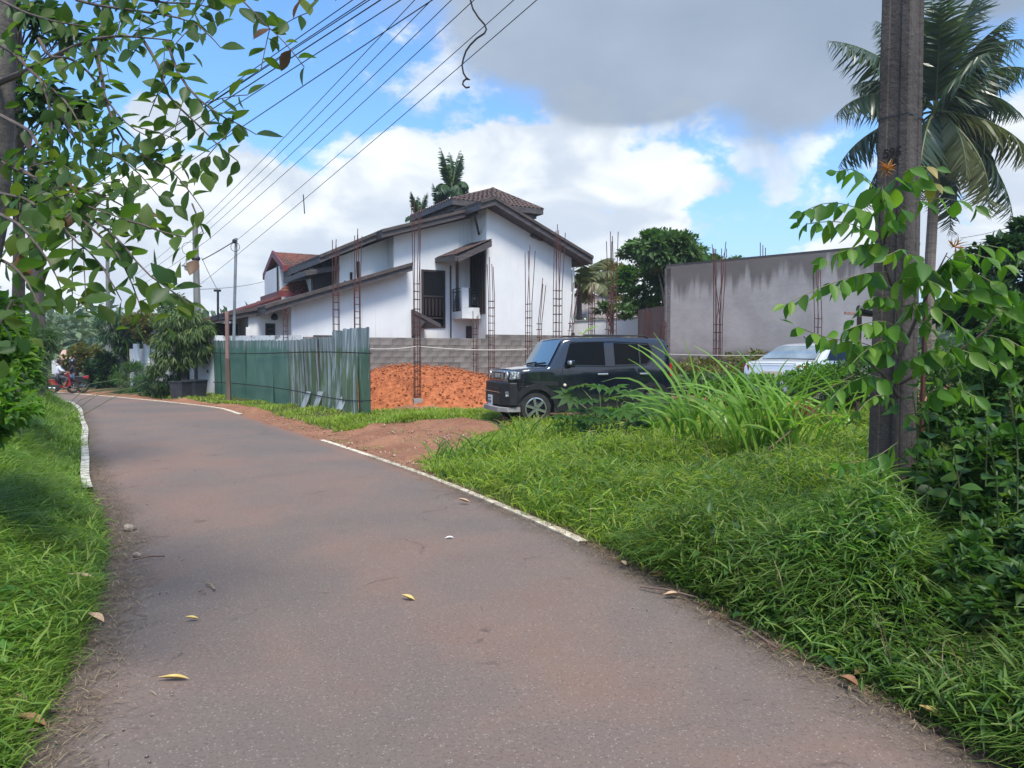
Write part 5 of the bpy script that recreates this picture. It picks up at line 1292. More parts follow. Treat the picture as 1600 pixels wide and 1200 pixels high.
# ---------------------------------------------------------------- bins
for k, (px, Y, w, lb) in enumerate(((283, 25.3, .56, 'square black plastic bin, the left one of the pair by the gatepost'), (304, 25.7, .60, 'square black plastic bin with flared rim, right one of the pair by the gatepost'))):
    p = on_ground(px, Y); t = thing('black_bin', lb, 'bin', p, R(-20), 'black bins by the gatepost')
    hh = .60; a, b_ = w * .42, w * .5
    mb = MB(); vs = [(sx * (a if z == 0 else b_), sy * (a if z == 0 else b_), z * hh) for z in (0, 1) for sx, sy in ((-1, -1), (1, -1), (1, 1), (-1, 1))]
    mb.add(vs, [(3, 2, 1, 0), (0, 1, 5, 4), (1, 2, 6, 5), (2, 3, 7, 6), (3, 0, 4, 7)]); tub = part('tub', mb, 'bin', t, local=True)
    tub.modifiers.new('s', 'SOLIDIFY').thickness = .02
    mb = MB()
    for i in range(4):
        c0, c1 = [((-1, -1), (1, -1), (1, 1), (-1, 1))[j % 4] for j in (i, i + 1)]; mb.bar((c0[0] * b_, c0[1] * b_, hh - .012), (c1[0] * b_, c1[1] * b_, hh - .012), .05, .04)
    part('rim', mb, 'bin', t, local=True)

# ---------------------------------------------------------------- shelter behind the pole
sh = thing('lean_shelter', 'small rough timber shelter with a rolled dark sheet beside the utility pole', 'shelter', on_ground(1345, 14.5))
mb = MB()
for px in (1341, 1392): p = on_ground(px, 14.5); mb.bar(p + Vector((0, 0, -.1)), Vector((p.x, p.y, P(px, 492, 14.5).z)), .07)
part('post', mb, 'post_dark', sh)
part('rafter', MB().bar(P(1320, 489, 14.4), P(1400, 497, 14.4), .05), 'post_wood', sh)
part('rolled_sheet', MB().tube([P(1340, 482, 14.3), P(1372, 489, 14.3), P(1410, 492, 14.3)], .07, 8), 'tarp', sh, smooth=True)
mb = MB(); mb.prism([P(1338, 490, 14.5), P(1410, 497, 14.5), P(1410, 497, 15.8), P(1338, 490, 15.8)], (0, 0, .02)); part('roof_sheet', mb, 'tarp', sh)
part('shelf', MB().bar(P(1346, 511, 14.45), P(1400, 511, 14.45), .22, .05), 'tarp', sh)

# ---- thin humid air over the distance
hz = MB().box((0, 200, 8), (1300, 900, 22)); hm = bpy.data.materials.new('haze_air'); hm.use_nodes = True; hk = NT(hm.node_tree); hk.n.clear()
pv = hk.new('ShaderNodeVolumePrincipled', {'Color': (.75, .85, 1, 1), 'Density': .0007, 'Anisotropy': .2}); hk.l.new(pv.outputs[0], hk.new('ShaderNodeOutputMaterial').inputs['Volume'])
M['haze_air'] = hm; tag(link('haze', mesh('haze', hz, 'haze_air')), kind='stuff')

# ================================================================ vegetation
def in_view(x, y, m=.10):
    return (y > .3) & (np.abs(x) < (.708 + m) * y + .6)
def blades(name, pos, h, w, az, bend, m, seg=3, tilt=None, parent=None, kind=None):
    """arching grass blades as one mesh; pos (n,3)"""
    n = len(pos); t = np.linspace(0, 1, seg + 1)
    dx, dy = np.cos(az), np.sin(az); tilt = tilt if tilt is not None else RNG.uniform(.02, .35, n)
    V = np.zeros((n, seg * 2 + 1, 3))
    for i, q in enumerate(t):
        out = h * (tilt * q + bend * q * q); up = h * (q - .55 * bend * q * q * q)
        c = pos + np.stack([dx * out, dy * out, up], 1)
        if i == seg: V[:, -1] = c
        else:
            ww = w * (1 - .75 * q ** 2) * (.75 + .5 * min(1, q * 3)) / 2; s = np.stack([-dy * ww, dx * ww, 0 * ww], 1)
            V[:, 2 * i] = c - s; V[:, 2 * i + 1] = c + s
    k = seg * 2 + 1; fq = []
    for i in range(seg - 1): fq += [(2 * i, 2 * i + 1, 2 * i + 3), (2 * i, 2 * i + 3, 2 * i + 2)]
    fq.append((2 * seg - 2, 2 * seg - 1, 2 * seg)); fq = np.array(fq)
    Fx = (fq[None] + (np.arange(n) * k)[:, None, None]).reshape(-1, 3); V = V.reshape(-1, 3)
    if parent is not None: V = V - np.array(LOC[parent.name][0])
    return link(name, np_mesh(name, V, Fx, m, smooth=True), parent)
def scatter(n, x0, x1, y0, y1, pw=1.0):
    """random points, denser near the camera"""
    u_ = RNG.random(n); y = y0 * (y1 / y0) ** (u_ ** pw); x = RNG.uniform(x0, x1, n) * y; return x, y
def clump_noise(x, y, f=1.0):
    return .5 + .25 * np.sin(x * 2.3 * f + 1.7 * np.sin(y * 1.9 * f)) + .25 * np.sin(y * 2.9 * f + 1.3 * np.sin(x * 3.1 * f + 2))
def grass_field(name, n, x0, x1, y0, y1, m, hfun, wfun, cond, seg=3, bend=(.2, .9)):
    x, y = scatter(n, x0, x1, y0, y1); ok = in_view(x, y); x, y = x[ok], y[ok]
    sr = side(RC, x, y); sl = -side(LC, x, y); g = grassy(x, y, sr, sl); keep = (RNG.random(len(x)) < g) & cond(x, y, sr, sl)
    x, y, sr, sl = x[keep], y[keep], sr[keep], sl[keep]; z = ground_z(x, y, sr, sl) - .02; cn = clump_noise(x, y)
    h_ = hfun(x, y, sr, sl, cn) * RNG.uniform(.55, 1.15, len(x)); w_ = wfun(y) * RNG.uniform(.6, 1.3, len(x))
    az = RNG.uniform(0, 2 * math.pi, len(x))
    return tag(blades(name, np.stack([x, y, z], 1), h_, w_, az, RNG.uniform(bend[0], bend[1], len(x)), m, seg), kind='stuff')
wnear = lambda y: .0045 + .0012 * y
bright = lambda x, y: sm(y, 4.6, 6.2) * (1 - sm(x - .30 * y, 0.9, 2.0) * sm(y, 11, 8))  # mask of the mid-ground patch whose grass is coloured as sunlit
def hR(x, y, sr, sl, c):
    h = np.clip(.15 + .52 * np.minimum(sr, .8), .12, .56) * (.35 + 1.2 * c)
    h = h * (1 - .55 * sm(x - .50 * y, .05, .5) * sm(y, 3.0, 3.8))
    h = h * np.where(y > 9.5, .55, 1) * (1 - .35 * bright(x, y) * sm(y, 4.8, 6))
    return h * (1 - .5 * sm(sr, 1.3, 2.3) * sm(y, 4.2, 5.2) * sm(y, 10, 8.5))
right = lambda x, y, sr, sl: sr > 0
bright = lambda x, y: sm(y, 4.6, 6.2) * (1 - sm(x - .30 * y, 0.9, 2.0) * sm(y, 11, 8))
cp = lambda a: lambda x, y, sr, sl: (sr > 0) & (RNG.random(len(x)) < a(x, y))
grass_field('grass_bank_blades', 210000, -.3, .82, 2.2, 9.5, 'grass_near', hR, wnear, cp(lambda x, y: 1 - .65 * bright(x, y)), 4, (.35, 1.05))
grass_field('sunlit_tint_grass', 190000, -.25, .8, 4.4, 20, 'grass_sunlit_tint', lambda *a: hR(*a) * .85, wnear, cp(lambda x, y: bright(x, y)), 3)  # sunlight painted into the blade colour over the middle of the bank
grass_field('shade_tint_grass', 60000, .2, .85, 2.4, 9, 'grass_shade_tint', lambda *a: hR(*a) * .8, wnear, cp(lambda x, y: 1 - bright(x, y)), 3)  # shade painted into the blade colour outside the sunlit patch
hS = lambda x, y, sr, sl, c: .13 * (.25 + 1.5 * c)
grass_field('fence_side_grass', 60000, -.62, .02, 13.8, 27, 'grass_sunlit_tint', hS, lambda y: .006 + .0007 * y, lambda x, y, sr, sl: (sr > 0) & (x < .2) & (y > 13.6), 2)
hL = lambda x, y, sr, sl, c: np.clip(.12 + .34 * np.minimum(sl, 1.1), .1, .5) * (.65 + .65 * c)
lft = lambda x, y, sr, sl: sl > -.05
grass_field('left_bank_grass', 190000, -.85, -.30, 2.6, 26, 'grass_left', hL, wnear, lft, 3, (.25, 1.0))
grass_field('left_bank_fine_grass', 90000, -.85, -.30, 2.6, 12, 'grass_near', lambda *a: hL(*a) * .8, wnear, lft, 3, (.3, 1.1))
# lance shaped leaves standing out of the near bank (bamboo grass)
def leafy_bank(name, n, x0, x1, y0, y1, m, hf, cond, L=(.07, .15), tm=LEAF_BLADE):
    x, y = scatter(n, x0, x1, y0, y1); ok = in_view(x, y); x, y = x[ok], y[ok]
    sr = side(RC, x, y); sl = -side(LC, x, y); g = grassy(x, y, sr, sl); keep = (RNG.random(len(x)) < g) & cond(x, y, sr, sl)
    x, y, sr, sl = x[keep], y[keep], sr[keep], sl[keep]; cn = clump_noise(x, y)
    top = hf(x, y, sr, sl, cn); z = ground_z(x, y, sr, sl) + top * RNG.uniform(.15, .95, len(x)) ** .7
    a = RNG.uniform(0, 6.283, len(x)); d = np.stack([np.cos(a), np.sin(a), RNG.uniform(-.6, 1.3, len(x))], 1)
    d[:, 1] -= .25
    up = np.tile([0, 0, 1.0], (len(x), 1)) + RNG.normal(size=(len(x), 3)) * .25
    o = leaves_obj(name, np.stack([x, y, z], 1), d, up, RNG.uniform(L[0], L[1], len(x)), tm, m, None, .2); return tag(o, kind='stuff')
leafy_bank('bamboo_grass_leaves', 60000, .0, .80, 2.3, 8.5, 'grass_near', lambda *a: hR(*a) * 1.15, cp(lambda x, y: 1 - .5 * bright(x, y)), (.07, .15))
leafy_bank('sunlit_tint_leaves', 26000, -.2, .8, 4.5, 13, 'grass_sunlit_tint', hR, cp(bright), (.07, .16))  # leaves in the same painted sunlit colour
leafy_bank('left_grass_leaves', 12000, -.85, -.35, 2.7, 9, 'grass_left', hL, lft, (.07, .14))
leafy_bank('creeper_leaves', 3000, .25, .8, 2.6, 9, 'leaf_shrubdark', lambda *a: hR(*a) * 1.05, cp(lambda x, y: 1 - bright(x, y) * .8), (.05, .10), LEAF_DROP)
leafy_bank('broad_weed_leaves', 9000, -.1, .8, 3.0, 10, 'leaf_shrub', lambda *a: hR(*a) * 1.1, lambda x, y, sr, sl: (sr > .3) & (clump_noise(x, y, 1.7) > .68), (.035, .07), LEAF_OVAL)
leafy_bank('left_broad_weed_leaves', 5000, -.85, -.35, 2.8, 12, 'leaf_shrub', hL, lambda x, y, sr, sl: (sl > .2) & (clump_noise(x, y, 1.9) > .66), (.035, .07), LEAF_OVAL)
leafy_bank('shade_weed_leaves', 16000, .50, .85, 2.6, 7, 'leaf_shrubdark', lambda *a: hR(*a) * .95, lambda x, y, sr, sl: (sr > .5), (.05, .09), LEAF_DROP)
def dry_stems():
    x, y = scatter(1700, -.1, .82, 2.6, 12); sr = side(RC, x, y); sl = -side(LC, x, y); k = (sr > .15) & (grassy(x, y, sr, sl) > .6) & ((x > .25 * y) | (RNG.random(len(x)) < .35)); x, y, sr, sl = x[k], y[k], sr[k], sl[k]
    n = len(x); tag(blades('dry_stems', np.stack([x, y, ground_z(x, y, sr, sl)], 1), RNG.uniform(.2, .5, n), RNG.uniform(.0025, .005, n) * (1 + y * .12), RNG.uniform(0, 6.28, n), RNG.uniform(.1, .6, n), 'straw', 3), kind='stuff')
    # loose stones over the bare red earth
    x, y = scatter(9000, -.6, .15, 9.5, 21); sr = side(RC, x, y); g = grassy(x, y); k = (sr > .05) & (g < .35); x, y = x[k], y[k]; n = len(x)
    ico = np.array([(0, 0, .8), (.9, 0, -.2), (-.5, .8, -.1), (-.4, -.85, -.2), (0, 0, -.6)]); fc = np.array([(0, 1, 2), (0, 2, 3), (0, 3, 1), (4, 2, 1), (4, 3, 2), (4, 1, 3)])
    s_ = .008 + .035 * RNG.random(n) ** 4; V, Fx = stamp(ico, fc, frames(np.stack([x, y, ground_z(x, y) + s_ * .4], 1), rand_dirs(n), rand_dirs(n), s_, s_, s_ * .7))
    tag(link('earth_stones', np_mesh('earth_stones', V, Fx, 'earthstone')), kind='stuff')
    # sparse tufts creeping on to the bare earth
    x, y = scatter(30000, -.6, .15, 10, 20); sr = side(RC, x, y); g = grassy(x, y); cn = clump_noise(x, y, 2.3); k = (sr > .12) & (g < .5) & (cn > .66) & (RNG.random(len(x)) < .30); x, y = x[k], y[k]; n = len(x)
    tag(blades('sparse_tufts', np.stack([x, y, ground_z(x, y)], 1), RNG.uniform(.03, .10, n), RNG.uniform(.006, .012, n), RNG.uniform(0, 6.28, n), RNG.uniform(.3, 1.0, n), 'grass_left', 2), kind='stuff')
dry_stems()
# dry straw and runners lying along the edges of the road
def straw():
    pos = []; 
    for c, sgn, n in ((RC, 1, 6000), (LC, -1, 9000)):
        q = RNG.integers(8, 60, n); t_ = c[q + 1] - c[q]; t_ /= np.linalg.norm(t_, axis=1, keepdims=True); nn = np.stack([t_[:, 1], -t_[:, 0]], 1) * sgn
        off = RNG.normal(.04, .10, n) if sgn == 1 else RNG.normal(-.05, .12, n)
        p = c[q] + nn * off[:, None] + t_ * RNG.uniform(-.2, .2, (n, 1)); pos.append(np.c_[p, np.full(n, .0)])
    pos = np.concatenate(pos); ok = in_view(pos[:, 0], pos[:, 1]); pos = pos[ok]
    sr = side(RC, pos[:, 0], pos[:, 1]); sl = -side(LC, pos[:, 0], pos[:, 1]); pos[:, 2] = np.maximum(ground_z(pos[:, 0], pos[:, 1], sr, sl), .0) + .012
    n = len(pos); tag(blades('dry_straw', pos, RNG.uniform(.008, .032, n), RNG.uniform(.0015, .0045, n), RNG.uniform(0, 6.28, n), RNG.uniform(.5, 1.5, n), 'straw', 3, RNG.uniform(1.0, 2.6, n)), kind='stuff')
    # little pebbles
    n = 900; x, y = scatter(n, -.7, .7, 2.7, 14); sr = side(RC, x, y); sl = -side(LC, x, y); k = (np.maximum(sr, sl) < .3) & (np.maximum(sr, sl) > -4) & ((RNG.random(n) < .25) | (np.maximum(sr, sl) > -.6)); x, y = x[k], y[k]
    ico = np.array([(0, 0, .8), (.9, 0, -.2), (-.5, .8, -.1), (-.4, -.85, -.2), (0, 0, -.6)]); fc = np.array([(0, 1, 2), (0, 2, 3), (0, 3, 1), (4, 2, 1), (4, 3, 2), (4, 1, 3)])
    s = .003 + .009 * RNG.random(len(x)) ** 3; V, Fx = stamp(ico, fc, frames(np.stack([x, y, np.full(len(x), .016)], 1), rand_dirs(len(x)), rand_dirs(len(x)), s, s, s * .7))
    tag(link('road_grit', np_mesh('road_grit', V, Fx, 'stone')), kind='stuff')
straw()

# ---- trees as clumps of leaves round limbs
def crown_points(blobs, n, clumps=26, cr=.34, shell=.55):
    """blobs [(centre, (rx,ry,rz))] -> leaf positions and outward directions; leaves gather in clumps with gaps between"""
    vol = np.array([b[1][0] * b[1][1] * b[1][2] for b in blobs]) ** .67; vol /= vol.sum(); P_, D_ = [], []
    for (c, r), v in zip(blobs, vol):
        c = np.array(c); r = np.array(r); k = max(5, int(clumps * v * len(blobs) ** .3)); nn = int(n * v)
        cd_ = rand_dirs(k, .25); cc_ = cd_ * (shell + (1 - shell) * RNG.random((k, 1)) ** .6)
        idx = RNG.integers(0, k, nn); size = cr * RNG.uniform(.6, 1.3, k)
        off = rand_dirs(nn) * (RNG.random((nn, 1)) ** .45) * size[idx][:, None]
        off[:, 2] *= .7
        p = cc_[idx] + off; P_.append(c + p * r); d = off / (np.linalg.norm(off, axis=1, keepdims=True) + 1e-6) * .6 + cd_[idx] * .5; D_.append(d)
    return np.concatenate(P_), np.concatenate(D_)
def tree(name, label, cat, base, blobs, n, leaf, m, trunk=None, size=.1, group=None, tmpl=LEAF_SMALL, clumps=30, cr=.34, droop=0.0, limbs=True, bark='bark'):
    base = Vector(base); t = thing(name, label, cat, base, 0, group)
    p, d = crown_points(blobs, n, clumps, cr); d = d + rand_dirs(len(p)) * .7; d[:, 2] -= droop
    up = rand_dirs(len(p)) * .6 + np.array((0, 0, 1.0))
    leaves_obj('crown' if cat in ('tree', 'palm') else 'foliage', p, d, up, np.full(len(p), size), tmpl, m, t, .7, stuff=True)
    if trunk:
        r0, r1 = trunk; top = Vector(np.mean([b[0] for b in blobs], 0)); mb = MB(); mid = base.lerp(top, .5) + Vector((r0 * .6, 0, 0))
        mb.tube([base - Vector((0, 0, .3)), base.lerp(mid, .5), mid, top], [r0 * 1.25, r0, (r0 + r1) / 2, r1], 8); part('trunk', mb, bark, t, smooth=True)
        if limbs:
            mb = MB()
            for (c, r) in blobs:
                for _ in range(3):
                    e = Vector(c) + Vector(rand_dirs(1)[0] * np.array(r) * .7); s_ = mid.lerp(top, random.random() * .8); mb.tube([s_, s_.lerp(e, .5) + Vector((0, 0, .1)), e], [r1 * .8, r1 * .5, r1 * .15], 5)
            part('limbs', mb, bark, t)
    return t
def pb_(px, py, Y, rx, ry, ryd=None):
    """a crown blob centred on a pixel at a distance, radii in pixels"""
    k = Y / FPX; return (P(px, py, Y), (rx * k, (ryd or rx) * k, ry * k))
# behind the plot
tree('broadleaf_tree', 'dense green tree with a rounded crown left of the bare concrete wall', 'tree', on_ground(1005, 33), [pb_(1040, 400, 33, 52, 36), pb_(1005, 440, 32, 38, 45), pb_(1080, 420, 34, 55, 26), pb_(1010, 395, 33, 36, 28), pb_(1030, 460, 32, 40, 30), pb_(1120, 405, 36, 30, 12)], 15000, 0, 'leaf_shrubdark', (.28, .12), .21, clumps=60)
tree('papaya_tree', 'bright green crown of lobed leaves in front of the rounded tree by the concrete wall', 'tree', on_ground(1035, 30), [pb_(1035, 392, 30, 36, 20), pb_(1050, 408, 30, 42, 18)], 1700, 0, 'leaf_far', (.12, .08), .34, tmpl=LEAF_DROP, clumps=24, droop=.3, bark='palmtrunk')
tree('olive_tree', 'yellowish olive bushy tree behind the grey roofed shed', 'tree', on_ground(950, 44), [pb_(955, 440, 44, 34, 26), pb_(935, 452, 44, 26, 18), pb_(975, 455, 43, 24, 20)], 4200, 0, 'leaf_olive', (.2, .1), .26)
tree('papaya_plant', 'small green leafy plant in front of the white yard wall', 'plant', on_ground(962, 29), [pb_(965, 487, 29, 30, 8), pb_(945, 482, 29, 16, 7)], 500, 0, 'leaf_far', (.04, .03), .22, tmpl=LEAF_DROP, clumps=14)
tree('banana_leaf_plant', 'single pale leaf plant before the white yard wall, just above the dark car roof', 'plant', on_ground(908, 22), [pb_(908, 524, 22, 9, 6)], 9, 0, 'cane', (.02, .015), .45, tmpl=LEAF_LANCE, clumps=5, limbs=False)
tree('dark_tree', 'dark large leaved tree at the right edge behind the climber', 'tree', on_ground(1580, 14), [pb_(1575, 410, 14, 55, 38), pb_(1600, 470, 13, 70, 60), pb_(1540, 490, 14, 60, 45), pb_(1640, 400, 14, 70, 60)], 7500, 0, 'leaf_dark', (.16, .08), .15, tmpl=LEAF_DROP, clumps=60)
tree('weedy_bush', 'light green weedy bush between the utility pole and the white saloon', 'bush', on_ground(1350, 13.5), [pb_(1350, 590, 13.5, 60, 36), pb_(1300, 600, 14, 50, 28), pb_(1400, 600, 12.5, 60, 50), pb_(1460, 600, 12, 70, 60)], 9000, 0, 'leaf_far', None, .085, clumps=70)
tree('roadside_thicket', 'tangled green thicket on the right behind the utility pole', 'bush', on_ground(1520, 9.5), [pb_(1500, 610, 10, 90, 60), pb_(1580, 640, 9, 90, 90), pb_(1470, 660, 10, 60, 50), pb_(1600, 540, 10, 90, 70)], 12000, 0, 'leaf_shrubdark', (.04, .02), .085, tmpl=LEAF_DROP, clumps=80)
tree('wall_foot_weeds', 'low olive weeds along the foot of the bare concrete wall', 'bush', on_ground(1120, 19), [pb_(1070, 585, 20.5, 40, 16), pb_(1110, 580, 19.5, 50, 20), pb_(1170, 572, 19, 50, 24), pb_(1140, 590, 18.5, 80, 14)], 5200, 0, 'leaf_olive', None, .10, clumps=60)
tree('plot_weeds', 'green mixed weeds between the dark car and the bare concrete wall', 'bush', on_ground(1100, 17.2), [pb_(1075, 600, 17.5, 60, 16), pb_(1130, 605, 16, 60, 16)], 3600, 0, 'leaf_far', None, .09, clumps=50)
tree('tall_weeds', 'tall light green weeds hiding the lower body of the white saloon', 'bush', on_ground(1215, 13.2), [pb_(1175, 606, 13.4, 40, 22), pb_(1225, 604, 13.2, 44, 24), pb_(1280, 598, 13.2, 40, 30), pb_(1135, 612, 13.4, 36, 18)], 5200, 0, 'leaf_shrub', None, .07, clumps=90, cr=.28)
tree('door_side_weeds', 'leafy weeds in front of the dark car rear door and wheel', 'bush', on_ground(985, 12), [pb_(965, 655, 12, 50, 16), pb_(1015, 650, 12.2, 34, 18), pb_(900, 662, 11.8, 40, 12)], 2600, 0, 'leaf_shrub', None, .06, clumps=60, cr=.28)
# left side of the road
tree('bamboo_bush', 'tall drooping bamboo leaved bush behind the black bins', 'bush', on_ground(283, 26.3), [pb_(285, 505, 26.3, 38, 22), pb_(275, 545, 26.2, 30, 34), pb_(300, 535, 26.3, 30, 34), pb_(318, 508, 26.4, 16, 12), pb_(262, 580, 26, 22, 28)], 9500, 0, 'leaf_bamboo', (.12, .05), .27, tmpl=LEAF_THIN, clumps=70, droop=1.1)
tree('low_hedge_bush', 'low spreading dark shrub on the roadside left of the black bins', 'bush', on_ground(248, 26.6), [pb_(250, 600, 26.5, 24, 18), pb_(232, 606, 27.5, 18, 12), pb_(268, 604, 26, 16, 14)], 3600, 0, 'leaf_dark', None, .16, tmpl=LEAF_THIN, clumps=50, droop=.2)
tree('mango_tree', 'dark drooping tree left of the far white wall', 'tree', on_ground(190, 33), [pb_(183, 515, 33, 32, 24), pb_(205, 530, 33, 24, 26), pb_(170, 505, 34, 22, 14), pb_(200, 550, 33, 20, 14)], 8500, 0, 'leaf_dark', (.18, .1), .25, tmpl=LEAF_THIN, clumps=60, droop=.8)
tree('olive_bush', 'brownish olive shrub top between the dark drooping tree and the bamboo bush', 'bush', on_ground(232, 31), [pb_(228, 510, 31, 26, 18), pb_(240, 525, 31, 18, 16), pb_(215, 500, 32, 18, 10)], 3600, 0, 'leaf_olive', (.08, .04), .15, clumps=40)
tree('cypress_bush', 'bluish round topped conifer behind the slim street pole', 'tree', on_ground(272, 34), [pb_(270, 485, 34, 22, 26), pb_(285, 500, 34, 20, 20)], 3400, 0, 'leaf_far', (.1, .05), .13, clumps=40)
tree('far_road_bush', 'rounded dark bush on the far side of the bend behind the motorcycle', 'bush', on_ground(165, 34.5), [pb_(163, 578, 34.5, 22, 26), pb_(175, 590, 34, 18, 20), pb_(148, 588, 35, 14, 20)], 4200, 0, 'leaf_dark', None, .19, clumps=50)
tree('fern_bush', 'green bush on the roadside in front of the far white wall', 'bush', on_ground(205, 30.5), [pb_(205, 592, 30.5, 26, 22), pb_(222, 602, 30, 18, 14)], 3800, 0, 'leaf_shrubdark', None, .18, tmpl=LEAF_THIN, clumps=50)
tree('yellow_bush', 'sunlit yellow green bush on the bend just behind the riders', 'bush', on_ground(128, 38), [pb_(125, 565, 38, 22, 22), pb_(142, 562, 38, 18, 20), pb_(108, 585, 38, 16, 18)], 3200, 0, 'leaf_olive', None, .24, clumps=40)
tree('left_climber', 'dense bright climber covering the bank at the left edge', 'bush', on_ground(15, 11), [pb_(8, 540, 11, 42, 50), pb_(30, 585, 11, 30, 34), pb_(-25, 600, 10, 50, 60), pb_(5, 500, 12, 30, 30)], 7500, 0, 'leaf_shrub', (.08, .04), .085, tmpl=LEAF_DROP, clumps=70)
tree('bank_climber', 'dense leafy creeper mound covering the foot of the overhanging tree at the left edge', 'bush', on_ground(-30, 5.2), [pb_(-30, 560, 5.2, 62, 70), pb_(-30, 640, 4.8, 62, 60), pb_(8, 525, 5.8, 28, 36), pb_(-50, 480, 5.3, 50, 50)], 5600, 0, 'leaf_shrub', None, .075, tmpl=LEAF_DROP, clumps=70)
tree('left_shrub', 'feathery green shrub beyond the climber on the left bank', 'bush', on_ground(66, 18), [pb_(52, 545, 18, 32, 34), pb_(76, 535, 20, 18, 18), pb_(38, 590, 17, 30, 26)], 6000, 0, 'leaf_far', (.06, .03), .17, tmpl=LEAF_THIN, clumps=60, droop=.2)
for k, (px, py, Y, rx, ry, lb) in enumerate(((95, 520, 150, 38, 18, 'pale far tree above the bend, leftmost'), (128, 532, 110, 34, 18, 'rounded pale tree in the middle above the bend'), (150, 512, 160, 30, 14, 'far bluish tree just left of the dark drooping tree'), (112, 505, 190, 26, 12, 'highest tree on the far hill above the bend'))):
    tree('far_tree', lb, 'tree', on_ground(px, Y), [pb_(px, py, Y, rx, ry), pb_(px + rx * .5, py + 8, Y, rx * .7, ry)], 2600, 0, 'leaf_hill_hazed', (.5, .2), .9, group='far trees above the bend', clumps=40, limbs=False)
fh = thing('far_house', 'small far house with a pinkish roof behind the riders', 'house', on_ground(108, 60))
a = P(92, 557, 60); mb = MB().box((a.x + .8, 61, a.z - 1.5), (2.2, 3, 2.6)); part('wall', mb, 'white_wall', fh)
mb = MB().prism([P(90, 561, 59), P(118, 564, 59), P(113, 550, 61), P(97, 548, 61)], (0, .3, .1)); M['pinkroof'] = mat('pinkroof', (.42, .24, .20), (.5, .33, .28), 5); part('roof', mb, 'pinkroof', fh)
# far-off woods that close the view
def woods():
    ps = []
    for k in range(230):
        a = RNG.uniform(-1.25, 1.25); Y = RNG.uniform(85, 160); x = math.sin(a) * Y; y = math.cos(a) * Y
        if y < 30: continue
        ps.append(((x, y, gz(x, y) + RNG.uniform(2, 3.2)), (RNG.uniform(5, 9), RNG.uniform(4, 8), RNG.uniform(2.6, 4.2))))
    p, d = crown_points(ps, 42000, 5200, .42); d = d + rand_dirs(len(p)) * .5
    tag(leaves_obj('far_woods', p, d, rand_dirs(len(p)) * .5 + np.array((0, 0, 1.0)), np.full(len(p), 1.25), LEAF_SMALL, 'leaf_hill_hazed', None, .6), kind='stuff')
woods()

# ---- palms
def frond(t, name, o, az, el, L, m, nl=46, ll=.6, droop=1.0, w=.05, curl=.0, vee=.5, rw=.03):
    """one frond: a rachis curving down under its own weight with leaflets hanging either side"""
    pts = []; p = np.array(o, float); e = el; n = 14; st = L / n; a = az
    for i in range(n + 1):
        pts.append(p.copy()); p = p + st * np.array((math.cos(a) * math.cos(e), math.sin(a) * math.cos(e), math.sin(e))); e -= droop / n * (.5 + i / n); a += curl / n
    pts = np.array(pts); fr = part(name, MB().tube([Vector(q) for q in pts], [rw * (1 - .85 * i / n) for i in range(n + 1)], 5), 'greenstem', t)
    q = np.linspace(.10, .995, nl); ii = q * n; i0 = np.minimum(ii.astype(int), n - 1); fr_ = (ii - i0)[:, None]
    pos = pts[i0] * (1 - fr_) + pts[i0 + 1] * fr_; tg = pts[i0 + 1] - pts[i0]; tg /= np.linalg.norm(tg, axis=1, keepdims=True)
    sd = np.cross(tg, (0, 0, 1.0)); sd /= np.linalg.norm(sd, axis=1, keepdims=True) + 1e-9; upv = np.cross(sd, tg)
    P_, D_, Z_ = [], [], []
    for s in (1, -1):
        d = sd * s * .85 + tg * .65 + upv * (-vee) + RNG.normal(size=(nl, 3)) * .12; d[:, 2] -= .25
        P_.append(pos); D_.append(d); Z_.append(upv + RNG.normal(size=(nl, 3)) * .3)
    ln = ll * np.sin(np.pi * (q * .82 + .16)) ** .7; ln = np.r_[ln, ln]
    # long drooping leaflet: three quads
    tm_v = []; 
    for i in range(4): y = i / 3; hw = (.045, .05, .036, .002)[i] * w / .05; tm_v += [(-hw, y, -.28 * y * y), (hw, y, -.28 * y * y)]
    tm = (np.array(tm_v), np.array([(0, 1, 3, 2), (2, 3, 5, 4), (4, 5, 7, 6)]))
    leaves_obj('leaflets', np.concatenate(P_), np.concatenate(D_), np.concatenate(Z_), ln, tm, m, fr, .15, stuff=True)
    return fr
CP = P(1462, 178, 27)
palm = thing('coconut_palm', 'tall coconut palm whose crown spreads behind the utility pole', 'palm', on_ground(1456, 27))
b0 = on_ground(1456, 27); part('trunk', MB().tube([b0 - Vector((0, 0, .3)), b0.lerp(CP, .4) + Vector((-.15, 0, 0)), b0.lerp(CP, .75), CP], [.24, .19, .17, .15], 10), 'palmtrunk', palm, smooth=True)
def aim(px, py, dY=0.0):
    e = P(px, py, 27 + dY) - CP; return e
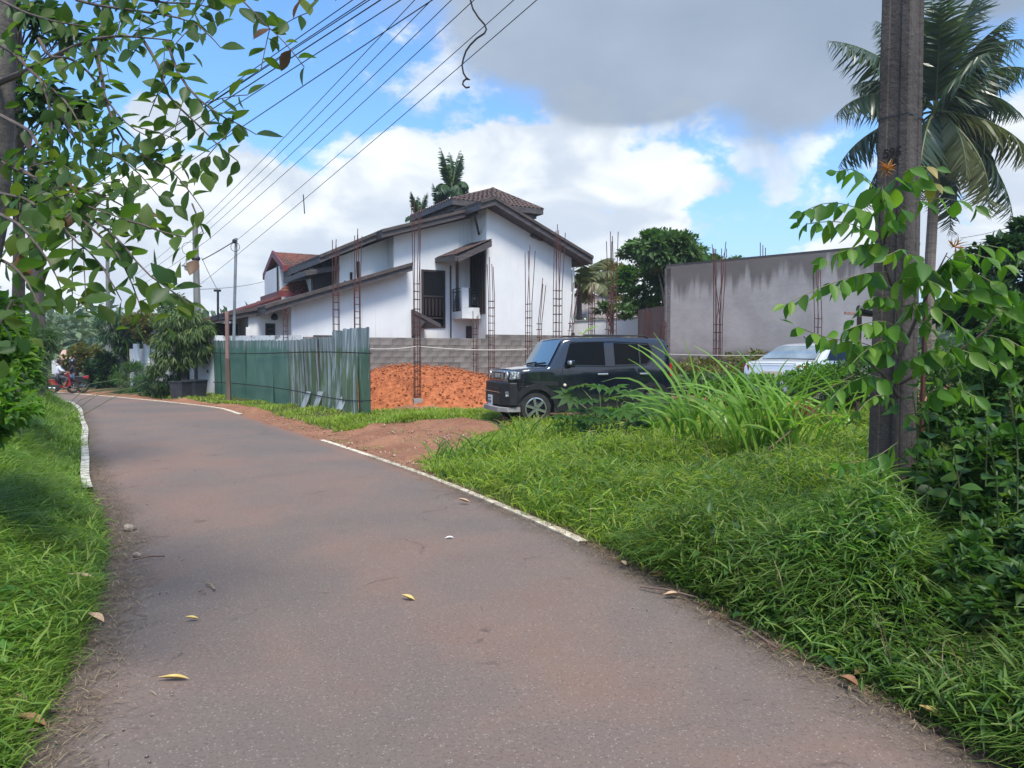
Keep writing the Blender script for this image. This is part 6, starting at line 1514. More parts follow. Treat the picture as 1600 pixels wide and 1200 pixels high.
for (px, py, dY, dr, mm) in ((1312, 92, -1.0, .9, 0), (1318, 200, -.5, 1.5, 0), (1330, 265, 1, 1.2, 0), (1372, 60, 1.2, .9, 0), (1440, -20, 1, .5, 0), (1500, -30, .5, .5, 0), (1548, -5, -.5, .7, 0), (1570, 55, -1, .8, 0), (1600, 130, .3, 1.2, 0), (1600, 262, 0, 1.1, 1), (1548, 300, 1, 1.3, 0), (1520, 330, -1, 1.1, 1), (1478, 350, .8, .9, 0), (1425, 330, .5, 1.0, 0), (1370, 320, 1.5, 1.1, 0), (1500, 280, -2, 1.2, 1), (1585, 200, 2, 1.2, 0), (1400, 30, 2.5, .8, 0), (1340, 150, 2, 1.2, 0), (1560, 240, 1.5, 1.4, 0), (1470, 20, -1.5, .5, 0), (1520, 120, -2.5, .9, 0), (1590, 90, 2, .9, 0), (1440, 300, -2, 1.2, 0), (1560, 340, 0, 1.0, 0)):
    e = aim(px, py, dY); L = e.length; hd_ = math.atan2(e.y, e.x); el = math.atan2(e.z, math.hypot(e.x, e.y)) + dr * .42
    frond(palm, 'frond', CP + Vector((0, 0, .1)), hd_, el, max(3.6, L * 1.18), 'leaf_palmold' if mm else 'leaf_palm', 66, 1.35, dr, .038, 0, .75 if dr > .8 else .35, .05)
mb = MB()
for k in range(16):
    a = k * 2.4; c_ = CP + Vector((.38 * math.cos(a), .3 * math.sin(a), -.45 - .05 * (k % 5))); mb.lathe(c_, [(.03, -.12), (.10, -.06), (.11, .04), (.03, .12)], 8)
cn_ = part('coconuts', mb, 'palmtrunk', palm, smooth=True, angle=180); cn_['kind'] = 'stuff'
def areca(label, px, py, Y, sc):
    c = P(px, py, Y); b = on_ground(px, Y); t = thing('areca_palm', label, 'palm', b, 0)
    part('trunk', MB().tube([b, b.lerp(c, .5), c], [.12, .1, .09], 8), 'palmtrunk', t, smooth=True)
    for k in range(15):
        up_ = k % 3 == 0; frond(t, 'frond', c, 2.39996 * k, 1.42 if up_ else random.uniform(.5, 1.2), sc * (1.5 if up_ else .95) * random.uniform(.85, 1.1), 'leaf_dark', 24, .34 * sc, .35 if up_ else 3.0, .14, 0, .3, .035)
def small_palm(name, label, px, py, Y, L, fr, m='leaf_palm', up=.9, base=None, ll=.5, rt=.09):
    c = P(px, py, Y); b = on_ground(base or px, Y); t = thing(name, label, 'palm', b, 0)
    part('trunk', MB().tube([b, b.lerp(c, .5), c], [rt * 1.3, rt, rt * .9], 8), 'palmtrunk', t, smooth=True)
    for k in range(fr):
        a = 2.39996 * k; el = up - .9 * (k / fr) * 1.3 + random.uniform(-.1, .1); frond(t, 'frond', c, a, el, L * random.uniform(.85, 1.1), m, 26, ll, 1.5, .11, 0, .3, .03)
areca('slim areca palm rising behind the ridge of the white house', 706, 300, 44, 1.75)
areca('low areca palm showing just above the roof left of the taller one', 689, 336, 44, 1.2)
areca('lowest palm tuft above the roof, behind the tallest rebar column', 655, 347, 43, 1.2)
small_palm('young_coconut_palm', 'young coconut palm behind the right corner of the white house', 905, 452, 38, 3.0, 13, 'leaf_palmold', 1.3, ll=.8, rt=.15)

# ---- foreground tree hanging over the road at the upper left
def branch_pts(spec, n=24):
    """spec [(px,py,Y)] -> smooth 3d polyline"""
    c = np.array([tuple(P(*q)) for q in spec]); d = np.r_[0, np.cumsum(np.linalg.norm(np.diff(c, axis=0), axis=1))]
    q = np.linspace(0, d[-1], max(4, int(d[-1] / .05))); r = np.stack([np.interp(q, d, c[:, i]) for i in range(3)], 1)
    for _ in range(2): r[1:-1] = (r[:-2] + 2 * r[1:-1] + r[2:]) / 4
    return r
TB = on_ground(-90, 5.0)
ft = thing('overhanging_tree', 'broad leaved tree at the left edge with thin branches hanging over the road', 'tree', TB)
part('trunk', MB().tube([TB + Vector((0, 0, -.2)), P(-60, 540, 5.0), P(-16, 330, 5.0), P(-6, 150, 5.0), P(-4, -60, 5.05), P(0, -400, 5.1)], [.15, .13, .115, .11, .105, .09], 12), 'bark', ft, smooth=True)
BR = [  # (points, radius px start, leafy from fraction)
 ([(-5, 130, 4.9), (40, 112, 4.6), (81, 90, 4.3), (137, 63, 4.0), (181, 56, 3.8), (219, 58, 3.7), (269, 63, 3.6)], .022, .55),
 ([(222, 60, 3.7), (238, 85, 3.7), (250, 106, 3.6), (256, 140, 3.6), (275, 165, 3.5), (297, 183, 3.5), (318, 203, 3.5), (335, 222, 3.4), (352, 238, 3.4), (372, 252, 3.4)], .008, .55),
 ([(262, 64, 3.6), (270, 95, 3.6), (280, 118, 3.5), (297, 143, 3.5), (328, 170, 3.4), (352, 186, 3.4), (372, 192, 3.3), (400, 210, 3.3)], .008, .1),
 ([(-5, 66, 4.7), (25, 85, 4.4), (50, 113, 4.2), (80, 138, 4.0), (100, 155, 3.9), (125, 190, 3.8), (130, 235, 3.8)], .016, .1),
 ([(60, 120, 4.1), (75, 150, 4.0), (82, 200, 4.0), (80, 290, 4.0), (75, 360, 4.0)], .009, .3),
 ([(70, 130, 4.0), (95, 180, 4.0), (115, 215, 3.9), (160, 238, 3.8), (187, 246, 3.7), (219, 272, 3.6), (247, 306, 3.5)], .009, .1),
 ([(60, 60, 4.3), (75, 90, 4.3), (110, 90, 4.1), (145, 118, 3.9), (160, 145, 3.9), (180, 175, 3.8), (205, 200, 3.7), (235, 215, 3.6)], .010, .2),
 ([(140, 63, 4.0), (150, 85, 3.9), (158, 120, 3.9), (165, 160, 3.8), (185, 210, 3.8), (215, 240, 3.7), (265, 262, 3.6), (285, 285, 3.5), (305, 310, 3.4), (318, 330, 3.4)], .009, .25),
 ([(0, 180, 4.4), (48, 205, 4.1), (70, 245, 3.9), (84, 275, 3.7), (105, 305, 3.5), (130, 320, 3.3), (165, 332, 3.1), (200, 345, 3.0)], .012, .2),
 ([(0, 250, 4.2), (40, 268, 3.9), (80, 300, 3.6), (125, 330, 3.3), (170, 360, 3.1), (195, 385, 3.0), (215, 412, 2.9), (240, 438, 2.9), (272, 455, 2.8), (295, 475, 2.8)], .011, .3),
 ([(130, 345, 3.2), (160, 372, 3.1), (185, 395, 3.0), (200, 430, 3.0), (215, 462, 2.9), (222, 490, 2.9)], .006, 0),
 ([(200, 345, 3.0), (230, 352, 2.9), (255, 365, 2.9), (290, 370, 2.8)], .005, 0),
 ([(120, 0, 4.2), (150, 8, 4.0), (200, 15, 3.8), (250, 22, 3.7), (290, 30, 3.6), (320, 45, 3.5), (345, 75, 3.5)], .010, .05),
 ([(150, -30, 4.0), (200, -5, 3.8), (260, 5, 3.7), (310, 5, 3.6), (345, 18, 3.5)], .009, .05),
 ([(290, -60, 3.6), (350, -25, 3.4), (380, 0, 3.3), (396, 18, 3.3), (410, 35, 3.3), (428, 50, 3.2)], .007, .2),
 ([(400, -50, 3.3), (440, -20, 3.2), (470, -5, 3.2)], .006, .3),
 ([(160, 0, 4.0), (165, 30, 4.0), (150, 60, 3.9), (155, 95, 3.9), (165, 140, 3.8)], .007, .1),
 ([(-10, 330, 3.4), (30, 350, 3.1), (60, 385, 2.9), (85, 420, 2.8), (95, 450, 2.8)], .009, .1),
 ([(-10, 300, 3.6), (40, 310, 3.3), (90, 345, 3.0), (120, 380, 2.9), (150, 400, 2.8), (175, 440, 2.8), (190, 470, 2.8)], .009, .1),
 ([(-20, 400, 3.0), (15, 410, 2.9), (45, 440, 2.7), (60, 475, 2.7)], .008, 0),
 ([(-20, 240, 3.9), (20, 262, 3.7), (60, 280, 3.6), (110, 290, 3.5), (150, 300, 3.4), (190, 320, 3.3), (225, 345, 3.2)], .009, .1),
 ([(0, 0, 4.6), (40, 20, 4.4), (90, 35, 4.2), (130, 40, 4.1), (170, 48, 4.0)], .010, .1),
 ([(300, 318, 3.4), (312, 345, 3.4), (318, 365, 3.4)], .004, 0),
 ([(20, 470, 3.4), (0, 500, 3.4), (-20, 560, 3.4)], .006, 0),
]
LPOS, LDIR, LSZ = [], [], []
for bi, (spec, r0, fr0) in enumerate(BR):
    r = branch_pts(spec); n = len(r)
    part('branch', MB().tube([Vector(q) for q in r[::2]] + ([Vector(r[-1])] if n % 2 == 0 else []), list(np.linspace(r0, .0022, len(r[::2]) + (1 if n % 2 == 0 else 0)))), 'twig', ft, smooth=True)
    k = int(fr0 * n) + 1; sgn = 1
    while k < n:
        tg = r[min(k + 1, n - 1)] - r[k - 1]; tg /= np.linalg.norm(tg) + 1e-9; sd = np.cross(tg, (0, -1, .2)); sd /= np.linalg.norm(sd) + 1e-9
        # alternate leaves on the branch, and now and then a leafy side twig
        d = tg * .55 + sd * sgn * .8 + RNG.normal(size=3) * .3; d[2] -= .25
        LPOS.append(r[k]); LDIR.append(d); LSZ.append(RNG.uniform(.065, .125))
        if RNG.random() < .27:
            q = r[k].copy(); e = tg * .5 + sd * sgn + RNG.normal(size=3) * .35; e[2] -= .35; e /= np.linalg.norm(e); m_ = RNG.integers(3, 7); tw = [q.copy()]
            for j in range(m_):
                q = q + e * .045; e[2] -= .06; tw.append(q.copy())
                d = e * .5 + np.cross(e, (0, -1, .2)) * (1 if j % 2 else -1) + RNG.normal(size=3) * .3; d[2] -= .2; LPOS.append(q.copy()); LDIR.append(d); LSZ.append(RNG.uniform(.06, .11))
            if bi % 2 == 0: part('twig', MB().tube([Vector(v) for v in tw], .0022, 4), 'twig', ft)
        sgn = -sgn; k += 1 if RNG.random() < .75 else 2
LPOS, LDIR, LSZ = map(np.array, (LPOS, LDIR, LSZ))
def leaf_objects(par, pos, d, sz, mesh_list, order, limit=295, upb=1.0, upn=.55, tm=LEAF_OVAL, m='leaf_tree', name='leaf'):
    """the leaves that show largest one by one, the others joined"""
    up = RNG.normal(size=(len(pos), 3)) * upn + np.array((0, -.35, upb))
    idx = np.argsort(-order)[:limit]; rest = np.setdiff1d(np.arange(len(pos)), idx); base = np.array(LOC[par.name][0])
    fm = frames(pos[idx], d[idx], up[idx], sz[idx], sz[idx], sz[idx])
    for q, f_ in enumerate(fm):
        o = link(name, mesh_list[q % len(mesh_list)], par); M4 = Matrix.Identity(4)
        for a in range(3):
            for b in range(4): M4[a][b] = f_[a][b]
            M4[a][3] -= base[a]
        o.matrix_local = M4
    if len(rest): leaves_obj('foliage', pos[rest], d[rest], up[rest], sz[rest], tm, m, par, .1, stuff=True)
def leaf_meshes(tmpls, m, nm='leaf'): return [np_mesh(nm, t_[0], t_[1], m, smooth=True) for t_ in tmpls]
OV = [leaf_template(w, f, dr, tp, 5) for w, f, dr, tp in ((.60, .14, .08, 1.05), (.66, .08, .15, 1.02), (.54, .22, .05, 1.08), (.62, .12, -.08, 1.04))]
LM = leaf_meshes(OV, 'leaf_tree') * 6 + leaf_meshes(OV[:1], 'leaf_brown')
near = LSZ / LPOS[:, 1] * (LPOS[:, 1] > 0)
leaf_objects(ft, LPOS, LDIR, LSZ, LM, near)
# second, more distant tree in the same corner, with narrow leaf whorls
def whorl_tree():
    b = on_ground(20, 9.5); t = thing('whorled_leaf_tree', 'thin tree farther back at the upper left with dark whorls of narrow leaves', 'tree', b)
    part('trunk', MB().tube([b, P(30, 400, 9.5), P(28, 150, 9.3), P(25, -80, 9)], [.09, .07, .06, .04], 8), 'bark', t, smooth=True)
    mb = MB(); Pp, Dd = [], []
    for (px, py) in ((20, 10), (45, 25), (70, 15), (90, 30), (100, 60), (60, 50), (75, 130), (55, 145), (90, 150), (110, 165), (130, 160), (40, 170), (20, 130), (100, 190), (70, 180), (30, 285), (50, 300), (15, 300), (60, 270), (110, 50), (85, 190), (125, 175), (35, 20)):
        c = P(px, py, RNG.uniform(7.8, 9)); s_ = P(27, py + 70, 9.3); mb.tube([s_, s_.lerp(c, .6), c], [.015, .01, .005], 4)
        for k in range(26):
            a = k * 2.4; e = RNG.uniform(-.9, .5); Pp.append(tuple(c + Vector((0, 0, RNG.uniform(-.08, .08))))); Dd.append((math.cos(a) * math.cos(e), math.sin(a) * math.cos(e), math.sin(e)))
    part('branches', mb, 'twig', t); n = len(Pp)
    leaves_obj('crown', np.array(Pp), np.array(Dd), np.tile([0, 0, 1.0], (n, 1)) + RNG.normal(size=(n, 3)) * .3, np.full(n, .22), leaf_template(.30, .2, .3, 1.2, 3), 'leaf_dark', t, .4, stuff=True)
whorl_tree()

# ---- compound leaved sapling in front of the pole
SB = on_ground(1398, 5.35)
sp_ = thing('compound_leaf_sapling', 'light green sapling with long compound leaves growing up in front of the utility pole', 'tree', SB)
stems = [[(1398, 800, 5.35), (1402, 640, 5.3), (1404, 520, 5.2), (1398, 452, 5.2), (1387, 425, 5.15), (1376, 385, 5.1), (1374, 350, 5.1), (1377, 300, 5.1), (1385, 268, 5.1)],
         [(1398, 452, 5.2), (1390, 440, 5.1), (1376, 385, 5.1), (1395, 345, 5.0), (1410, 325, 4.95)],
         [(1404, 560, 5.2), (1440, 480, 5.1), (1462, 430, 5.0), (1480, 395, 5.0)],
         [(1404, 600, 5.2), (1480, 560, 5.0), (1540, 520, 4.9), (1570, 470, 4.9)],
         [(1404, 620, 5.2), (1380, 585, 5.0), (1350, 560, 4.9)]]
for s_ in stems: r = branch_pts(s_); part('stem', MB().tube([Vector(q) for q in r[::2]], list(np.linspace(.016, .004, len(r[::2])))), 'twig', sp_, smooth=True)
RA = [[(1376, 342, 5.1), (1340, 325, 4.9), (1307, 315, 4.8), (1280, 318, 4.75), (1253, 332, 4.7)], [(1375, 372, 5.1), (1335, 350, 4.9), (1300, 345, 4.8), (1270, 348, 4.75), (1250, 352, 4.7)],
      [(1387, 425, 5.1), (1350, 427, 4.9), (1300, 442, 4.75), (1262, 458, 4.7), (1226, 476, 4.65)], [(1384, 352, 5.1), (1407, 327, 4.95), (1437, 312, 4.9), (1475, 307, 4.85), (1525, 322, 4.8)],
      [(1376, 302, 5.1), (1350, 272, 5.0), (1325, 260, 4.9), (1308, 268, 4.9)], [(1388, 290, 5.1), (1412, 267, 5.0), (1437, 255, 4.9), (1462, 264, 4.9)], [(1385, 300, 5.1), (1420, 282, 5.0), (1450, 278, 4.95), (1470, 293, 4.9)],
      [(1378, 290, 5.1), (1385, 320, 4.9), (1392, 345, 4.8)], [(1374, 385, 5.1), (1350, 380, 4.9), (1325, 392, 4.85), (1300, 396, 4.8), (1288, 404, 4.8)], [(1450, 440, 5.0), (1500, 385, 4.9), (1550, 382, 4.8), (1590, 395, 4.7)],
      [(1465, 430, 5.0), (1430, 400, 4.9), (1410, 385, 4.8), (1385, 400, 4.8)], [(1478, 400, 5.0), (1510, 420, 4.8), (1550, 440, 4.7), (1600, 470, 4.6)], [(1460, 470, 5.0), (1500, 450, 4.8), (1545, 455, 4.7), (1590, 490, 4.6)],
      [(1420, 520, 5.1), (1380, 500, 4.9), (1350, 505, 4.8), (1310, 520, 4.7)], [(1400, 560, 5.1), (1350, 535, 4.9), (1300, 530, 4.8), (1262, 518, 4.7), (1240, 507, 4.7)], [(1404, 600, 5.1), (1360, 585, 4.9), (1320, 600, 4.8), (1290, 632, 4.7)],
      [(1410, 480, 5.1), (1440, 470, 4.8), (1480, 490, 4.7), (1510, 520, 4.6)], [(1430, 560, 5.0), (1470, 540, 4.8), (1520, 550, 4.7), (1570, 580, 4.6)], [(1500, 540, 4.9), (1540, 520, 4.7), (1580, 530, 4.6), (1620, 560, 4.5)],
      [(1400, 440, 5.1), (1430, 430, 4.9), (1460, 440, 4.8), (1490, 460, 4.7)], [(1440, 620, 4.9), (1480, 600, 4.7), (1530, 620, 4.6), (1570, 660, 4.5)], [(1404, 690, 5.0), (1370, 715, 4.9), (1340, 722, 4.8), (1312, 726, 4.7)],
      [(1470, 430, 5.0), (1490, 400, 4.8), (1530, 395, 4.7), (1570, 415, 4.6)], [(1500, 480, 4.9), (1550, 470, 4.7), (1600, 500, 4.6)], [(1410, 650, 5.0), (1450, 640, 4.8), (1490, 660, 4.7), (1520, 700, 4.6)], [(1404, 470, 5.1), (1370, 460, 4.9), (1345, 475, 4.85), (1330, 500, 4.8)],
      [(1404, 640, 5.1), (1385, 615, 4.9), (1360, 620, 4.8), (1335, 650, 4.7)], [(1402, 580, 5.1), (1420, 555, 4.9), (1440, 560, 4.8), (1460, 590, 4.7)], [(1403, 720, 5.1), (1425, 690, 4.9), (1450, 690, 4.8), (1475, 720, 4.7)], [(1404, 540, 5.1), (1380, 530, 4.9), (1350, 548, 4.8), (1325, 575, 4.7)], [(1440, 500, 5.0), (1460, 520, 4.8), (1490, 560, 4.7), (1505, 610, 4.6)], [(1550, 540, 4.8), (1570, 560, 4.6), (1590, 610, 4.5), (1600, 660, 4.5)]]
Cp, Cd, Cs = [], [], []
yl = []
for ri, s_ in enumerate(RA):
    r = branch_pts(s_); n = len(r); part('leaf_stalk', MB().tube([Vector(q) for q in r[::2]], .003, 4), 'greenstem', sp_)
    stp = max(2, int(round(n / 9.5))); k = max(1, n // 7)
    while k < n:
        tg = r[min(k + 1, n - 1)] - r[k - 1]; tg /= np.linalg.norm(tg) + 1e-9
        for s in (1, -1):
            d = np.array((0, 0, -1.0)) * .75 + tg * .35 + np.array((0, s * .75, 0)) + RNG.normal(size=3) * .14
            Cp.append(r[k]); Cd.append(d); q_ = k / n; Cs.append((.205 if ri < 24 else .13) * (1 - .45 * q_) * RNG.uniform(.85, 1.15)); 
            yl.append(1 if (ri in (5, 6) and q_ > .45) else 0)
        k += stp
    Cp.append(r[-1]); Cd.append(r[-1] - r[-3]); Cs.append(.10); yl.append(0)
Cp, Cd, Cs, yl = map(np.array, (Cp, Cd, Cs, yl))
DRP = [leaf_template(w, f, dr, 1.2, 5) for w, f, dr in ((.50, .2, .1), (.56, .15, .15), (.46, .25, .12))]
sel = yl == 0
leaf_objects(sp_, Cp[sel], Cd[sel], Cs[sel], leaf_meshes(DRP, 'leaf_shrub', 'leaflet'), Cs[sel], 280, .3, .6, DRP[0], 'leaf_shrub', 'leaflet')
lm2 = leaf_meshes(DRP, 'leaf_yellow', 'leaflet'); leaf_objects(sp_, Cp[~sel], Cd[~sel], Cs[~sel], lm2, Cs[~sel], 100, .3, .6, DRP[0], 'leaf_yellow', 'yellow_leaflet')
for (px, py) in ((1386, 264), (1492, 386)):
    c = P(px, py, 5.05); k = 16; d = rand_dirs(k, .4); leaves_obj('young_leaves', np.tile(np.array(c), (k, 1)), d, rand_dirs(k), np.full(k, .07), LEAF_LANCE, 'leaf_young', sp_, .4, stuff=True)
# broad round leaves low down at the right
Bp, Bd, Bs = [], [], []
bw_ = thing('round_leaf_weed', 'dark weed with big rounded leaves low beside the utility pole', 'plant', on_ground(1490, 4.6))
for (x0, y0, x1, y1, n, Y) in ((1440, 860, 1450, 640, 9, 4.9), (1500, 880, 1490, 700, 9, 4.6), (1560, 860, 1540, 650, 9, 4.6), (1590, 800, 1575, 600, 8, 4.5), (1470, 800, 1520, 680, 7, 4.7), (1430, 780, 1425, 600, 8, 5.0), (1540, 760, 1530, 560, 9, 4.8)):
    r = branch_pts([(x0, y0, Y), ((x0 + x1) / 2 + 8, (y0 + y1) / 2, Y), (x1, y1, Y - .1)]); part('stem', MB().tube([Vector(q) for q in r[::2]], .005, 5), 'greenstem', bw_)
    for k in range(n):
        q = r[int((k + .5) / n * len(r))]; a = k * 2.4; Bp.append(q); Bd.append((math.cos(a), math.sin(a) - .3, RNG.uniform(-.1, .3))); Bs.append(RNG.uniform(.09, .14))
Bp, Bd, Bs = map(np.array, (Bp, Bd, Bs)); RT = [leaf_template(.78, .12, .15, 1.05, 5), leaf_template(.7, .2, .25, 1.1, 5)]
leaf_objects(bw_, Bp, Bd, Bs, leaf_meshes(RT, 'leaf_shrubdark'), Bs, 200, 1.2, .35, RT[0], 'leaf_shrubdark')
rb_ = thing('bamboo_grass_clump', 'dense dark leafy clump filling the shade at the foot of the utility pole', 'bush', on_ground(1480, 5))
p_, d_ = crown_points([pb_(1480, 820, 5.2, 90, 80, 50), pb_(1570, 780, 5.0, 80, 120, 50), pb_(1580, 880, 4.2, 80, 70, 50), pb_(1500, 700, 5.6, 70, 90, 40), pb_(1590, 600, 5.6, 50, 100, 40), pb_(1540, 900, 3.9, 80, 50, 60), pb_(1600, 960, 3.5, 70, 60, 60), pb_(1500, 830, 4.9, 60, 60, 50), pb_(1570, 900, 4.3, 70, 70, 50), pb_(1470, 770, 5.4, 40, 50, 40), pb_(1530, 960, 3.7, 60, 36, 50)], 11000, 170, .24)
d_ = d_ + rand_dirs(len(p_)) * .8; leaves_obj('foliage', p_, d_, rand_dirs(len(p_)) * .5 + np.array((0, 0, 1.0)), np.full(len(p_), .075), LEAF_DROP, 'leaf_shrubdark', rb_, .7, stuff=True)

# ---- castor plant in front of the dark car
def palmate(lobes=8):
    v = [(0, 0, 0)]; f = []
    for k in range(lobes):
        a = -2.3 + 4.6 * k / (lobes - 1); L = 1 - .28 * abs(a) / 2.3
        d = (math.sin(a), math.cos(a)); o = len(v); wd = .17
        v += [(d[0] * .42 * L - d[1] * wd, d[1] * .42 * L + d[0] * wd, .03), (d[0] * L, d[1] * L, -.14), (d[0] * .42 * L + d[1] * wd, d[1] * .42 * L - d[0] * wd, .03)]
        f.append((0, o, o + 1, o + 2))
    return np.array(v), np.array(f)
cas = thing('castor_plant', 'star leaved castor plant growing in front of the dark car doors', 'plant', on_ground(950, 11.2))
PM_ = np_mesh('leaf', *palmate(), 'leaf_shrubdark'); Lp, Ld, Ls = [], [], []
for (px, py, tx) in ((905, 602, 935), (920, 625, 935), (935, 603, 940), (962, 605, 965), (985, 612, 965), (905, 640, 940), (940, 640, 950), (975, 640, 965), (1000, 645, 975), (890, 620, 930), (950, 622, 950), (1010, 628, 975), (925, 655, 945), (880, 650, 930), (990, 660, 970), (958, 655, 955), (915, 670, 940), (1015, 665, 980)):
    c = P(px, py, RNG.uniform(10.6, 11.6)); b = on_ground(tx, 11.2); part('stem', MB().tube([b.lerp(c, 0), Vector((b.x, b.y, c.z * .7)).lerp(c, .35), c], [.012, .008, .004], 4), 'greenstem', cas)
    Lp.append(tuple(c)); dx = (px - tx) / 40; Ld.append((dx + RNG.normal() * .3, -.8, RNG.uniform(-.3, .15))); Ls.append(RNG.uniform(.25, .38))
leaf_objects(cas, np.array(Lp), np.array(Ld), np.array(Ls), [PM_], np.array(Ls), 40, 1.1, .35)

# ---- tall cane grass clumps
def cane_clump(label, px, Y, n, hh, wid, spread, group='tall cane grass clumps', m='cane', lean=0):
    b = on_ground(px, Y); t = thing('cane_grass', label, 'grass clump', b, 0, group)
    for k in range(n):
        a = RNG.uniform(0, 6.283); r = spread * RNG.random() ** .6; p = b + Vector((r * math.cos(a), r * math.sin(a) * .6, -.03)); a2 = RNG.choice([0, math.pi]) + RNG.normal() * .7 + lean
        h_ = hh * RNG.uniform(.5, 1.1); kink = RNG.random() < .35; seg = 9; rows = []
        bend = RNG.uniform(.15, .75); w_ = wid * RNG.uniform(.6, 1.2)
        for i in range(seg + 1):
            q = i / seg; out = h_ * (.12 * q + bend * q ** 2.2); up = h_ * (q - (.95 if kink else .55) * bend * q ** 3.2)
            c = p + Vector((math.cos(a2) * out, math.sin(a2) * out, up)); ww = w_ * (math.sin(math.pi * min(.97, q * .85 + .15)) ** .8) / 2 + .001
            s_ = Vector((-math.sin(a2) * .5 + .5 * math.cos(a2) * 0, math.cos(a2) * .5, 0)) + Vector((.85, 0, 0)) * (.6 if abs(math.cos(a2)) > .3 else 1); s_.normalize()
            if abs(math.cos(a2)) > .3: s_ = Vector((math.sin(.9) * .55, .55, .6 * (1 if math.cos(a2) < 0 else -1) * .5)).normalized()
            rows.append([c - s_ * ww, c + Vector((0, 0, -.12 * ww)), c + s_ * ww])
        part('blade', MB().grid(rows), m, t, smooth=True, angle=180)
cane_clump('tall bright cane grass clump nearest the rear wheel of the dark car', 1085, 9.6, 34, 1.65, .062, .34)
cane_clump('tall bright cane grass clump in front of the white saloon tail', 1190, 8.8, 36, 1.6, .062, .38)
cane_clump('tall bright cane grass clump below the white saloon rear window', 1255, 8.6, 26, 1.45, .055, .3)
cane_clump('sparse cane grass between the two brightest clumps', 1140, 10.4, 22, 1.3, .05, .3)
cane_clump('cane grass with one folded blade, beside the utility pole', 1330, 9.4, 18, 1.45, .05, .3)
cane_clump('short dark arching grass tuft in front of the car front wheel', 822, 11.2, 34, .62, .022, .4, 'arching grass tufts before the dark car', 'grass_near')
cane_clump('arching grass tuft at the corner of the bank by the dirt drive', 712, 10.0, 34, .55, .02, .42, 'arching grass tufts before the dark car', 'grass_near')
cane_clump('arching grass tuft between the drive corner and the car wheel', 768, 10.4, 34, .55, .02, .42, 'arching grass tufts before the dark car', 'grass_near')
cane_clump('arching grass tuft left of the castor plant', 868, 11.4, 24, .6, .02, .35, 'arching grass tufts before the dark car', 'grass_near')
cane_clump('cane grass clump hiding the right side of the white saloon boot', 1222, 8.9, 24, 1.4, .055, .36)
cane_clump('cane grass in front of the rear corner of the dark car', 1042, 10.6, 20, .95, .045, .34)
cane_clump('cane grass just left of the small orange earth spill', 1160, 9.4, 20, 1.2, .055, .34)
# dry cane leaning through the weeds
tube_thing('dead_stalk', 'pale dead stalk leaning from the bank up towards the saloon', 'stalk', [P(1196, 705, 8.2), P(1250, 662, 8.6), P(1285, 630, 9)], .010, 'straw')
tube_thing('dead_stalk', 'long dry stem slanting above the weeds left of the utility pole', 'stalk', [P(1215, 655, 9.6), P(1290, 610, 9.8), P(1335, 585, 10)], .007, 'straw')
# seed heads leaning over the road from the left bank
for k, (a, b, c, lb) in enumerate((((105, 650), (150, 618), (205, 606), 'lowest'), ((98, 640), (140, 600), (190, 592), 'middle'), ((95, 655), (125, 625), (160, 612), 'shortest'), ((110, 660), (170, 625), (230, 596), 'longest'))):
    tube_thing('grass_stem', lb + ' of the thin bare grass stems leaning over the road from the left bank', 'grass stem', [P(*a, 11), P(*b, 11.2), P(*c, 11.5)], .0045, 'greenstem', 'bare grass stems on the left bank', 4)

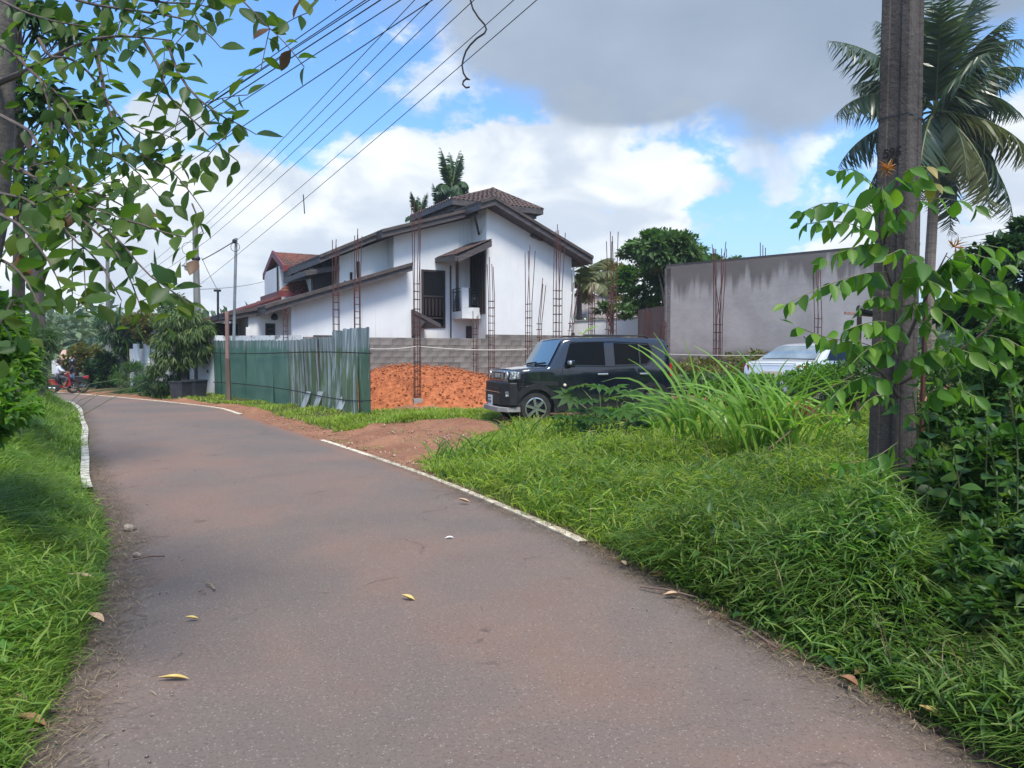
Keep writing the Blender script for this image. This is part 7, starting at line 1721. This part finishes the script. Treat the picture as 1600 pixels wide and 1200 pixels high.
# ---------------------------------------------------------------- small things on the road
def road_leaf(px, py, L, az, m, label, curl=.15, w=.3, name='fallen_leaf', cat='leaf'):
    p = G(px, py); p.z = max(p.z, float(base_z(p.y))) + .020
    v, f = leaf_template(w, .5, -curl, 1.2, 6); v = v.copy(); v[:, 1] -= .5; v[:, 2] += .25 * curl
    me = np_mesh(name, v * L, f, m, smooth=True); o = link(name, me); o.location = p; o.rotation_euler = (RNG.uniform(-.1, .1), RNG.uniform(-.15, .15), az); tag(o, label, cat, 'fallen leaves on the road')
M['fl_yellow'] = mat('fl_yellow', (.56, .44, .16), (.45, .32, .10), 20, .7)
M['fl_brown'] = mat('fl_brown', (.30, .15, .075), (.18, .09, .05), 20, .8)
M['fl_tan'] = mat('fl_tan', (.50, .36, .24), (.38, .25, .16), 20, .8)
for a in ((271, 1077, .145, 1.6, 'fl_yellow', 'long narrow yellow leaf near the bottom left of the road', .05, .22), (638, 950, .09, 1.3, 'fl_yellow', 'small curled yellow leaf in the middle of the road', .3, .4), (150, 982, .13, 1.2, 'fl_tan', 'tan curled leaf by the left grass edge', .2, .4),
          (300, 982, .075, 2.0, 'fl_yellow', 'small pale yellow leaf with a dark tip near the left', .3, .35), (702, 850, .075, 1.7, 'plate', 'tiny white leaf flat on the middle of the road', .05, .35), (725, 794, .13, 1.5, 'fl_tan', 'tan folded leaf close to the painted edging', .35, .4),
          (1050, 943, .12, 1.7, 'fl_tan', 'pale tan leaf by the right grass edge', .1, .35), (1026, 910, .11, 1.2, 'fl_brown', 'broad pale brown leaf under the right grass edge', .15, .55), (128, 922, .2, 1.9, 'fl_tan', 'large crumpled tan leaf at the left road edge', .4, .5),
          (1326, 1082, .09, .7, 'fl_brown', 'reddish brown leaf at the lower right road edge', .2, .6), (975, 893, .07, .3, 'fl_tan', 'small tan leaf near the end of the painted edging', .3, .5), (1345, 1062, .11, 2.2, 'fl_brown', 'brown leaf half under the grass at the lower right', .2, .5),
          (25, 1120, .17, .8, 'fl_tan', 'large grey tan dead leaf in the bottom left corner', .3, .5), (1455, 1130, .10, 1.0, 'fl_yellow', 'yellowish leaf in the litter at the lower right', .3, .5), (1490, 1150, .09, 2.3, 'fl_brown', 'dark brown leaf in the litter at the bottom right', .3, .5), (45, 1150, .14, 1.7, 'fl_brown', 'reddish brown dead leaf in the bottom left corner', .3, .45)):
    road_leaf(*a)
def pebble(px, py, r, label, seed):
    rr = random.Random(seed); p = G(px, py); p.z = max(p.z, float(base_z(p.y))) + r * .5; rows = []
    for i in range(6):
        ph = math.pi * i / 5; rows.append([Vector((r * math.sin(ph) * math.cos(a) * (1.2 + .25 * math.sin(2 * a + seed)), r * math.sin(ph) * math.sin(a), r * .75 * math.cos(ph))) for a in (2 * math.pi * j / 8 for j in range(9))])
    mb = MB().grid(rows); o = single('stone', mb, 'stone', label, 'stone', (0, 0, 0), 'stones on the road'); o.location = p
    o.rotation_euler = (rr.random(), rr.random() * .5, rr.random() * 3)
pebble(203, 835, .050, 'larger brown stone by the left grass edge', 3); pebble(214, 877, .033, 'smaller pinkish stone just below the larger one', 5); pebble(165, 822, .022, 'small stone in the grass edge beyond the larger stone', 8)
def twig(px0, py0, px1, py1, r, m, label):
    a, b = G(px0, py0), G(px1, py1)
    for q in (a, b): q.z = max(q.z, float(base_z(q.y))) + .03
    tube_thing('twig', label, 'twig', [a, a.lerp(b, .5) + Vector((0, .01, .012)), b], r, m, 'twigs on the road')
twig(208, 887, 258, 881, .006, 'post_dark', 'thin brown twig below the two stones'); twig(322, 925, 336, 935, .006, 'straw', 'short pale twig left of the road centre'); twig(1530, 1165, 1575, 1190, .013, 'straw', 'thick pale stick in the bottom right corner')
twig(1140, 985, 1215, 1030, .006, 'post_dark', 'dark twig along the right road edge'); twig(1000, 930, 1090, 945, .007, 'post_dark', 'dark twig under the right grass beyond the pale leaf'); twig(310, 939, 322, 941, .004, 'post_dark', 'tiny dark twig left of the road centre')
twig(5, 1172, 60, 1160, .009, 'post_dark', 'dark curved twig in the bottom left corner')
for k, (a, b, c) in enumerate((((280, 787), (298, 788), (310, 790)), ((296, 788), (306, 792), (302, 799)), ((294, 796), (302, 793), (318, 793)))):
    pts = [G(*q) for q in (a, b, c)]
    for q in pts: q.z += .03
    tube_thing('straw_wisp', ['flattest', 'most bent', 'shortest'][k] + ' wisp in the little heap of dry straw on the road', 'straw', pts, .006, 'straw', 'dry straw wisps', 4)
p = G(138, 905); mb = MB().box((0, 0, .008), (.13, .035, .004), rz=.15).box((.03, .005, .012), (.05, .03, .003), rz=.4); o = single('litter_scrap', mb, 'plate', 'white paper scrap in the left road edge litter', 'litter', (0, 0, 0)); o.location = p + Vector((0, 0, .02))
